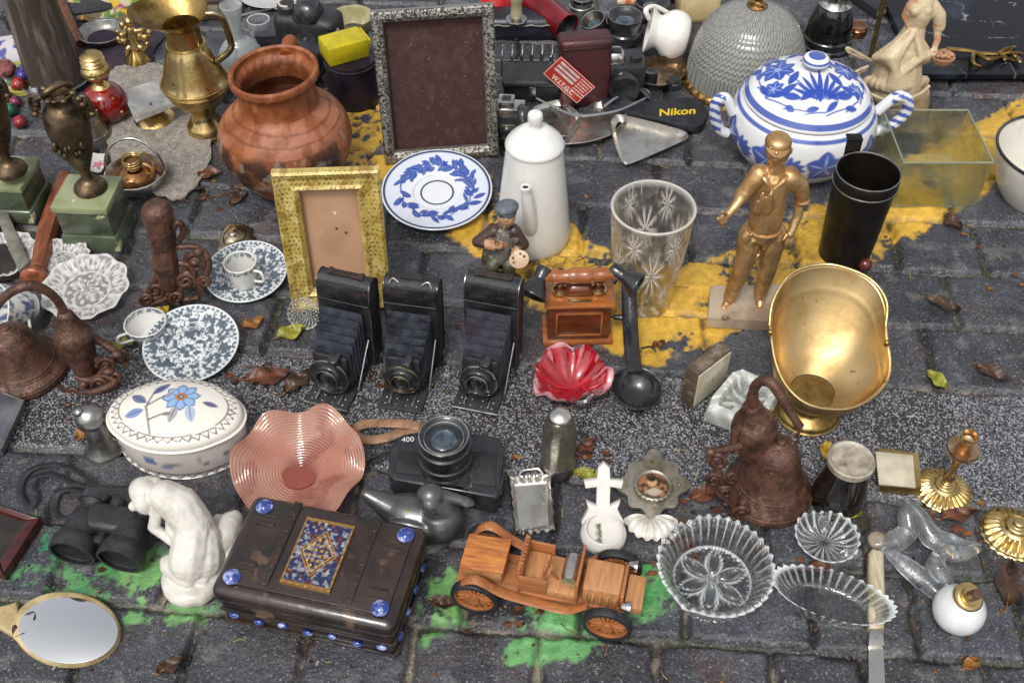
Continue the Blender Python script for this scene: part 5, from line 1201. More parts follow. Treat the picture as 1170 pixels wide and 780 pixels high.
b.build('block', etched('thick_glass', '#eef2ec', .15, .2, .15, 60), t, lambda P: gray(.2+.5*sstep(.3, .8, np.sin((P[:, 0]+P[:, 1]*.6)*420))*(P[:, 2] > .012)+.4*(np.abs(P[:, 2]-.027) < .001)))
def scroll(c, r, turns=1.6, d=1, a0=0, th=3.2, dy=0):
    "thin wrought spiral seen at photo point c"
    P = []
    for k in range(26):
        f = k/25; a = a0+d*turns*2*PI*f; q = r*(1-.78*f); P.append(J(c[0]+q*math.cos(a), c[1]+q*math.sin(a)*.85, dy-.004*f))
    return tube(P, [U(th), U(th*.9), U(th*.6)], 10)
# ---- cast iron dinner bells with pomegranate brackets
def bellpart(t, cen, rpx, top, M_=None, skirt=1):
    r = rpx*S(*cen); h = HZ(cen[0], cen[1], top)
    c = Lp(*cen, 0)
    b = B(); b.add(lathe(sp([(r*.93, .006), (r, .003), (r, .007), (r*.94, .013), (r*.80, h*.24), (r*.66, h*.42), (r*.56, h*.62), (r*.49, h*.80), (r*.34, h*.94), (r*.12, h*1.0), (r*.09, h*1.04), (0, h*1.05)], 6), 120,
        lambda a, q, rr, hh: (rr*(1+.03*abs(math.sin(9*a+hh*150))*(.012 < hh < h*.30)+.008*math.sin(3*a+1)), hh), cap=False), M=M_ or TR(*c))
    for z, q in ((.010, .97), (h*.24, .79), (h*.285, .755)): b.add(tube([(p[0], p[1], z) for p in ringpts(r*q, n=60)], .0018, 8, True), M=M_ or TR(*c))
    return b.build('bell', IRN, t)
t = thing('dinner_bell', 'brown cast iron dinner bell with pomegranate bracket beside the brass scuttle', 'bell', (870, 574))
bp_ = bellpart(t, (876, 562), 50, 506)
s1 = S(868, 520, .05); U = lambda x: x*s1
pom = [(cap(J(862, 512, .028), J(862, 488, .032), U(20), U(26)), '#000000'), (cap(J(862, 488, .032), J(860, 466, .034), U(26), U(12)), '#000000'), (cap(J(860, 468, .034), J(859, 452, .034), U(9), U(6)), '#000000')]
figure('pomegranate', pom, IRN, t, .002, 2, colors=False, rough=.0012)
b = B(); b.add(rod([J(861, 462, .03), J(861, 446, .03), J(868, 436, .026), J(880, 436, .018), J(890, 448, .010), J(899, 464, .002), J(909, 480, -.006), J(914, 487, -.008)], [U(6), U(5.5), U(5.5), U(6.5), U(6), U(5), U(4.5), U(5)], 12)); b.build('arm', IRN, t)
b = B(); b.add(tube([J(913, 492, -.008)+Vector((.0012*math.sin(k/14*2*PI), .006*math.sin(k/14*2*PI)*.3, .008*math.cos(k/14*2*PI))) for k in range(14)], .0017, 8, True)); b.add(tube([J(906, 502, -.004)+Vector((.006*math.sin(k/14*2*PI), 0, .008*math.cos(k/14*2*PI))) for k in range(14)], .0017, 8, True)); b.build('chain_link', IRN, t)
b = B(); b.add(rod([J(842, 490, .02), J(838, 505, .016), J(840, 516, .012)], [U(5), U(4.5), U(5)], 10)); b.add(rod([J(846, 508, .016), J(832, 512, .010), J(816, 516, .004), J(810, 524, 0)], [U(5.5), U(5), U(5), U(4)], 12))
for a in (((820, 527), 11, 1.5, 1, PI, 3.4, 0), ((815, 548), 10, 1.5, -1, .6, 3.2, -.004), ((829, 562), 9, 1.6, 1, 2.2, 3.2, -.008), ((836, 545), 8, 1.5, -1, 3.4, 3, -.002), ((848, 588), 11, 1.5, 1, 3.6, 3.4, -.022), ((868, 600), 9, 1.5, -1, .2, 3, -.030)): b.add(scroll(*a))
b.add(rod([J(812, 528, 0), J(822, 540, -.002), J(816, 556, -.006), J(832, 572, -.012), J(846, 584, -.020), J(862, 600, -.028)], [U(3.5)]*6, 10))
b.add(rod([J(838, 566, -.012), J(840, 582, -.016), J(850, 592, -.02), J(862, 602, -.026)], [U(5), U(5), U(6), U(4)], 10)); 
for px, py in ((812, 516), (822, 560), (845, 590), (868, 598), (830, 575)): b.add(ell(J(px, py, -.006), (U(6), U(5), U(5)), 12, 8))
b.build('scroll_bracket', IRN, t)

t = thing('dinner_bell', 'brown cast iron dinner bell with curved arch at the left edge', 'bell', (50, 440))
bellpart(t, (30, 424), 48, 376)
s1 = S(80, 420, .03)
figure('pomegranate', [(cap(J(98, 420, .01), J(84, 385, .014), U(15), U(22)), '#000000'), (cap(J(84, 385, .014), J(76, 362, .016), U(22), U(10)), '#000000')], IRN, t, .002, 2, colors=False, rough=.0012)
b = B(); b.add(rod([J(76, 368, .016), J(70, 350, .016), J(56, 334, .012), J(34, 326, .006), J(12, 334, 0), J(-4, 350, -.004), J(-14, 368, -.008)], [U(6), U(5), U(5), U(5.5), U(5), U(4.5), U(4.5)], 12)); b.build('arm', IRN, t)
b = B()
for P in ([(96, 380, .02), (118, 392, .02), (134, 404, .014), (146, 418, .01)], [(88, 430, 0), (104, 434, -.006), (120, 428, -.004), (132, 436, -.01), (112, 446, -.014), (92, 448, -.012)], [(70, 440, 0), (62, 452, -.006), (46, 458, -.012), (36, 462, -.014)], [(110, 410, .01), (122, 416, .0), (114, 428, -.004)]): b.add(rod([J(*p) for p in P], [U(5), U(4.5), U(5), U(3.5)], 10))
for a in (((122, 418), 11, 1.5, 1, PI, 3, 0), ((138, 408), 9, 1.5, -1, .3, 3, .012), ((112, 440), 12, 1.6, -1, 2, 3.2, -.008), ((132, 432), 9, 1.5, 1, 1, 3, -.006), ((84, 452), 11, 1.5, 1, 3, 3.2, -.010), ((58, 458), 9, 1.5, -1, .5, 3, -.012)): b.add(scroll(*a))
for px, py in ((134, 404), (120, 440), (104, 448), (80, 452), (124, 424), (96, 438)): b.add(ell(J(px, py, -.006), (U(7), U(6), U(5)), 12, 8))
b.build('scroll_bracket', IRN, t)

t = thing('iron_bracket', 'dark brown cast iron pomegranate bracket with scrolls beside the green marble plinth', 'bracket', (195, 345))
s1 = S(190, 310, .03)
figure('pomegranate', [(cap(J(186, 275, 0), J(180, 244, .004), U(15), U(17)), '#000000'), (cap(J(188, 300, -.004), J(188, 280, -.002), U(15), U(11)), '#000000'), (cap(J(194, 322, -.006), J(190, 305, -.004), U(12), U(14)), '#000000')], IRN, t, .0018, 2, colors=False, rough=.0012)
b = B()
for P in ([(196, 262, 0), (204, 254, 0), (210, 264, 0), (204, 276, -.002)], [(200, 282, 0), (222, 282, 0), (236, 292, -.004), (238, 308, -.008), (228, 324, -.01), (232, 336, -.012)], [(182, 310, -.006), (174, 326, -.008), (164, 340, -.008), (176, 346, -.012), (192, 340, -.014)], [(205, 300, -.004), (218, 304, -.006), (222, 318, -.008), (210, 326, -.012), (202, 318, -.01)], [(196, 336, -.01), (212, 342, -.012), (228, 340, -.014)], [(214, 290, 0), (212, 306, -.006), (206, 334, -.012)]): b.add(rod([J(*p) for p in P], [U(4), U(3.5), U(4), U(3)], 10))
for a in (((224, 300), 13, 1.6, 1, PI, 3, -.004), ((212, 322), 12, 1.6, -1, .4, 3, -.010), ((234, 322), 9, 1.5, 1, 2, 2.8, -.010), ((178, 332), 11, 1.6, -1, 3, 3, -.010), ((202, 340), 9, 1.5, 1, 1, 2.8, -.013), ((168, 342), 8, 1.5, 1, 2, 2.6, -.012)): b.add(scroll(*a))
for px, py in ((222, 300), (230, 320), (178, 330), (200, 344), (214, 312), (226, 288)): b.add(ell(J(px, py, -.008), (U(6), U(5), U(5)), 12, 8))
b.build('scroll_bracket', IRN, t)

# ---- bronze urns on green marble plinths
GMA = mat('green_marble', '#4e5744', .25, coat=.3, col2='#2f3829', sc=16, thr=(.4, .62), speck='#a3a683', ssc=40, sthr=.63, bump=.05)
def plinth(label, front_l, front_r, top_y, dep, rot=0):
    t = thing('marble_plinth', label, 'plinth', ((front_l[0]+front_r[0])/2, front_l[1]), rot=rot, group='green marble plinths under the bronze urns')
    w = (G(*front_r)-G(*front_l)).length; h = HZ((front_l[0]+front_r[0])/2, front_l[1], top_y)
    b = B(); b.add(box((0, dep/2, h*.93), (w*.92, dep*.92, h*.15), .002)); b.build('top_slab', mat('pale_green_marble', '#868c68', .28, coat=.3, col2='#5b6443', sc=18, thr=(.45, .7), speck='#b3b193', ssc=50, sthr=.66), t)
    b = B(); b.add(box((0, dep/2, h*.60), (w*.86, dep*.86, h*.50), .002)); b.build('block', GMA, t)
    b = B(); b.add(box((0, dep/2, h*.17), (w, dep, h*.34), .003, taper=.92)); b.build('base', GMA, t); return t, h, w
t, ph, pw = plinth('green marble plinth in front carrying the bronze urn beside the copper handle', (72, 288), (140, 291), 240, .085, R(-4))
plinth('green marble plinth at the left edge carrying the half hidden bronze urn', (-26, 256), (42, 259), 216, .085, R(-4))
def urn(label, base, z0, cut):
    t = thing('bronze_urn', label, 'urn', base, z0, group='bronze urns with floral handles')
    pts = [(0, 214), (17, 214), (18, 210), (14, 206), (7, 202), (6, 196), (9, 188), (15, 176), (21, 160), (25, 142), (25, 130), (21, 121), (15, 115), (15, 110), (19, 104), (18, 103), (13, 108), (11, 114), (0, 118)]
    P = prof(103, 214, pts, .0); k = S(base[0], base[1], z0)/S(103, 214); P = [(r*k, h*k) for r, h in P]
    b = B(); b.add(lathe(sp(P[:14], 4)+P[14:], 60, lambda a, q, r, h: (r*(1+.02*math.sin(5*a+h*90)*(h > .03)), h))); b.build('body', BRZ, t)
    H1 = P[11][1]; r1 = P[10][0]
    for sx in (-1, 1):
        b = B(); b.add(rod([(sx*r1*.9, 0, H1*.86), (sx*r1*1.35, 0, H1*.98), (sx*r1*1.25, 0, H1*1.12), (sx*r1*.85, 0, H1*1.12)], [.0035, .003, .003, .0025], 10))
        for q in range(4): b.add(ell((sx*r1*(1.3-.12*q), .003*math.sin(q*2), H1*(.93+.06*q)), (.006, .006, .005), 12, 8))
        b.build('handle', BRZ, t)
    b = B()
    for q in range(7):
        a = q*.9; zt = P[14][1]; b.add(ell((P[14][0]*.95*math.cos(a), P[14][0]*.95*math.sin(a), zt+.002*math.sin(q*3)), (.006, .005, .004), 12, 8, (0, 0, a)))
    b.add(rod([(-r1*.5, -.01, P[14][1]), (-r1*.2, -.014, P[14][1]+.010), (r1*.3, 0, P[14][1]+.013), (r1*.6, .012, P[14][1]+.004)], [.004, .005, .005, .003], 10)); b.build('flower_rim', BRZ, t)
    b = B(); 
    for q in range(9): b.add(ell((r1*math.cos(-PI/2+.18*(q-4)), r1*math.sin(-PI/2+.18*(q-4)), H1*(.62+.06*math.sin(q*1.7))), (.004, .003, .006), 10, 6, (0, 0, q)))
    b.build('relief', BRZ, t)
z0 = ph*1.006; urn('bronze urn with floral rim on the front green marble plinth', (104, 216), z0, 0)
urn('bronze urn cut by the left edge on the farther green marble plinth', (13, 196), z0, 1)

# ---- copper handle
t = thing('copper_stick', 'long faceted copper and wood handle lying between the two marble plinths', 'copper stick', (50, 290))
COP = mat('copper_wood', '#7e4a30', .34, .35, col2='#a35f45', sc=18, thr=(.45, .6), stretch=(4, 1, 4), bump=.2)
b = B(); b.add(tube([Lp(74, 200, .012), Lp(70, 214, .012), Lp(55, 262, .013), Lp(48, 288, .012), Lp(43, 308, .010)], [.010, .0125, .0155, .0135, .0105], 8), smooth=False); b.build('shaft', COP, t)
b = B(); b.add(lathe(sp([(0, 0), (.010, 0), (.012, .004), (.010, .009), (.013, .014), (.019, .024), (.018, .032), (0, .034)], 3), 28), M=align(Lp(44, 304, .012), Lp(36, 328, .014))); b.build('knob', COP, t)

# ---- pressed glass plates, slate edge
def gplate(label, at, rx, lob, tilt):
    t = thing('crystal_plate', label, 'glass plate', at, group='pressed glass plates by the urns'); r = rx*S(*at)
    b = B(); b.add(lathe(sp([(0, .001), (.55, .001), (.65, .004), (.95, .012), (1, .014), (.98, .0155), (.62, .0065), (.5, .005), (.3, .0065), (.1, .005), (0, .0055)], 5), 180, lambda a, q, R_, h: (R_*(1+.035*math.cos(lob*a)*sst(.7, 1, R_)), h*.8+(.0005*math.cos(24*a)*sst(.5, .7, R_)+.0006*math.cos(12*a)*(R_ < .5)*math.sin(R_*20))*(h > .004))), M=TR(0, 0, r*math.sin(tilt)*.9, tilt) @ Matrix.Diagonal((r, r, 1, 1)))
    def gp(P):
        q = np.hypot(P[:, 0], P[:, 1])/r; a = np.arctan2(P[:, 1], P[:, 0]); k = .2+.5*sstep(.1, .6, np.cos(lob*a)*np.cos(q*24)); k = np.maximum(k, .7*sstep(.2, .7, np.cos(40*a))*(np.abs(q-.75) < .12)); k = np.maximum(k, .7*(np.abs(q-.55) < .02)); k = np.maximum(k, .6*sstep(.55, .62, fbm(P[:, 0]*160, P[:, 1]*160, 3))); return gray(np.maximum(k, .7*sstep(.93, .98, q)))
    b.build('dish', etched('pressed_crystal', '#e9e7e3', .08, .2, .5, 140), t, gp)
gplate('scalloped pressed glass plate in front of the green marble plinth', (101, 336), 48, 10, R(6))
gplate('round pressed glass plate half under the copper handle', (70, 304), 34, 16, R(3))
gplate('pressed glass plate at the left edge behind the iron arch', (8, 298), 36, 12, R(4))
t = thing('slate_frame', 'slate grey picture frame lying at the left edge above the iron bell', 'frame', (10, 300))
b = B(); b.add(prism(L2([(-12, 228), (2, 226), (36, 304), (24, 316)], .012), .002, .022, .003)); b.build('border', mat('slate_grey', '#55544c', .4, col2='#7a776a', sc=40, bump=.2), t)
b = B(); b.add(prism(L2([(-60, 240), (-12, 232), (22, 314), (-40, 330)], .006), .001, .010, .001)); b.build('panel', mat('dark_panel', '#1c1a18', .4, col2='#2f2b26', sc=30), t)
t = thing('tin_tray', 'pale grey tin lid corner at the left edge below the iron bell', 'tray', (-6, 486))
b = B(); b.add(prism(L2([(-60, 446), (6, 450), (26, 458), (0, 512), (-60, 540)], .014), .001, .016, .003)); b.build('lid', mat('grey_tin', '#77767c', .35, .4, col2='#55535a', sc=24), t)
b = B(); b.add(tube([Lp(6, 450, .016), Lp(27, 458, .016), Lp(1, 513, .016)], .0022, 8)); b.build('bead', PEW, t)

# ---- pewter hooded pot
t = thing('pewter_pot', 'small pewter pot with tilted hood lid beside the oval flowered box', 'pot', (120, 512))
P_ = prof(122, 514, [(0, 516), (22, 516), (23, 513), (19, 509), (15, 503), (15, 496), (13, 490), (11, 486), (12, 483), (0, 482)])
b = B(); b.add(lathe([P_[0]]+sp(P_[1:9], 4)+[P_[9]], 44)); b.build('body', PEW, t)
hc = Lp(101, 476, .052)
b = B(); b.add(lathe(sp([(.0165, -.006), (.0195, -.005), (.0185, .001), (.014, .009), (.007, .0135), (.005, .015), (.006, .019), (.003, .022), (0, .0225)], 4), 36), M=TR(hc.x, hc.y, hc.z, R(16), R(-24))); b.build('hood', PEW, t)
b = B(); b.add(rod([Lp(105, 487, .030), Lp(112, 488, .030), Lp(120, 484, .028)], [.006, .007, .008], 12)); b.add(rod([Lp(128, 480, .040), Lp(140, 482, .036), Lp(142, 496, .022), Lp(134, 502, .014)], .0028, 10)); b.build('handle', PEW, t)

# ---- oval flowered box
t = thing('flowered_box', 'white oval porcelain box painted with a blue flower beside the pink dish', 'box', (213, 508), rot=R(-4))
a_ = 70*S(213, 503); b_ = a_*.66; hb = .056
def side(P):
    x, y, z = P[:, 0]/a_, P[:, 1]/b_, P[:, 2]; th = np.arctan2(y, x); c = np.zeros((len(P), 3)); c[:] = hx('#c0b8b0')
    zz = z/hb; 
    for th0, L, w, k, an, zc in ((-2.0, .28, .10, '#3f5b92', -.2, .62), (-1.7, .2, .06, '#5f74a6', .1, .45), (-1.15, .14, .06, '#4b4848', .7, .55), (-1.05, .14, .05, '#5a5654', -.9, .5), (-.7, .16, .06, '#54605c', .2, .55), (-.25, .2, .10, '#3f5f9f', 1.3, .4), (-.45, .12, .05, '#5c5550', -.4, .62), (-2.6, .2, .08, '#4a5a80', .4, .5), (0.2, .2, .08, '#3f5f9f', 1, .4)):
        c = mixc(c, k, leafm(th, zz, th0, zc, an, L, w, .02)*.9)
    c = mixc(c, '#5c5a60', segm(th, zz, -1.9, .5, -.6, .62, .012, .01)*.8)
    zig = np.abs(((th*16/PI) % 1)-.5)*2
    bd = (zz < .16); c = mixc(c, '#4a4a52', bd*((np.abs(zz/.16-zig) < .22)*.85)); c = mixc(c, '#4a4a52', (np.abs(zz-.17) < .015)*.9)
    return c
b = B(); b.add(lathe(dens(sp([(0, 0), (.93, 0), (.97, .003), (1.0, .012), (1.02, .03), (.99, hb), (.9, hb)], 4), 50), 260, lambda a, q, r, h: (r*(1+.035*abs(math.cos(2*a))**1), h)), M=Matrix.Diagonal((a_, b_, 1, 1))); b.build('body', CERP, t, side)
def lidp(P):
    x, y = P[:, 0]/a_, P[:, 1]/a_; rr = np.hypot(P[:, 0]/a_, P[:, 1]/b_); th = np.arctan2(P[:, 1]/b_, P[:, 0]/a_); c = np.zeros((len(P), 3)); c[:] = hx('#d2cdc2')
    zig = np.abs(((th*19/PI) % 1)-.5)*2; bd = (rr > .87) & (P[:, 2] < hb+.0165)
    k = (rr-.87)/.13
    c = mixc(c, '#4c4a52', bd*(np.abs(k-zig*.8-.1) < .16)*.9); c = mixc(c, '#5a4a3a', ((np.abs(rr-.86) < .010))*.9)
    fx, fy = .10, .17
    for q in range(8):
        an = q*PI/4+.2; pe = leafm(x, y, fx+.06*math.cos(an), fy+.05*math.sin(an), an, .24, .085, .012); ed = pe*(1-leafm(x, y, fx+.075*math.cos(an), fy+.065*math.sin(an), an, .20, .066, .01))
        c = mixc(c, '#7fa0c6', pe*.95); c = mixc(c, '#39507e', ed*.85)
    q = np.hypot(x-fx, (y-fy)*1.1); c = mixc(c, '#9c6a2c', 1-sstep(.085, .10, q)); c = mixc(c, '#33466c', 1-sstep(.035, .045, q)); c = mixc(c, '#a9b6cc', 1-sstep(.015, .022, q))
    for p in ((-.22, -.52, -.30, -.30), (-.30, -.30, -.40, -.05), (-.40, -.05, -.36, .22), (-.30, -.30, -.12, -.20), (-.40, -.05, -.14, .20)): c = mixc(c, '#5f564c', segm(x, y, *p, .016, .008)*.9)
    for cx, cy, an, L, w, k in ((-.42, .02, 2.6, .34, .075, '#3b4c7c'), (-.37, .2, .95, .34, .075, '#2f4076'), (-.42, -.12, 3.5, .30, .085, '#5d77a6'), (.08, -.02, -1.7, .32, .07, '#8d8f96'), (.26, .02, -1.2, .34, .08, '#93a3bd'), (.45, .10, -.2, .26, .05, '#4a4670'), (-.15, .12, 1.0, .22, .05, '#8f99ad'), (-.12, -.2, .2, .16, .035, '#77716a')):
        c = mixc(c, k, leafm(x, y, cx, cy, an, L, w, .01)*.9); c = mixc(c, '#2b3040', leafm(x, y, cx, cy, an, L*.95, .008, .006)*.8)
    return c
b = B(); b.add(lathe(dens(sp([(0, hb), (.99, hb), (1.03, hb+.002), (1.03, hb+.007), (.98, hb+.012), (.88, hb+.015), (.6, hb+.021), (.3, hb+.024), (0, hb+.025)], 5), 90), 280, lambda a, q, r, h: (r*(1+.035*abs(math.cos(2*a))*sst(.3, .9, r)), h)), M=Matrix.Diagonal((a_, b_, 1, 1))); b.build('lid', CERP, t, lidp)

# ---- silver domed box
t = thing('silver_box', 'small domed silver box beside the saucer and terracotta pot', 'box', (266, 276))
b = B(); o = [(248, 286), (252, 270), (258, 258), (276, 256), (290, 262), (288, 276), (280, 290), (262, 292)]
b.add(prism(L2(o, .006), .001, .010, .004, 3)); b.add(ell(Lp(268, 270, .010), (.017, .022, .011), 28, 14, (0, 0, R(-15)))); b.add(ell(Lp(266, 267, .020), (.007, .007, .004), 18, 10)); b.build('case', mat('warm_silver', '#c2b39b', .26, 1, col2='#7d6a52', sc=60, bump=.3, bsc=260), t)

# ---- doily and the things on it
t = thing('cloth', 'pale grey lace cloth spread under the brass jug and silver basket', 'cloth', (178, 170))
o = cr([(p[0], p[1], 0) for p in [(126, 84), (152, 74), (186, 78), (222, 104), (240, 140), (241, 184), (226, 214), (204, 231), (186, 226), (160, 218), (130, 190), (118, 140)]], 5)
b = B(); b.add(prism(L2([(p.x+1.5*math.sin(i*2.1), p.y+1.2*math.cos(i*1.7)) for i, p in enumerate(o)]), .003, .0062, .001)); b.build('cloth_sheet', mat('lace', '#8d877e', .8, col2='#6a645c', sc=90, bump=.7, bsc=340, speck='#a8a299', ssc=260, sthr=.6), t)

t = thing('brass_jug', 'tall worn brass ewer with wide lip standing behind the terracotta pot', 'jug', (237, 150))
P_ = prof(237, 150, [(0, 153), (21, 153), (22, 148), (21, 142), (18, 138), (14, 131), (16, 124), (26, 114), (33, 105), (36, 97), (38, 92), (35, 86), (29, 70), (25, 58), (21, 50), (20, 46), (20, 34), (21, 28)])
b = B(); b.add(lathe([P_[0]]+sp(P_[1:], 4), 72, cap=False)); zt = P_[-1][1]; rt = P_[-1][0]
for i in (2, 9, 10, 14): b.add(tube([(p[0], p[1], P_[i][1]) for p in ringpts(P_[i][0]+.0006, n=60)], .0016, 8, True))
bd = b.build('body', BRS, t)
b = B()
def lip(u, v):
    a = 2*PI*u; k = v**1.2; f = max(0, -math.cos(a))  # spout to the left
    r = rt+k*(.024+.018*f**1.5); return (r*math.cos(a)+(-.006*k), r*math.sin(a)*(1-.15*k*f), zt+k*(.022+.004*f))
b.add(sheet(lip, 64, 14, .0022, True)); b.build('lip', BRSD, bd)
b = B(); zz = lambda i: P_[i][1]; b.add(rod([(rt+.014, 0, zt+.018), (rt+.034, .004, zt+.012), (rt+.042, .004, zt-.03), (P_[11][0]+.018, 0, zz(13)), (P_[12][0]+.003, 0, zz(12))], [.005, .006, .0055, .005, .006], 12)); b.build('handle', mat('silvered_brass', '#a89b80', .25, 1, col2='#7a6440', sc=30), bd)

t = thing('silver_basket', 'round silver basket with bail handle holding a copper burner on the cloth', 'basket', (160, 212))
P_ = prof(160, 212, [(0, 214), (20, 214), (24, 211), (31, 202), (34, 196)])
b = B(); b.add(lathe([P_[0]]+sp(P_[1:], 4)+[(P_[-1][0]-.002, P_[-1][1])]+[(r-.0025, h+.001) for r, h in P_[1:-1][::-1]]+[(0, .004)], 64, lambda a, q, r, h: (r*(1+.01*math.cos(30*a)*(h > .01)), h))); b.add(tube([(p[0], p[1], P_[-1][1]) for p in ringpts(P_[-1][0], n=56)], .002, 8, True)); b.build('bowl', SIL, t)
b = B(); r = P_[-1][0]; z = P_[-1][1]; b.add(tube([(r*math.cos(a)*1.0, r*.25*math.sin(a), z+.055*math.sin(a)) for a in [PI*k/30 for k in range(31)]], .0022, 10)); b.build('bail_handle', CHR, t)
t = thing('copper_burner', 'small copper burner with coiled top inside the silver basket', 'burner', (157, 204), .006)
b = B(); b.add(lathe(sp([(0, 0), (.026, 0), (.030, .006), (.026, .014), (.016, .020), (.010, .022), (.010, .028), (.014, .031), (.012, .036), (0, .038)], 4), 44)); b.build('body', mat('bright_copper', '#b08358', .22, 1, col2='#7d5433', sc=30), t)
b = B(); b.add(tube([(.014*math.cos(a), .014*math.sin(a), .026+.016*a/22) for a in [k*22/90 for k in range(91)]], .0016, 8)); b.add(rod([(.012, 0, .044), (.020, .004, .048), (.030, .004, .036), (.028, 0, .014)], .0022, 8)); b.build('coil', BRS, t)

t = thing('red_oil_lamp', 'red glass oil lamp with brass burner standing behind the bronze urn', 'lamp', (127, 136))
P_ = prof(127, 138, [(0, 140), (13, 140), (17, 136), (24, 126), (25, 116), (20, 106), (12, 101), (9, 100)])
b = B(); b.add(lathe([P_[0]]+sp(P_[1:], 5)+[(0, P_[-1][1])], 48)); b.build('font', mat('red_lamp_glass', '#7e100c', .08, coat=.8, col2='#4a0806', sc=20), t)
Q = prof(127, 138, [(0, 104), (12, 103), (10, 99), (5, 96), (6, 92), (14, 88), (17, 83), (16, 79), (13, 76), (14, 74), (12, 72), (14, 70), (11, 68), (13, 66), (9, 63), (0, 62)])
b = B(); b.add(lathe(Q, 40)); b.build('burner', BRS, t)

t = thing('scale_pan', 'shallow silver square scoop on a brass base beside the brass ewer', 'scale pan', (178, 138))
P_ = prof(180, 140, [(0, 142), (20, 142), (24, 138), (20, 134), (12, 130), (0, 130)])
b = B(); b.add(lathe([P_[0]]+sp(P_[1:5], 4)+[P_[5]], 40)); b.build('base', BRS, t)
PQ = [(140, 106), (184, 92), (208, 120), (156, 142)]
def pan(u, v):
    px = PQ[0][0]*(1-u)*(1-v)+PQ[1][0]*u*(1-v)+PQ[2][0]*u*v+PQ[3][0]*(1-u)*v; py = PQ[0][1]*(1-u)*(1-v)+PQ[1][1]*u*(1-v)+PQ[2][1]*u*v+PQ[3][1]*(1-u)*v
    q = Lp(px, py, .034); return (q.x, q.y, .034-.012*math.sin(PI*u)*math.sin(PI*v)+.004*(2*v-1)**2)
b = B(); b.add(sheet(pan, 30, 30, .0018)); pn_ = b.build('pan', SIL, t)
b = B(); b.add(ell(Lp(172, 118, .024), (.002, .002, .001), 10, 6)); b.build('rivet', BLKM, pn_)

t = thing('pewter_bell', 'ornate pewter bell between the bronze urn and red lamp', 'bell', (105, 158))
P_ = prof(105, 158, [(22, 162), (24, 158), (21, 150), (17, 140), (15, 132), (13, 127), (13, 124), (0, 123)])
b = B(); b.add(lathe(sp(P_[:-1], 5)+[P_[-1]], 60, lambda a, q, r, h: (r*(1+.02*math.cos(14*a)), h), cap=False)); b.build('dome', PEW, t)
for k in (6, 4, 2): b = B(); b.add(tube([(p[0], p[1], P_[k][1]) for p in ringpts(P_[k][0], n=48)], .0014, 8, True)); b.build('rim_bead', CHR, t)
t = thing('porcelain_tag', 'white porcelain sweet dish with pink flower below the pewter lid', 'dish', (110, 192))
tc_ = Lp(112, 188, .008)
def tg(P):
    c = np.zeros((len(P), 3)); c[:] = hx('#c3bfb9'); x, y = P[:, 0], P[:, 1]
    for k in range(5): c = mixc(c, '#b5627f', leafm(x, y, tc_.x, tc_.y, k*1.26, .010, .0035))
    return mixc(c, '#65724a', leafm(x, y, tc_.x, tc_.y-.004, -1, .012, .003))
PT = [(98, 176), (124, 180), (118, 200), (100, 196)]
def tgs(u, v):
    px = PT[0][0]*(1-u)*(1-v)+PT[1][0]*u*(1-v)+PT[2][0]*u*v+PT[3][0]*(1-u)*v; py = PT[0][1]*(1-u)*(1-v)+PT[1][1]*u*(1-v)+PT[2][1]*u*v+PT[3][1]*(1-u)*v
    q = Lp(px, py, .008); return (q.x, q.y, .007+.006*(abs(2*u-1)**3+abs(2*v-1)**3))
b = B(); b.add(sheet(tgs, 40, 40, .003)); b.build('dish', CERP, t, tg)

# ---- dark tall wooden vessel and things behind it
t = thing('wooden_mortar', 'tall dark grey wooden mortar on a metal dish at the upper left', 'mortar', (66, 92))
P_ = prof(66, 94, [(0, 96), (29, 96), (31, 92), (31, 60), (30, 30), (29, 0), (29, -30), (28, -34), (0, -34)])
b = B(); b.add(lathe([P_[0], P_[1]]+sp(P_[2:7], 5)+P_[7:], 56)); b.build('body', mat('weathered_wood', '#3a322b', .5, col2='#6a6057', sc=16, thr=(.5, .68), stretch=(3, 3, .5), bump=.5, bsc=90), t)
b = B(); r = 40*S(66, 94); b.add(lathe(sp([(0, -.001), (r*.7, -.001), (r, .010), (r*.98, .012), (r*.72, .003)], 3), 48, cap=False)); b.add(tube([(p[0], p[1], .011) for p in ringpts(r, n=48)], .0018, 8, True)); b.build('dish', PEW, t)
t = thing('wooden_stick', 'brown turned wooden stick lying behind the dark mortar', 'stick', (82, 40))
b = B(); b.add(tube([Lp(62, -14, .03), Lp(78, 20, .024), Lp(92, 50, .012)], [.010, .0095, .008], 12)); b.build('shaft', mat('walnut', '#5f361c', .4, col2='#3c2010', sc=20, stretch=(6, 1, 6)), t)
t = thing('metal_pan', 'shallow dark metal pan between the mortar and gilt cherub', 'pan', (120, 46))
r = 27*S(120, 46); b = B(); b.add(lathe(sp([(0, 0), (r*.7, 0), (r*.98, .018), (r, .020), (r*.96, .019), (r*.68, .004), (0, .003)], 4), 48)); b.add(tube([(p[0], p[1], .0195) for p in ringpts(r*.99, n=48)], .0016, 8, True)); b.build('dish', PEW, t)
t = thing('cherub_ornament', 'small gilt cherub ornament on a domed base beside the brass ewer', 'ornament', (158, 72))
s1 = S(158, 72); P_ = prof(158, 72, [(0, 74), (15, 74), (15, 70), (11, 64), (6, 58), (4, 54), (0, 54)])
b = B(); b.add(lathe([P_[0]]+sp(P_[1:6], 3)+[P_[6]], 30, lambda a, q, r, h: (r*(1+.06*math.cos(8*a)), h))); b.build('base', BRSD, t)
pr = limb([(155, 54, 0), (150, 42, 0), (149, 34, 0)], [6, 6, 5]); pr += [(ell(J(147, 25, 0), (U(5.5), U(5.5), U(6))), '#000000'), (ell(J(147, 26, -.007), (U(1.5), U(1.5), U(1.5))), '#000000')]
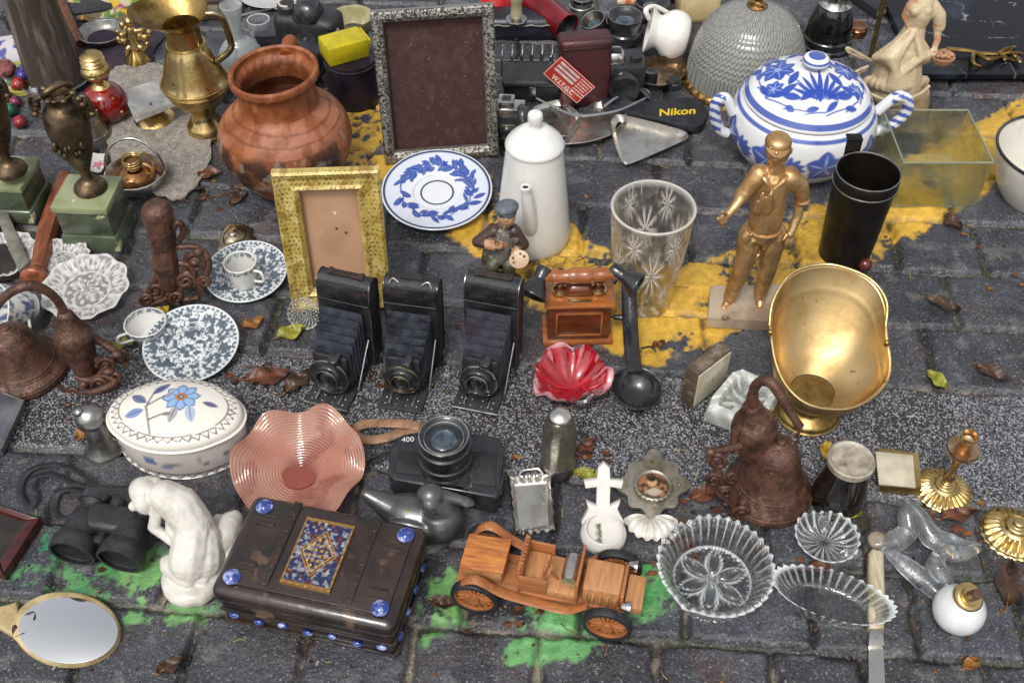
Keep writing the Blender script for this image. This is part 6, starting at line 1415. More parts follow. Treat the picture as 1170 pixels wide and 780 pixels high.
pr += limb([(145, 36, 0), (137, 42, -.004), (134, 36, -.004)], [3, 2.5, 2]); pr += limb([(154, 36, 0), (164, 34, 0), (168, 26, 0)], [3, 2.5, 2]); pr += limb([(152, 50, 0), (146, 56, -.008), (144, 62, -.010)], [4, 3, 2.5]); pr += limb([(156, 52, 0), (164, 56, -.006), (168, 50, -.008)], [4, 3, 2.5])
for px, py in ((140, 30), (160, 42), (166, 44), (136, 46), (170, 38), (162, 60), (142, 48)): pr.append((ell(J(px, py, .004), (U(4), U(3), U(5))), '#000000'))
figure('figure', pr, BRS, t, .0016, 1, colors=False)

t = thing('glass_decanter', 'clear glass decanter with flared neck behind the terracotta pot', 'decanter', (280, 86))
P_ = prof(280, 88, [(0, 92), (20, 92), (24, 88), (27, 76), (25, 62), (16, 50), (9, 44), (8, 34), (9, 22), (12, 12), (13, 8)])
b = B(); b.add(lathe([P_[0]]+sp(P_[1:], 5)+[(max(.001, r-.0025), h+.001) for r, h in sp(P_[2:], 5)[::-1]]+[(0, .004)], 64)); b.build('body', mat('frosted_clear_glass', '#e6e9ea', .10, trans=.75, thin=.12, rvar=.05), t)

# ---- coloured oddments at the left edge
t = thing('folded_cloth', 'white cloth printed with blue flowers folded at the upper left', 'cloth', (16, 74))
def clp(P):
    x, y = P[:, 0], P[:, 1]; c = np.zeros((len(P), 3)); c[:] = hx('#b3aeb0'); c = mixc(c, '#4a4f86', sstep(.54, .6, fbm(x*55, y*55, 3))); c = mixc(c, '#a09a4e', sstep(.62, .67, fbm(x*40+5, y*40+8, 3))); return c
PC = [(-70, 40), (36, 44), (44, 104), (-60, 110)]
def cls(u, v):
    px = PC[0][0]*(1-u)*(1-v)+PC[1][0]*u*(1-v)+PC[2][0]*u*v+PC[3][0]*(1-u)*v; py = PC[0][1]*(1-u)*(1-v)+PC[1][1]*u*(1-v)+PC[2][1]*u*v+PC[3][1]*(1-u)*v
    q = Lp(px, py, .01); return (q.x, q.y, .012+.004*math.sin(u*9+v*4)+.003*math.sin(v*13))
b = B(); b.add(sheet(cls, 90, 60, .008)); b.build('fabric', mat('printed_fabric', attr=True, rough=.85, bump=.4, bsc=400), t, clp)
for k, (px, py, r, c, l) in enumerate(((10, 88, 11, '#9a5a5a', 'knitted pink wool ball lying on the flowered cloth'), (28, 92, 7, '#2f2f8a', 'blue glazed ceramic ball beside the pink wool ball'), (24, 104, 9, '#8a2418', 'red beaded ball behind the left bronze urn'), (16, 100, 6, '#1e7a3a', 'small green glazed ball among beads at the left edge'), (8, 118, 9, '#b0641c', 'orange glazed ceramic fruit at the left edge'), (14, 132, 8, '#14664a', 'dark green glazed ceramic fruit lowest at the left edge'), (20, 122, 7, '#7c1c48', 'magenta glass ball between the orange and green fruits'), (26, 146, 8, '#8c1420', 'crimson glass ball beside the left bronze urn'))):
    t = thing('ornament_ball', l, 'ornament', (px, py), .012 if k < 2 else 0); rr = r*S(px, py)
    b = B(); b.add(lathe([(rr*math.sin(PI*i/14)*(1+.0), rr*(1-math.cos(PI*i/14)*.92)) for i in range(15)], 30, lambda a, q, x, h: (x*(1+.05*math.cos(7*a+h*200)), h))); b.build('ball', mat('ball_'+str(k), c, .3 if k else .85, coat=.3 if k else 0, col2='#1a1210', sc=60, thr=(.38, .6), bump=.6 if k in (0, 2) else .1, bsc=300), t)
# ---- terracotta pot
t = thing('terracotta_pot', 'large orange terracotta pot with smoke stains behind the gold frame', 'pot', (335, 204))
P_ = prof(335, 204, [(0, 208), (38, 208), (46, 203), (60, 188), (71, 170), (75, 153), (70, 137), (58, 126), (47, 119), (44, 110), (44, 96), (47, 91), (51, 87), (51, 81), (48, 79)])
zt = P_[-1][1]
def tp(P):
    x, y, z = P[:, 0], P[:, 1], P[:, 2]; a = np.arctan2(y, x); zz = z/zt; c = np.zeros((len(P), 3)); c[:] = hx('#7c4524')
    n = fbm(a*4+3, zz*7, 4); c = mixc(c, '#935a36', sstep(.5, .7, n)); c = mixc(c, '#6d3417', sstep(.5, .7, fbm(a*6+20, zz*9+4, 4))*.8)
    c = mixc(c, '#a06a52', ((zz > .52) & (zz < .72))*sstep(.4, .6, fbm(a*3+1, zz*6+8, 4))*.75)
    c = mixc(c, '#2a1d18', sstep(.5, .62, fbm(a*3.2+9, zz*5+2, 4))*sstep(.62, .45, zz)*.9); c = mixc(c, '#8b7d6e', sstep(.58, .66, fbm(a*8+4, zz*12, 3))*(zz < .55)*.6)
    for q in (.60, .66): c = mixc(c, '#5a2a14', (np.abs(zz-q-.008*np.sin(a*2)) < .007)*.55)
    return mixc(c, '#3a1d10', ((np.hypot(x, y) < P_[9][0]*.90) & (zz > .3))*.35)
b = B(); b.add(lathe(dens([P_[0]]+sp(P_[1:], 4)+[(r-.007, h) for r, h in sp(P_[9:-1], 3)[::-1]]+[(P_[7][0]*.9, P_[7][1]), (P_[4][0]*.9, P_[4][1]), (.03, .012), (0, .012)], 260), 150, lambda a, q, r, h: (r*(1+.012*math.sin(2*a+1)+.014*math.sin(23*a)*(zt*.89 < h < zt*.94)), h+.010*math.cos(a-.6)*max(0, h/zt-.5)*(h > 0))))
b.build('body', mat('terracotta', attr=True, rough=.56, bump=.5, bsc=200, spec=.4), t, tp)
b = B(); hz = P_[12][1]; b.add(rod([(.01, P_[10][0]*.97, hz), (.012, P_[10][0]+.03, hz+.004), (.014, P_[10][0]+.045, hz-.03), (.014, P_[6][0]+.005, P_[6][1])], [.010, .011, .010, .012], 12)); b.build('handle', mat('terracotta_plain', '#86461f', .42, col2='#6d3417', sc=30, bump=.4, bsc=150), t)

# ---- blue and white tureen
t = thing('tureen', 'white lidded tureen painted with cobalt flowers and two looped handles', 'tureen', (907, 178))
P_ = prof(907, 178, [(0, 182), (46, 182), (52, 178), (66, 167), (78, 152), (83, 138), (80, 122), (72, 112)])
def bl(c, k, f=.93): return mixc(c, '#1f3f96', k*f)
def tu(P):
    a = np.arctan2(P[:, 1], P[:, 0]); h = P[:, 2]/P_[-1][1]; c = np.zeros((len(P), 3)); c[:] = hx('#cfd0d0'); k = np.zeros(len(P)); k2 = k.copy()
    for a0 in np.arange(-3, 3.2, .78):
        for q in range(5): k = np.maximum(k, leafm(a, h, a0, .55, q*1.26+.3, .27, .12, .02)); k2 = np.maximum(k2, leafm(a, h, a0, .55, q*1.26+.3, .22, .014, .01))
        for q in range(6): k = np.maximum(k, leafm(a, h, a0+.28, .46+.02*q, 1.4-.5*q, .26, .05, .015))
        k = np.maximum(k, segm(a, h, a0-.35, .30, a0+.35, .36, .012, .012))
        for q in range(9): k = np.maximum(k, segm(a, h, a0-.36+.09*q, .22, a0-.33+.09*q, .27, .010, .01))
    c = bl(c, k); c = mixc(c, '#9fb0d8', k2*.8)
    for q, w in ((.93, .022), (.10, .02)): c = bl(c, (np.abs(h-q) < w).astype(float))
    return c
b = B(); b.add(lathe(dens([P_[0]]+sp(P_[1:], 5), 110), 320, cap=False)); b.build('bowl', CERP, t, tu)
Q = prof(907, 178, [(70, 113), (73, 110), (71, 106), (63, 97), (47, 88), (29, 82), (14, 78), (8, 77)]); Rl = Q[1][0]
def lu(P):
    x, y = P[:, 0]/Rl, P[:, 1]/Rl; rr = np.hypot(x, y); c = np.zeros((len(P), 3)); c[:] = hx('#d0d1d1'); k = np.zeros(len(P)); k2 = k.copy()
    for (fx, fy, s) in ((-.52, .12, .27), (.08, .20, .27), (.52, .10, .26), (-.05, .66, .2), (.62, -.32, .14), (-.64, -.28, .16), (-.55, .55, .16), (.5, .6, .16)):
        for q in range(7): k = np.maximum(k, leafm(x, y, fx, fy, q*.9+.2, s, s*.33, .012)); k2 = np.maximum(k2, leafm(x, y, fx, fy, q*.9+.2, s*.85, .008, .008))
        k2 = np.maximum(k2, 1-sstep(s*.16, s*.22, np.hypot(x-fx, y-fy)))
    for q in range(9): k = np.maximum(k, leafm(x, y, -.05+.02*q, -.62, 2.5-.24*q, .55-.03*abs(q-4), .035, .012))
    for (ax, ay, bx, by) in ((-.05, -.62, .1, .15), (-.05, -.62, -.5, .08), (.05, -.6, .5, .05), (-.5, .1, -.3, .5)): k = np.maximum(k, segm(x, y, ax, ay, bx, by, .012, .01))
    for cx, cy, an, L in ((-.75, .2, 1.8, .25), (-.3, .45, .8, .3), (.3, .45, 2.0, .3), (.3, .4, .5, .3), (-.3, -.3, 3.6, .3), (.35, -.35, -.2, .28), (-.35, .3, 2.4, .2), (.72, .2, 1.1, .25), (.2, -.1, -.9, .26), (-.25, -.05, -2.2, .26)): k = np.maximum(k, leafm(x, y, cx, cy, an, L*1.15, .065, .012))
    c = bl(c, k, .98); c = mixc(c, '#98abd6', k2*.7)
    k = np.zeros(len(P))
    for q in range(16):
        th = q*2*PI/16+.1; k = np.maximum(k, leafm(x, y, .80*math.cos(th), .80*math.sin(th), th+1.9+.5*math.sin(q*2.3), .22+.05*math.sin(q*1.7), .045, .012)); k = np.maximum(k, segm(x, y, .84*math.cos(th), .84*math.sin(th), .80*math.cos(th+.39), .80*math.sin(th+.39), .010, .01))
    for q in range(5):
        th = -1.57+.42*(q-2); k = np.maximum(k, leafm(x, y, .72*math.cos(th), .66*math.sin(th), th+PI+.6*(q-2), .3, .06, .012))
    c = bl(c, k, .98)
    return bl(c, ((rr > .93) & (rr < .985)).astype(float))
b = B(); b.add(lathe(dens(sp(Q, 5)+[(0, Q[-1][1])], 110), 320)); ld = b.build('lid', CERP, t, lu)
K = prof(907, 178, [(8, 77.5), (9, 76), (14, 73), (15.5, 69), (13, 65), (6, 63), (0, 62.6)])
b = B(); b.add(lathe(dens(sp(K, 5), 60), 60)); b.build('knob', CERP, ld, lambda P: bl(np.tile(np.array(hx('#d0d1d1')), (len(P), 1)), ((np.sin((P[:, 2]-K[0][1])*900) > .1)).astype(float)))
for sx, pts in ((-1, [(-.98, .78), (-1.12, 1.02), (-1.23, .94), (-1.21, .70), (-1.12, .50), (-1.0, .42)]), (1, [(.98, .80), (1.18, 1.04), (1.34, 1.0), (1.38, .80), (1.25, .58), (1.02, .45)])):
    rm = P_[5][0]; hm = P_[-1][1]; b = B(); b.add(rod([(x*rm, -.004, z*hm) for x, z in pts], [.0085, .009, .009, .009, .0085, .008], 24, 14))
    b.build('handle', CERP, t, lambda P, sx=sx: bl(np.tile(np.array(hx('#cfd0d0')), (len(P), 1)), ((np.abs(P[:, 0]) > rm*1.12)*(np.sin(P[:, 2]*420+P[:, 1]*300+P[:, 0]*200) > .0)).astype(float)))

# ---- glass dome, box, black vase
t = thing('glass_dome', 'large textured glass dome with ornate gilt rim behind the tureen', 'glass dome', (850, 90))
P_ = prof(850, 90, [(66, 88), (66, 80), (65, 66), (62, 50), (54, 32), (40, 18), (22, 10), (9, 7)])
zr = P_[2][1]
b = B(); b.add(lathe(dens(sp(P_, 5)+[(0, P_[-1][1])], 90), 220, lambda a, q, r, h: (r*(1+(.012*math.cos(90*a) if h < zr else .013*math.sin(34*a+h*330)*math.sin(34*a-h*330)*(r > .02))), h), cap=False))
def domef(P):
    a = np.arctan2(P[:, 1], P[:, 0]); h = P[:, 2]; k = np.where(h < zr, .25+.3*sstep(-.2, .6, np.cos(90*a)), .22+.34*sstep(.1, .5, np.abs(np.sin(34*a+h*330)*np.sin(34*a-h*330)))); return gray(k)
b.build('dome', etched('textured_glass', '#d3d2cb', .10, .25), t, domef)
Q = prof(850, 90, [(70, 94), (72, 92), (72, 88), (68, 84), (66, 84)])
b = B(); b.add(lathe(dens(sp(Q, 4), 24), 200, lambda a, q, r, h: (r*(1+.012*math.cos(40*a)*(q > .2)), h), cap=False)); b.build('rim', mat('ornate_gilt', '#a5824d', .36, .9, col2='#4a351c', sc=130, thr=(.42, .6), bump=.9, bsc=220), t)
b = B(); z = P_[-1][1]; b.add(lathe(sp([(.016, -.001), (.018, .002), (.012, .006), (.006, .010), (.008, .016), (0, .02)], 3), 30), M=TR(0, 0, z)); b.build('finial', MATS['ornate_gilt'], t)
t = thing('card_box', 'cream cardboard box standing at the top edge beside the glass dome', 'box', (798, 26), rot=R(3))
b = B(); b.add(box((0, .03, .03), (.075, .06, .06), .002)); b.add(box((0, -.001, .03), (.066, .002, .05), .0005)); b.build('carton', mat('cream_card', '#b59f72', .7, col2='#c7b58c', sc=20, speck='#8d7a52', ssc=60, sthr=.72), t)
b = B(); b.add(box((0, .03, .062), (.078, .063, .008), .002)); b.build('lid', mat('pale_card', '#c3b184', .7, col2='#a08c60', sc=20), t)
t = thing('black_vase', 'black glazed bell shaped vase with silver neck at the top behind tureen', 'vase', (943, 52))
P_ = prof(943, 52, [(0, 57), (29, 57), (30, 52), (29, 48), (27, 46), (28, 43), (28, 40), (26, 37), (25, 25), (21, 12), (18, 6)])
b = B(); b.add(lathe([P_[0]]+sp(P_[1:], 4)+[(0, P_[-1][1])], 56)); b.build('body', mat('black_glaze', '#08080a', .1, coat=.8, col2='#141416', sc=20), t)
Q = prof(943, 52, [(18, 6.5), (19, 4), (16, 1), (14, -4), (15, -12), (17, -16), (0, -16)])
b = B(); b.add(lathe(Q, 44)); b.build('neck', CHR, t)
t = thing('bamboo_stick', 'thin brown bamboo stick standing between black vase and lady figurine', 'stick', (996, 64))
b = B(); b.add(tube(cr([J(995, 64, 0), J(1002, 34, 0), J(1011, -6, 0)], 6), .0045, 10)); b.add(tube([J(998.6, 48, 0), J(999.2, 46, 0)], .0054, 10)); b.build('cane', mat('bamboo', '#4a3c1c', .4, col2='#2c230f', sc=30), t)

# ---- lady figurine with basket
t = thing('lady_figurine', 'cream bisque figurine of a lady in a flowing gown holding a basket', 'figurine', (1032, 116))
CRM = mat('cream_bisque', '#b39d7c', .5, col2='#8d7656', sc=30, thr=(.42, .7), bump=.3, bsc=160)
P_ = prof(1030, 116, [(0, 120), (27, 120), (29, 116), (27, 108), (25, 102), (0, 100)])
b = B(); b.add(lathe([P_[0]]+sp(P_[1:5], 3)+[P_[5]], 40)); b.build('base', mat('bisque_base', '#a08a64', .45, col2='#7d6a48', sc=30), t)
s1 = S(1032, 60, .08)
pr = limb([(1022, 96, 0), (1026, 78, 0), (1034, 60, 0), (1042, 42, 0), (1047, 28, 0)], [30, 27, 20, 14, 11]); pr += limb([(1047, 28, 0), (1052, 14, 0), (1054, 6, 0)], [11, 14, 12]); pr += limb([(1054, 4, 0), (1055, -8, 0)], [6, 5]); pr += [(ell(J(1055, -18, -.004), (U(10), U(10), U(12))), '#000000'), (ell(J(1054, -14, -.016), (U(2), U(3), U(2.5))), '#000000'), (ell(J(1058, -22, .006), (U(12), U(11), U(11))), '#000000')]
pr += limb([(1066, 8, 0), (1073, 18, -.004), (1073, 30, -.006)], [8, 7.5, 7]); pr += limb([(1071, 28, -.006), (1071, 46, -.012), (1067, 58, -.018)], [4.6, 4, 3]); pr += limb([(1043, 8, 0), (1036, 18, .004), (1040, 30, -.004)], [8, 6, 4])
for k in range(4): pr += limb([(1064+2*k, 57, -.02), (1063+2*k, 63, -.024), (1065+2*k, 66, -.022)], [1.7, 1.5, 1.2])
rr_ = random.Random(5)
for k in range(15):   # folds of the gown
    a = k/14; pr += limb([(1046-8*a+rr_.uniform(-3, 3), 36, -.012+.004*math.sin(k)), (1040-40*a+24*(a < .3), 66, -.026*math.sin(PI*a)-.008), (996+58*a, 92+8*math.sin(PI*a), -.040*math.sin(PI*a)-.004)], [2.5, 4.5, 5])
for k in range(11):
    a = k/10; pr.append((ell(J(992+64*a, 93+8*math.sin(PI*a), -.042*math.sin(PI*a)), (U(6), U(5), U(7))), '#000000'))
pr += [(ell(J(1046, 13, -.013), (U(6), U(5), U(6))), '#000000'), (ell(J(1059, 13, -.013), (U(6), U(5), U(6))), '#000000')]
lc_ = ['#b5a384']*len(pr)
for i in range(len(pr)):
    if i in (6, 7, 8, 9) or 12 <= i <= 15: lc_[i] = '#ad8262'
lc_[9] = '#8a6a45'
figure('body', [(q, k) for (q, _), k in zip(pr, lc_)], mat('painted_lady_bisque', attr=True, rough=.5, bump=.4, bsc=200), t, .0018, 2, rough=.0008)
b = B(); c_ = J(1077, 66, -.022)
b.add(lathe(sp([(0, -.012), (U(8), -.010), (U(12), .0), (U(13), .004), (U(9), .003), (0, .002)], 3), 30, lambda a, q, r, h: (r*(1+.05*math.cos(16*a)), h)), M=TR(*c_))
for k in range(14): b.add(ell(c_+Vector((U(9)*math.cos(k*2.4)*(.4+.6*(k/14)), U(8)*math.sin(k*2.4)*(.4+.6*k/14), .007)), (U(3.2), U(3.2), U(2.6)), 10, 6))
b.build('flower_basket', mat('peach_bisque', '#a9805f', .5, col2='#7d573c', sc=60), t)
b = B(); b.add(rod([J(1000, 72, .01), J(984, 66, .006), J(970, 60, 0), (J(968, 55, 0)), J(978, 60, .004), J(996, 70, .008)], [.0028]*6, 8)); b.add(rod([J(992, 76, 0), J(976, 84, -.01), J(980, 96, -.03), J(1000, 110, -.05), J(1025, 116, -.058), J(1050, 108, -.05), J(1062, 98, -.04)], [.0028]*7, 8)); b.add(rod([J(990, 78, 0), J(974, 88, -.006), J(962, 92, -.01)], [.003]*3, 8)); b.build('ribbon', mat('cream_ribbon', '#b8a88c', .5, col2='#95836a', sc=40), t)

# ---- black marble slab with gilt twig
t = thing('marble_slab', 'large black marble slab with white veins at the upper right corner', 'slab', (1130, 98))
a_, c_ = G(1046, 98)-LOC, G(1250, 98)-LOC; h = HZ(1130, 98, 86); w = (c_-a_).length; mx = (a_.x+c_.x)/2
BM = mat('black_marble', '#0e0f14', .25, spec=.3, col2='#20242c', sc=9, thr=(.45, .7))
def mb(P):
    x, y = P[:, 0], P[:, 1]; c = np.zeros((len(P), 3)); c[:] = hx('#101116'); c = mixc(c, '#242a33', sstep(.5, .75, fbm(x*9, y*9, 4)))
    v = np.abs(fbm(x*7+3, y*13, 4)-.5); c = mixc(c, '#8c8c8a', (1-sstep(.002, .008, v))*sstep(.45, .6, fbm(x*20, y*20+7, 3))*.8); v = np.abs(fbm(x*13+30, y*6+5, 4)-.5); return mixc(c, '#757675', (1-sstep(.001, .005, v))*.6*sstep(.45, .6, fbm(x*17+4, y*17+7, 3)))
b = B(); b.add(sheet(lambda u, v: (mx+(u-.5)*w, .002+v*.34, h), 220, 160, h*.42)); b.build('top', mat('veined_marble', attr=True, rough=.3, spec=.25, rvar=.05), t, mb)
b = B(); b.add(box((mx, .18, h*.27), (w*.97, .33, h*.54), .002)); b.build('base', BM, t)
t = thing('gilt_twig', 'gilt bronze twig ornament lying on the black marble slab', 'ornament', (1120, 64), h)
b = B()
for P in ([(1082, 56), (1104, 58), (1120, 61), (1140, 62), (1158, 60), (1168, 62)], [(1116, 61), (1130, 68), (1146, 66), (1160, 70)], [(1140, 62), (1150, 56), (1160, 54)], [(1112, 60), (1112, 72), (1120, 76)]): b.add(rod([Lp(x, y, h+.006+.004*math.sin(i*2)) for i, (x, y) in enumerate(P)], [.004, .0035, .0025], 8))
for x, y in ((1158, 62), (1148, 66), (1164, 68), (1154, 57), (1134, 67)): b.add(ell(Lp(x, y, h+.007), (.010, .005, .003), 12, 6, (0, 0, x)))
b.build('twig', BRSD, t)

# ---- glass tank and enamel bowl
t = thing('glass_box', 'open rectangular clear glass box on yellow paint beside the enamel bowl', 'glass box', (1065, 238))
a_, c_ = G(1016, 238)-LOC, G(1115, 239)-LOC; w = (c_-a_).length; h = HZ(1065, 238, 186); yb = G(1070, 126, h).y-LOC.y; g = .003
b = B()
for (cx, cy, cz, sx, sy, sz) in ((0, yb/2, g/2, w, yb, g), (0, g/2, h/2+g/2, w, g, h-g), (0, yb-g/2, h/2+g/2, w, g, h-g), (-w/2+g/2, yb/2, h/2+g/2, g, yb-2*g, h-g), (w/2-g/2, yb/2, h/2+g/2, g, yb-2*g, h-g)): b.add(box((cx, cy, cz), (sx-.0004, sy-.0004, sz-.0004), .0004), smooth=False)
b.build('tank', mat('box_glass', '#f2f5ee', .03, trans=1, ior=1.45, thin=.55, rvar=.01), t)
b = B(); b.add(tube([(-w/2, 0, h), (w/2, 0, h), (w/2, yb, h), (-w/2, yb, h)], .0018, 8, True)); b.build('rim', mat('rim_glass', '#b9bfa8', .1, trans=.6), t)
t = thing('enamel_bowl', 'white enamel bowl with dark rim cut by the right edge', 'bowl', (1188, 222))
P_ = prof(1188, 222, [(0, 228), (38, 228), (48, 218), (60, 200), (67, 182), (69, 172)])
def eb(P):
    c = np.zeros((len(P), 3)); c[:] = hx('#c9c5ba'); rr = np.hypot(P[:, 0], P[:, 1]); a = np.arctan2(P[:, 1], P[:, 0])
    c = mixc(c, '#6d7a4f', leafm(P[:, 0], P[:, 1], -.03, -.02, 2.5, .04, .006)); c = mixc(c, '#4a4f48', leafm(P[:, 0], P[:, 1], -.03, -.012, 1.6, .03, .005)); return mixc(c, '#8a7a62', sstep(.6, .7, fbm(P[:, 0]*60, P[:, 1]*60, 3))*.3)
b = B(); b.add(lathe(dens([P_[0]]+sp(P_[1:], 5)+[(r-.003, q+.001) for r, q in sp(P_[2:-1], 4)[::-1]]+[(P_[1][0], .004), (0, .004)], 80), 100)); b.build('body', mat('bowl_enamel', attr=True, rough=.16, coat=.4), t, eb)
b = B(); b.add(tube([(p[0], p[1], P_[-1][1]) for p in ringpts(P_[-1][0]-.001, n=64)], .0026, 8, True)); b.build('rim', BLK, t)

# ---- silver trays
def rimtray(label, o, z, nm='silver_tray', grp=None, m=SIL):
    cx = sum(p[0] for p in o)/len(o); cy = sum(p[1] for p in o)/len(o)
    t = thing(nm, label, 'tray', (cx, cy), group=grp); n = len(o)
    out = [p.xy for p in cr([Vector((*q, 0)) for q in L2(o+[o[0]], z)], 6)[:-1]]; m_ = len(out)
    def lv(k, h): return [(p.x*k, p.y*k, h) for p in out]
    v = []; f = []; L = [lv(.84, .0), lv(1, z), lv(1.015, z+.001), lv(1.0, z+.0015), lv(.95, z*.75), lv(.86, .0035)]
    for q in L: v += q
    for k in range(len(L)-1): f += [(k*m_+i, k*m_+(i+1) % m_, (k+1)*m_+(i+1) % m_, (k+1)*m_+i) for i in range(m_)]
    f += [tuple(range(m_))[::-1], tuple(range((len(L)-1)*m_, len(L)*m_))]
    b = B(); b.add((v, f)); b.build('tray_body', m, t); return t
SG = 'triangular silver trays'
def rounded(P, k=.14):
    o = []
    for i in range(len(P)):
        a, b_, c = Vector(P[i-1]), Vector(P[i]), Vector(P[(i+1) % len(P)]); o += [tuple(b_.lerp(a, k)), tuple(b_.lerp(a, k*.35)*.93+b_*.0+b_.lerp(c, k*.35)*.07), tuple(b_.lerp(c, k))]
    return o
rimtray('triangular silver tray behind the coffee pot, farthest left of the three', [(606, 128), (612, 122), (638, 115), (652, 122), (662, 133), (656, 146), (646, 156), (630, 152), (610, 143)], .010, grp=SG)
rimtray('triangular silver tray with warm brown reflection, in the middle of the three', [(646, 165), (648, 155), (664, 132), (677, 118), (690, 117), (712, 127), (716, 134), (704, 148), (694, 156), (668, 163)], .012, grp=SG)
rimtray('triangular silver tray nearest the viewer in front of the black camera strap', [(698, 140), (704, 132), (720, 134), (760, 144), (782, 151), (785, 158), (770, 166), (740, 179), (720, 187), (712, 186), (703, 166)], .012, grp=SG)
rimtray('crumpled oval silver dish between white jug and camera strap', [(720, 84), (724, 76), (740, 68), (766, 65), (784, 68), (786, 78), (778, 90), (758, 98), (732, 94)], .016, m=mat('brown_silver', '#9c8c78', .34, 1, col2='#5c4c3c', sc=50, bump=.5, bsc=90))

# ---- camera strap with lettering
t = thing('camera_strap', 'black camera strap with yellow lettering lying behind the nearest triangular tray', 'strap', (770, 130))
o = [(688, 106), (706, 108), (738, 117), (764, 114), (786, 112), (800, 116), (808, 126), (806, 138), (798, 145), (776, 143), (752, 137), (728, 132), (700, 122), (688, 116)]
b = B(); b.add(prism(L2([(p.x, p.y) for p in cr([(x, y, 0) for x, y in o+[o[0]]], 4)[:-1]], .016), .004, .018, .003)); b.build('band', mat('strap_webbing', '#101014', .5, col2='#22242c', sc=60, bump=.5, bsc=500), t)
b = B(); b.add(rod([Lp(700, 112, .012), Lp(690, 104, .02), Lp(694, 96, .03), Lp(712, 92, .034), Lp(730, 100, .03), Lp(744, 112, .02)], .005, 8, flat=.3, up=(0, 0, 1))); b.build('loop', LEA, t)
sh = Matrix(((1, .25, 0, 0), (0, 1, 0, 0), (0, 0, 1, 0), (0, 0, 0, 1)))
text('Nikon', .0265, mat('strap_yellow', '#c9a814', .5), t, mtx=TR(*Lp(774, 128, .0184), 0, 0, R(6)) @ sh @ Matrix.Diagonal((.96, 1.0, 1, 1)), bold=.0006)

# ---- white jug lying down
t = thing('milk_jug', 'small white porcelain jug lying on its side beside the glass dome', 'jug', (766, 56))
A = Lp(786, 44, .034); Bq = Lp(741, 34, .046); L_ = (Bq-A).length; k = S(766, 40, .03)
b = B(); b.add(lathe(sp([(0, 0), (18*k, .001), (25*k, .010), (28*k, L_*.35), (26*k, L_*.55), (20*k, L_*.70), (19*k, L_*.8), (25*k, L_*.97), (26*k, L_), (24*k, L_*.995), (16*k, L_*.8), (14*k, L_*.6), (0, L_*.5)], 4), 60), M=align(A, Bq)); b.build('body', CER, t)
b = B(); b.add(cap(Lp(772, 50, .02), Lp(764, 57, .012), .010, .0075)); b.build('spout', CER, t)
b = B(); b.add(rod([Lp(764, 16, .05), Lp(748, 8, .07), Lp(738, 12, .075), Lp(742, 22, .06)], .005, 10)); b.build('handle', CER, t)

# ---- dark camera kit
t = thing('film_camera', 'black camera with chrome prism between red leather case and oval silver dish', 'camera', (706, 108))
b = B(); b.add(box((0, .0, .035), (.085, .045, .07), .006)); bd = b.build('body', LEA, t)
b = B(); b.add(box((-.012, 0, .080), (.040, .040, .022), .006, taper=.7)); pz = b.build('prism', CHR, t)
b = B(); b.add(box((-.012, -.006, .0925), (.022, .014, .002), .0006)); b.build('accessory_shoe', BLKM, pz)
b = B(); b.add(lathe([(0, 0), (.026, 0), (.027, .02), (.025, .024), (.020, .022), (0, .016)], 40), M=TR(.006, -.022, .038, R(90))); b.build('lens', BLK, t)
b = B(); b.add(lathe([(0, 0), (.010, 0), (.010, .008), (0, .008)], 24, lambda a, q, r, h: (r*(1+.05*math.cos(16*a)), h)), M=TR(.026, 0, .070)); b.build('dial', BLKM, t)
def lens(label, at, r, top, m, tilt=None):
    t = thing('camera_lens', label, 'lens', at, group='loose camera lenses'); P = prof(at[0], at[1], [(r*.9, at[1]), (r, at[1]-4), (r, at[1]-(at[1]-top)*.4), (r*.92, at[1]-(at[1]-top)*.45), (r*.95, at[1]-(at[1]-top)*.7), (r*1.04, top+3), (r*1.0, top)])
    M_ = tilt or Matrix(); zt = P[-1][1]
    b = B(); b.add(lathe([(0, 0)]+P+[(P[-1][0]*.85, zt-.004), (P[-1][0]*.6, zt-.010), (0, zt-.010)], 44, lambda a, q, x, h: (x*(1+(.015*math.cos(40*a) if .2 < q < .45 else 0)), h)), M=M_); b.build('barrel', m, t)
    b = B(); b.add(tube([(p[0], p[1], zt) for p in ringpts(P[-1][0]*.97, n=40)], .0012, 8, True), M=M_); b.build('ring', PEW, t); b = B(); b.add(ell((0, 0, zt-.009), (P[-1][0]*.58, P[-1][0]*.58, .003), 24, 8), M=M_); b.build('glass', MATS['coated_glass'], t)
lens('black camera lens standing behind the chrome prism camera', (712, 46), 20, 18, BLK)
lens('dull metal lens barrel tilted between red tin and black lens', (686, 46), 14, 20, mat('grey_barrel', '#5d5751', .35, .9, col2='#38332e', sc=50), TR(0, 0, .004, R(10), R(-22)))
lens('wide black lens cap up at the top edge behind the milk jug', (744, 20), 20, 2, BLK)
lens('silver lens ring standing at the top edge beside the red tin', (664, 12), 14, -4, CHR)
t = thing('folded_scarf', 'orange and cream patterned scarf crumpled at the top edge above the lenses', 'scarf', (736, -4))
def sf(P):
    c = np.zeros((len(P), 3)); c[:] = hx('#b7a488'); c = mixc(c, '#b5531f', sstep(.5, .58, fbm(P[:, 0]*60, P[:, 1]*60, 3))); return mixc(c, '#7c8a4a', sstep(.6, .66, fbm(P[:, 0]*50+9, P[:, 1]*50, 3)))
b = B(); b.add(sheet(lambda u, v: ((u-.5)*.11, (v-.3)*.10, .03*math.sin(PI*u)*math.sin(PI*v)**.5+.006*math.sin(u*17)*math.sin(v*13)+.004), 70, 60, .004)); b.build('fabric', mat('scarf_fabric', attr=True, rough=.8, bump=.3, bsc=300), t, sf)
t = thing('dark_box', 'dark navy box at the top edge beside the cream cardboard box', 'box', (764, 6))
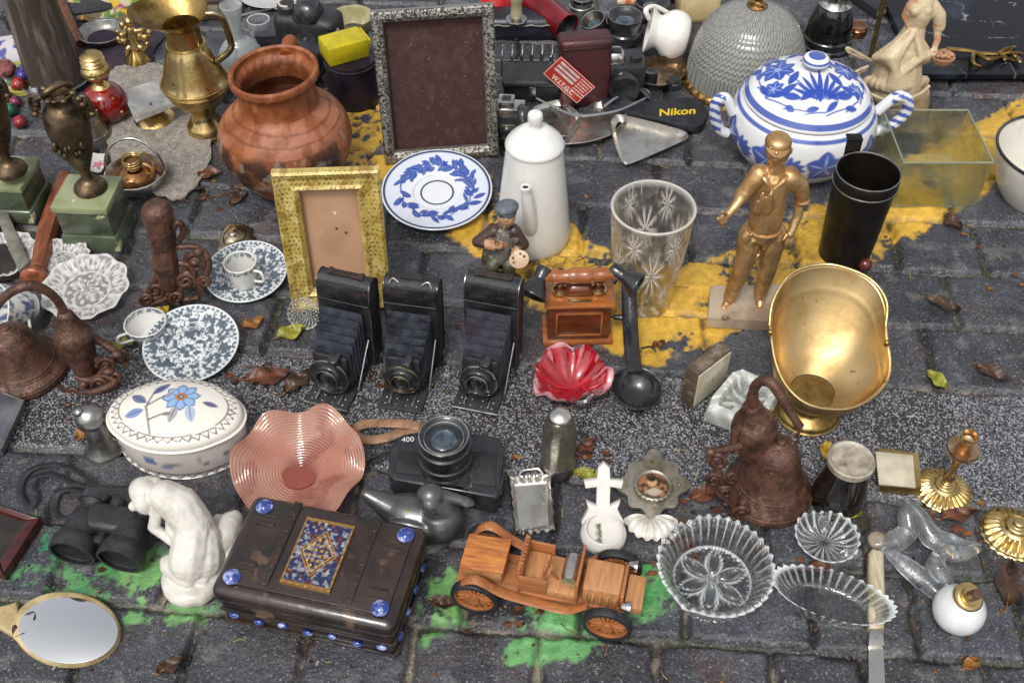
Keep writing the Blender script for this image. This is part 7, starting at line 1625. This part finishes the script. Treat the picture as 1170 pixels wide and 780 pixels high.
b = B(); b.add(box((0, .03, .035), (.045, .06, .07), .003)); b.add(box((0, .03, .072), (.048, .063, .008), .002)); b.build('case', mat('navy_box', '#14121f', .4, col2='#24213a', sc=30), t)

# ---- leather case, red label, black case, toast rack
t = thing('leather_case', 'oxblood red leather case standing behind the red printed label', 'case', (668, 122), rot=R(8))
OX = mat('oxblood_leather', '#43191a', .4, col2='#2b0f10', sc=22, bump=.4, bsc=300)
h = HZ(668, 122, 50); b = B(); b.add(box((0, .022, h/2), (.088, .044, h), .009, (R(-7), 0, 0), 3)); bd = b.build('body', OX, t)
b = B(); b.add(box((0, .014+.022*.5, h*.93), (.091, .048, h*.16), .009, (R(-7), 0, 0), 3)); b.build('flap', OX, t)
b = B(); b.add(lathe([(0, 0), (.0045, 0), (.004, .002), (0, .0025)], 16), M=TR(.012, -.006+.014, h*.92, R(83))); b.build('snap', CHR, t)
t = thing('printed_label', 'red printed card label with white lettering leaning on the oxblood leather case', 'label', (660, 122))
A = J(641, 64, -.004); Bq = J(680.5, 99.5, -.012); D = J(621.5, 85.5, -.006)
ex = (Bq-A).normalized(); w = (Bq-A).length; ey = (D-A); ey = (ey-ex*ey.dot(ex)); h = ey.length; ey = -ey.normalized(); ez = ex.cross(ey)
cen = (A+Bq)/2-ey*h/2
Mc = Matrix((( ex.x, ey.x, ez.x, cen.x), (ex.y, ey.y, ez.y, cen.y), (ex.z, ey.z, ez.z, cen.z), (0, 0, 0, 1)))
LR = mat('label_red', '#a32414', .5, col2='#8a1b10', sc=40); LW = mat('label_white', '#b9b0a8', .5)
b = B(); b.add(box((0, 0, 0), (w, h, .0016), .0004), 0, False, Mc)
cd = b.build('card', LR, t)
b = B()
for (x, y, sx, sy) in ((0, h*.47, w*.97, .0009), (0, -h*.47, w*.97, .0009), (-w*.48, 0, .0009, h*.94), (w*.48, 0, .0009, h*.94)): b.add(box((x, y, .0010), (sx, sy, .0004)), 0, False, Mc)
b.build('border_line', LW, cd)
b = B()
for k in range(3): b.add(box((-w*.14, h*(.33-.17*k), .0010), (w*.52, h*.10, .0004)), 0, False, Mc)
b.build('blank_field', mat('label_grey', '#8f8a86', .5, col2='#b9b4ae', sc=60), cd)
b = B(); r_ = random.Random(3)
for k in range(6):
    x = w*.17
    while x < w*.42:
        q = r_.uniform(.002, .005); b.add(box((x+q/2, h*(.36-.115*k), .0010), (q, h*.05, .0004)), 0, False, Mc); x += q+.0016
b.build('small_print', LW, cd)
text('W.I.T.G.C', h*.26, LW, cd, mtx=Mc @ TR(-w*.02, -h*.31, .001), bold=.0004)
t = thing('black_case', 'black leather camera case in front of the toast rack behind the coffee pot', 'case', (608, 118))
h = HZ(608, 118, 92); b = B(); b.add(box((0, .03, h/2), (66*S(608, 118), .06, h), .006, None, 3)); b.build('body', LEA, t); b = B(); b.add(box((0, .026, h*.86), (69*S(608, 118), .064, h*.3), .006, None, 3)); b.build('flap', LEA, t); b = B(); b.add(box((0, -.008, h*.62), (.012, .004, .018), .001)); b.build('clasp', PEW, t)
t = thing('toast_rack', 'silver wire toast rack with seven hoops between silver frame and leather case', 'toast rack', (594, 88))
h = HZ(594, 88, 52); a_ = Lp(556, 88).x; c_ = Lp(634, 88).x
for k in range(7):
    x = a_+(c_-a_)*(k+.5)/7; b = B(); b.add(tube([(x+.003*math.sin(a), .024*math.cos(a), h*.28+h*.70*math.sin(a)) for a in [PI*q/18 for q in range(19)]], .0017, 8)); b.build('hoop', CHR, t)
b = B()
for y in (-.024, .024): b.add(tube([(a_-.004, y, h*.28), (c_+.004, y, h*.28)], .0019, 8))
b.add(tube([(a_, -.024, h*.28), (a_, .024, h*.28)], .0019, 8)); b.add(tube([(c_, -.024, h*.28), (c_, .024, h*.28)], .0019, 8))
for x in (a_+.012, c_-.012):
    for y in (-.024, .024): b.add(tube([(x, y, h*.28), (x, y*1.2, .002)], .0017, 8))
b.build('base_rail', CHR, t)
t = thing('handbag', 'dark blue black leather bag behind the toast rack', 'bag', (600, 48))
b = B(); b.add(box((0, .03, .022), (.15, .06, .044), .014, None, 4)); b.build('bag_body', mat('navy_leather', '#14161d', .4, col2='#2b303c', sc=20, bump=.4, bsc=200), t); b = B(); b.add(tube([(-.06+.01*k, -.002, .034+.0015*math.sin(k*2)) for k in range(13)], .0016, 6)); b.build('zip', PEW, t)
t = thing('velvet_pouch', 'bright red velvet pouch at the top edge beside the silver frame', 'pouch', (566, 30))
blob('pouch', [ell((0, .02, .028), (.032, .028, .026)), cap((0, .02, .035), (-.008, .03, .07), .026, .012), ell((.012, .004, .018), (.018, .016, .016))], mat('red_velvet', '#a8121a', .7, col2='#7c0a12', sc=30, bump=.3), t, .003, 4)
t = thing('bottle_stopper', 'cream handled bottle stopper with chrome collar between red pouch and red tin', 'stopper', (590, 46))
zz = HZ(590, 46, 24)
b = B(); b.add(tube([(0, 0, .001), (0, 0, zz)], .0035, 12)); b.build('rod', CHR, t); b = B(); b.add(lathe(sp([(0, -.004), (.012, -.003), (.019, .003), (.018, .005), (.010, .004), (0, .004)], 3), 30), M=TR(0, 0, zz)); b.build('collar', CHR, t)
b = B(); b.add(lathe(sp([(.007, .004), (.011, .012), (.010, .03), (.013, .05), (.010, .062), (0, .065)], 4), 26), M=TR(0, 0, zz)); b.build('handle', mat('cream_handle', '#aaa183', .3, coat=.3, col2='#8e8464', sc=30), t)
t = thing('red_tin', 'red metal cylinder tin lying with its dark open end to the viewer', 'tin', (630, 36))
A = Lp(600, -6, .045); Bq = Lp(648, 32, .030); L_ = (Bq-A).length; r = 16*S(640, 30)
b = B(); b.add(lathe([(0, 0), (r, 0), (r, L_-.004), (r*1.03, L_-.003), (r*1.03, L_), (r*.96, L_), (r*.94, L_-.004), (r*.94, .01), (0, .01)], 44), M=align(A, Bq)); b.build('body', mat('red_tinplate', '#8a1020', .3, .5, coat=.3, col2='#5e0a14', sc=30), t)
b = B(); b.add(lathe([(r*.93, L_*.3), (r*.93, L_-.003), (r*.925, L_-.003), (0, L_*.29)], 40, cap=False), M=align(A, Bq)); b.build('dark_inside', BLKM, t)  # matt black sleeve inside the open end

# ---- chrome viewfinder camera by the big frame
t = thing('viewfinder_camera', 'old chrome topped viewfinder camera half behind the silver frame', 'camera', (570, 166), rot=R(-4))
h = HZ(570, 166, 126); w = 58*S(570, 166)
b = B(); b.add(box((0, .016, h*.42), (w, .032, h*.80), .004)); bd = b.build('body', LEA, t)
b = B(); b.add(box((0, .016, h*.90), (w*1.0, .033, h*.22), .003)); tp_ = b.build('top_plate', CHR, t)
b = B(); b.add(box((.012, .016, h*1.08), (.026, .026, h*.20), .002)); b.add(box((-.012, .012, h*1.03), (.012, .014, .008), .002)); b.build('finder_housing', CHR, tp_)
b = B(); b.add(box((.012, .016, h*1.08+h*.10), (.014, .014, .0015), .0004)); b.build('finder_window', BLKM, tp_)
b = B(); b.add(box((.014, -.0015, h*.40), (.030, .004, .030), .001)); fp = b.build('front_plate', CHR, t)
b = B(); b.add(lathe([(.005, 0), (.011, 0), (.011, .006), (.009, .007), (.007, .004), (0, .003)], 30), M=TR(.014, -.003, h*.40, R(90))); b.build('lens', BLK, fp)

# ---- things left of the big frame
t = thing('film_camera', 'black reflex camera standing behind the terracotta pot with ringed mode dial', 'camera', (358, 84), rot=R(-14)); t.scale = (1.3, 1.3, 1.4)
b = B(); b.add(box((0, .01, .045), (.088, .046, .075), .010, None, 3)); bd = b.build('body', LEA, t)
b = B(); b.add(box((.004, .004, .090), (.040, .044, .024), .008, taper=.65)); b.build('prism', BLK, t)
b = B(); b.add(lathe([(0, 0), (.014, 0), (.014, .008), (.012, .010), (0, .010)], 30), M=TR(-.026, .008, .082)); dl = b.build('dial', BLKM, t)
b = B(); b.add(tube([(-.026+.011*math.cos(a), .008+.011*math.sin(a), .0925) for a in [2*PI*k/28 for k in range(24)]], .0014, 8)); b.build('dial_mark', LW, dl)
b = B(); b.add(lathe(sp([(0, 0), (.027, 0), (.028, .018), (.026, .034), (.022, .036), (.018, .030), (0, .026)], 3), 40, lambda a, q, r, h: (r*(1+.012*math.cos(44*a)*(.3 < q < .6)), h)), M=TR(.006, -.012, .040, R(90))); b.build('lens', BLK, t)
b = B(); b.add(rod([(.042, 0, .07), (.058, -.02, .05), (.050, -.04, .015), (.066, -.05, .004), (.07, -.03, .003)], .0045, 8, flat=.3)); b.build('strap', mat('grey_strap', '#6b6460', .6), t)
t = thing('lens_tin', 'dark purple cylindrical can under the yellow film carton', 'can', (406, 112))
P_ = prof(404, 112, [(0, 117), (29, 117), (30, 114), (30, 68), (29, 65), (0, 65)]); zc = P_[-1][1]
b = B(); b.add(lathe(P_, 48)); b.build('body', mat('purple_tin', '#1d1620', .35, .3, col2='#2c222f', sc=24), t); 
for k in (2, 3): b = B(); b.add(tube([(p[0], p[1], P_[k][1]) for p in ringpts(P_[k][0]+.0004, n=44)], .0012, 8, True)); b.build('rim_bead', BLK, t)
t = thing('film_carton', 'yellow cardboard film carton lying on the dark purple can', 'carton', (396, 66), zc, rot=R(28))
b = B(); b.add(box((0, .008, .017), (.072, .050, .034), .0035)); cb = b.build('carton', mat('yellow_card', '#b5a50e', .5, col2='#93860a', sc=30, speck='#4a4408', ssc=40, sthr=.73), t)
b = B(); b.add(box((.0375, .008, .019), (.004, .044, .024), .001, (0, R(12), 0))); b.build('flap', MATS['yellow_card'], cb)
t = thing('cream_bowl', 'small cream bowl behind the yellow film carton', 'bowl', (404, 34))
P_ = prof(404, 34, [(0, 38), (12, 38), (18, 32), (23, 22), (24, 18)]); b = B(); b.add(lathe([P_[0]]+sp(P_[1:], 4)+[(r-.003, q+.001) for r, q in P_[1:-1][::-1]]+[(0, .004)], 44)); b.build('body', mat('cream_glaze', '#a59a74', .25, coat=.3, col2='#7f7a4c', sc=24), t)
plate('plate', 'plain white plate at the top edge behind the glass decanter', (312, -4), 38, 0, .012, lambda x, y: np.tile(np.array(hx('#a9a8a6')), (len(x), 1)))
t = thing('tin_box', 'flat grey metal tin box between decanter and black reflex camera', 'box', (318, 58), rot=R(4))
b = B(); b.add(box((0, .03, .014), (.075, .06, .026), .003)); bd = b.build('body', mat('grey_box', '#3b3c42', .4, .4, col2='#55565c', sc=20), t); b = B(); b.add(box((0, .03, .029), (.078, .063, .007), .002)); b.build('lid', MATS['grey_box'], t)
for k, (px, py, w, d, h, c, l) in enumerate(((462, -14, .10, .07, .03, '#3b1d1a', 'dark brown notebook at the top edge above the silver frame'), (390, -8, .08, .05, .02, '#6b4a3a', 'brown leather wallet at the top edge above the cream bowl'), (240, 16, .05, .05, .04, '#4a3a34', 'dark wooden trinket block behind the brass ewer'), (100, 16, .10, .06, .02, '#2c2a30', 'black notebook behind the metal pan at the top'), (1000, 6, .07, .08, .02, '#24242a', 'black notebook behind the bamboo stick at the top'))):
    t = thing('notebook' if 'note' in l else ('wallet' if 'wallet' in l else 'wooden_block'), l, 'book' if 'note' in l else ('wallet' if 'wallet' in l else 'block'), (px, py), rot=R(12*k-20))
    m = mat('cover_%d' % k, c, .5, col2='#1a1614', sc=30, bump=.3, bsc=200)
    b = B(); b.add(box((0, 0, h*.5), (w-.004, d-.004, h*.7), .001)); b.build('pages', mat('paper_edge', '#8d8570', .8, col2='#6c644f', sc=60, stretch=(1, 1, 30)), t); b = B(); b.add(box((0, 0, h*.1), (w, d, h*.16), .001)); b.add(box((0, 0, h*.92), (w, d, h*.16), .001)); b.add(box((-w/2, 0, h*.5), (.003, d, h), .001)); b.build('cover', m, t)

# ---- fallen leaves
LEAFM = {k: mat('leaf_'+k, c, .45, col2=c2, sc=70, thr=(.38, .62), bump=.4, bsc=160, speck='#1d130d', ssc=110, sthr=.64) for k, c, c2 in (('yellow', '#a5851c', '#6b5c14'), ('green', '#6f7426', '#8f8a2c'), ('brown', '#47301f', '#2a1a12'), ('russet', '#62371f', '#432213'), ('ochre', '#8a5a1e', '#5f3a16'))}
def leaf(k, at, L, w, an, label, curl=.004, z=.003):
    t = thing('fallen_leaf', label, 'leaf', at, z, rot=an, group='fallen leaves on the setts'); rl = random.Random(at[0]); ph = rl.uniform(0, 6); s = L*S(*at); ww = w*S(*at)
    def f(u, v):
        q = (v-.5)*2; hw = ww*max(.02, math.sin(PI*min(1, u*.96+.03)))**.8*(1+(.06+.05*math.sin(ph*3))*math.sin(u*(22+9*math.sin(ph*5))+ph*q)*abs(q)+.10*math.sin(u*7+ph)); return ((u-.5)*s+.06*s*math.sin(u*3+ph), q*hw/1, .001+curl*(abs(q)*1.1)+.003*math.sin(u*5+ph)**2+.0002*math.cos(u*44-abs(q)*6)+.0015*math.sin(u*9+q*3+ph))
    b = B(); b.add(sheet(f, 44, 13, .0005)); bl_ = b.build('blade', LEAFM[k], t)
    b = B(); b.add(tube([(-.5*s-.10*s+.06*s*math.sin(ph), .002, .001), (-.5*s+.06*s*math.sin(ph), 0, .0015), (-.2*s+.06*s*math.sin(.9+ph), 0, .003+.003*math.sin(1.5+ph)**2)], [.0008, .0008, .0004], 6)); b.build('stalk', LEAFM['ochre'], t)
for a in (('green', (333, 382), 34, 11, .4, 'yellow green leaf beside the left folding camera'), ('yellow', (346, 352), 22, 9, 1.5, 'pale leaf under the corner of the gold frame'), ('green', (674, 546), 46, 9, -.35, 'olive leaf behind the porcelain font'), ('green', (1070, 436), 34, 9, -1.1, 'green leaf right of the brass coal scuttle'),
          ('brown', (1076, 349), 46, 9, -.6, 'long red brown leaf right of the scuttle on grey setts'), ('brown', (1134, 428), 40, 10, -.7, 'dark brown leaf near the right edge above the granite strip'), ('brown', (1088, 256), 30, 9, -1.2, 'brown leaf below the glass box'), ('russet', (306, 432), 56, 14, .15, 'broad russet leaf left of the folding cameras'),
          ('brown', (340, 438), 44, 11, .9, 'dark leaf touching the broad russet leaf'), ('russet', (1094, 590), 44, 9, .2, 'red leaf below the brass candlestick'), ('brown', (1152, 668), 60, 15, 1.2, 'large brown leaf at the right edge below the brass rosette'), ('yellow', (944, 516), 24, 8, 1.2, 'small yellow leaf behind the brown glass jar'),
          ('green', (962, 590), 50, 8, .1, 'long green leaf under the brown glass jar'), ('ochre', (98, 496), 26, 10, 1.0, 'ochre leaf in front of the pewter pot'), ('yellow', (186, 358), 22, 7, .7, 'bright yellow leaf beside the empty wide cup'), ('green', (140, 396), 24, 7, .2, 'mossy green leaf left of the leaning saucer'),
          ('russet', (670, 512), 24, 8, .7, 'small russet leaf right of the salt shaker'), ('russet', (776, 622), 40, 11, -.5, 'russet leaf between scallop shell and crystal ashtray'), ('russet', (806, 566), 36, 11, .3, 'crumpled russet leaf left of the right iron bell'), ('brown', (30, 716), 34, 10, 1.1, 'brown leaf by the hand mirror handle'),
          ('russet', (752, 396), 16, 5, .3, 'curled red leaf on yellow paint beside the ladle'), ('ochre', (290, 372), 26, 8, .5, 'ochre leaf between the saucer and gold frame'), ('brown', (706, 690), 30, 9, .8, 'brown leaf under the front of the toy car'), ('brown', (505, 690), 34, 9, -.2, 'dark brown leaf between casket and toy car'),
          ('russet', (936, 650), 26, 8, .1, 'russet leaf below the heart glass dish'), ('ochre', (1108, 760), 26, 8, .5, 'ochre leaf at the lower right corner'), ('brown', (196, 762), 30, 9, .6, 'brown leaf at the bottom edge right of the mirror'), ('russet', (240, 200), 24, 9, .3, 'russet leaf between lace cloth and terracotta pot'), ('brown', (272, 228), 26, 8, 1.0, 'brown leaf left of the terracotta pot base'), ('ochre', (130, 500), 20, 7, .2, 'small ochre leaf under the pewter pot'), ('brown', (500, 404), 30, 8, 1.4, 'brown leaf standing behind the middle folding camera')): leaf(*a)
# ---- crumbs, straws and grit on the paving
def litter():
    r = random.Random(11); b = B()
    for k in range(700):
        px, py = r.uniform(-20, 1190), r.uniform(40, 790); p = G(px, py); s = r.uniform(.0008, .0026)*(1 if r.random() < .85 else 1.8)
        v, f = box((p.x, p.y, .0012), (s*r.uniform(.8, 2.2), s, s*.6), 0, (r.uniform(-.4, .4), r.uniform(-.4, .4), r.uniform(0, 6))); b.add((v, f), r.choice((0, 0, 0, 1, 1, 2, 3)), False)
    for k in range(150):
        px, py = (r.uniform(0, 1170), r.uniform(180, 780)) if k > 40 else (r.gauss(640, 28), r.gauss(308, 10)); p = G(px, py); a = r.uniform(0, 6); L = r.uniform(.006, .02)
        b.add(tube([(p.x, p.y, .002), (p.x+.5*L*math.cos(a), p.y+.5*L*math.sin(a), .004), (p.x+L*math.cos(a+.3), p.y+L*math.sin(a+.3), .002)], .0005, 5), r.choice((1, 4, 4)))
    for k in range(150):
        q = r.choice(((310, 430, 60, 16), (600, 700, 60, 20), (800, 580, 40, 20), (1090, 600, 50, 22), (250, 220, 40, 20), (110, 470, 60, 30), (760, 645, 40, 12), (400, 440, 90, 14), (640, 520, 60, 16), (500, 380, 60, 30), (1100, 300, 80, 60), (150, 650, 90, 40), (180, 340, 50, 20), (930, 640, 60, 16)))
        p = G(r.gauss(q[0], q[2]*.6), r.gauss(q[1], q[3]*.6)); a = r.uniform(0, 6); s = r.uniform(.0018, .0055)
        n = r.randint(5, 8); pts = [(p.x+s*r.uniform(.45, 1.3)*math.cos(a+i*2*PI/n)*1.5, p.y+s*r.uniform(.45, 1.2)*math.sin(a+i*2*PI/n), .0015+r.uniform(0, .0018)) for i in range(n)]
        v = pts+[(x, y, z-.0006) for x, y, z in pts]; f = [tuple(range(n)), tuple(range(2*n-1, n-1, -1))]+[(i, (i+1) % n, (i+1) % n+n, i+n) for i in range(n)]
        b.add((v, f), r.choice((0, 0, 1, 5, 5)), False)
    o = b.build('litter', [LEAFM['brown'], LEAFM['ochre'], mat('grit_dark', '#171412', .7), mat('grit_pale', '#77716a', .7), mat('straw', '#97834e', .6), LEAFM['russet']], fix=False, auto=None); o['kind'] = 'stuff'
litter()
t = thing('flowered_cloth', 'yellow flowered cloth crumpled at the top edge behind the gilt cherub', 'cloth', (150, 8))
def yf(P):
    x, y = P[:, 0], P[:, 1]; c = np.zeros((len(P), 3)); c[:] = hx('#b3911f'); c = mixc(c, '#a6a08a', sstep(.5, .56, fbm(x*45, y*45, 3))); c = mixc(c, '#4f7a3a', sstep(.58, .63, fbm(x*60+9, y*60, 3))); c = mixc(c, '#8a3f5c', sstep(.66, .7, fbm(x*70+3, y*70+9, 3))); return mixc(c, '#2a2620', sstep(.62, .66, fbm(x*55+30, y*55+2, 3))*.8)
b = B(); b.add(sheet(lambda u, v: ((u-.5)*.30+.01*math.sin(v*7), (v-.4)*.15+.008*math.sin(u*13), .004+.016*abs(math.sin(u*9+v*3))*math.sin(PI*v)**.5+.006*math.sin(v*15+u*6)**2), 120, 70, .003)); b.build('fabric', mat('yellow_fabric', attr=True, rough=.8, bump=.3, bsc=300), t, yf)
t = thing('dark_cloth', 'dark plum cloth spread behind the wooden mortar and metal pan', 'cloth', (100, 60))
b = B(); b.add(sheet(lambda u, v: ((u-.5)*.26+.006*math.sin(v*9), (v-.5)*.20+.008*math.sin(u*11), .002+.003*abs(math.sin(u*8+v*5))), 60, 50, .0025)); b.build('fabric', mat('plum_fabric', '#1d1820', .85, col2='#3a2a3c', sc=30, bump=.4, bsc=300), t)
t = thing('glass_coaster', 'small round pressed glass coaster leaning on the gold frame behind the left camera', 'coaster', (350, 372))
r = 19*S(350, 366); b = B(); Mg = TR(0, .004, r*.93, R(64))
b.add(lathe(dens([(0, 0), (r*.9, 0), (r, .003), (r*.98, .006), (r*.88, .003), (0, .003)], 40), 90, lambda a, q, rr, h: (rr*(1+.02*math.cos(18*a)), h)), M=Mg); Mgi = np.array(Mg.inverted())
def cof(P):
    q = P @ Mgi[:3, :3].T+Mgi[:3, 3]; rr = np.hypot(q[:, 0], q[:, 1])/r; a = np.arctan2(q[:, 1], q[:, 0]); return gray(np.maximum(.45*sstep(.1, .7, np.cos(18*a)*np.cos(rr*22)), .5*sstep(.9, 1, rr)))
b.build('disc', ETC, t, cof)
# ---- more small wares along the far edge
def glasscup(label, at, r0, r1, top, nm='drinking_glass', cat='glass'):
    t = thing(nm, label, cat, at); P = prof(at[0], at[1], [(r0, at[1]), (r0+1, at[1]-3), (r1, top)])
    b = B(); b.add(lathe(dens([(0, 0)]+P+[(P[-1][0]-.002, P[-1][1])]+[(P[1][0]-.003, .006), (0, .006)], 40), 72, lambda a, q, r, h: (r*(1+.015*math.cos(16*a)), h))); ht = P[-1][1]
    b.build('body', ETC, t, lambda Q: gray(.12+.3*sstep(.4, .9, np.cos(16*np.arctan2(Q[:, 1], Q[:, 0])))*(Q[:, 2] < ht*.6)+.4*(Q[:, 2] > ht*.97))); return t
glasscup('small ribbed drinking glass behind the decanter at the top', (300, 48), 10, 13, 22)
glasscup('stemless glass between brass ewer and flowered cloth at the top', (216, 14), 10, 13, -10)
for k, (px, py, r, h, m, l) in enumerate(((676, 72, 13, .012, CHR, 'chrome filter ring lying behind the chrome prism camera'), (652, 56, 9, .02, BRS, 'small brass cap beside the red tin and leather case'), (770, 100, 9, .016, BLKM, 'small black film canister lid by the oval silver dish'), (742, 98, 8, .03, BLK, 'black film canister behind the camera strap'), (544, 100, 10, .02, PEW, 'pewter pot lid beside the silver frame under the toast rack'), (896, 40, 10, .03, BRSD, 'old brass weight beside the black vase'), (978, 40, 11, .02, mat('copper_lid', '#b07a58', .35, 1, col2='#5e3826', sc=50), 'copper pot lid beside the bamboo stick'), (330, 100, 9, .02, BLK, 'black lens cap beside the terracotta pot rim'), (20, 30, 12, .03, BLK, 'black glazed pot beside the mortar at the top left'))):
    t = thing('round_cap', l, 'cap', (px, py)); rr = r*S(px, py)
    b = B(); b.add(lathe([(0, 0), (rr, 0), (rr*1.02, h*.15), (rr*1.02, h*.75), (rr*.92, h*.85), (rr*.88, h), (rr*.7, h*.96), (0, h*.92)], 40, lambda a, q, r_, z: (r_*(1+.012*math.cos(36*a)*(.1 < q < .5)), z))); b.build('cap_body', m, t)
t = thing('cable', 'tangled black cable on the setts between leather case and film camera', 'cable', (640, 104))
b = B(); b.add(rod([Lp(x, y, z) for x, y, z in ((612, 112, .012), (632, 122, .006), (660, 132, .016), (700, 128, .022), (726, 118, .018), (742, 108, .01), (728, 100, .01), (704, 112, .024), (690, 122, .02))], .0022, 8)); b.build('wire', mat('grey_cable', '#6f7478', .4, coat=.2), t)
t = thing('metal_spoon', 'small silver spoon lying behind the decanter at the top edge', 'spoon', (290, 18))
b = B(); b.add(tube([Lp(262, 20, .004), Lp(280, 17, .006), Lp(310, 10, .004)], .0022, 8)); b.add(ell(Lp(318, 8, .005), (.014, .010, .004), 18, 10)); b.build('spoon_body', SIL, t)
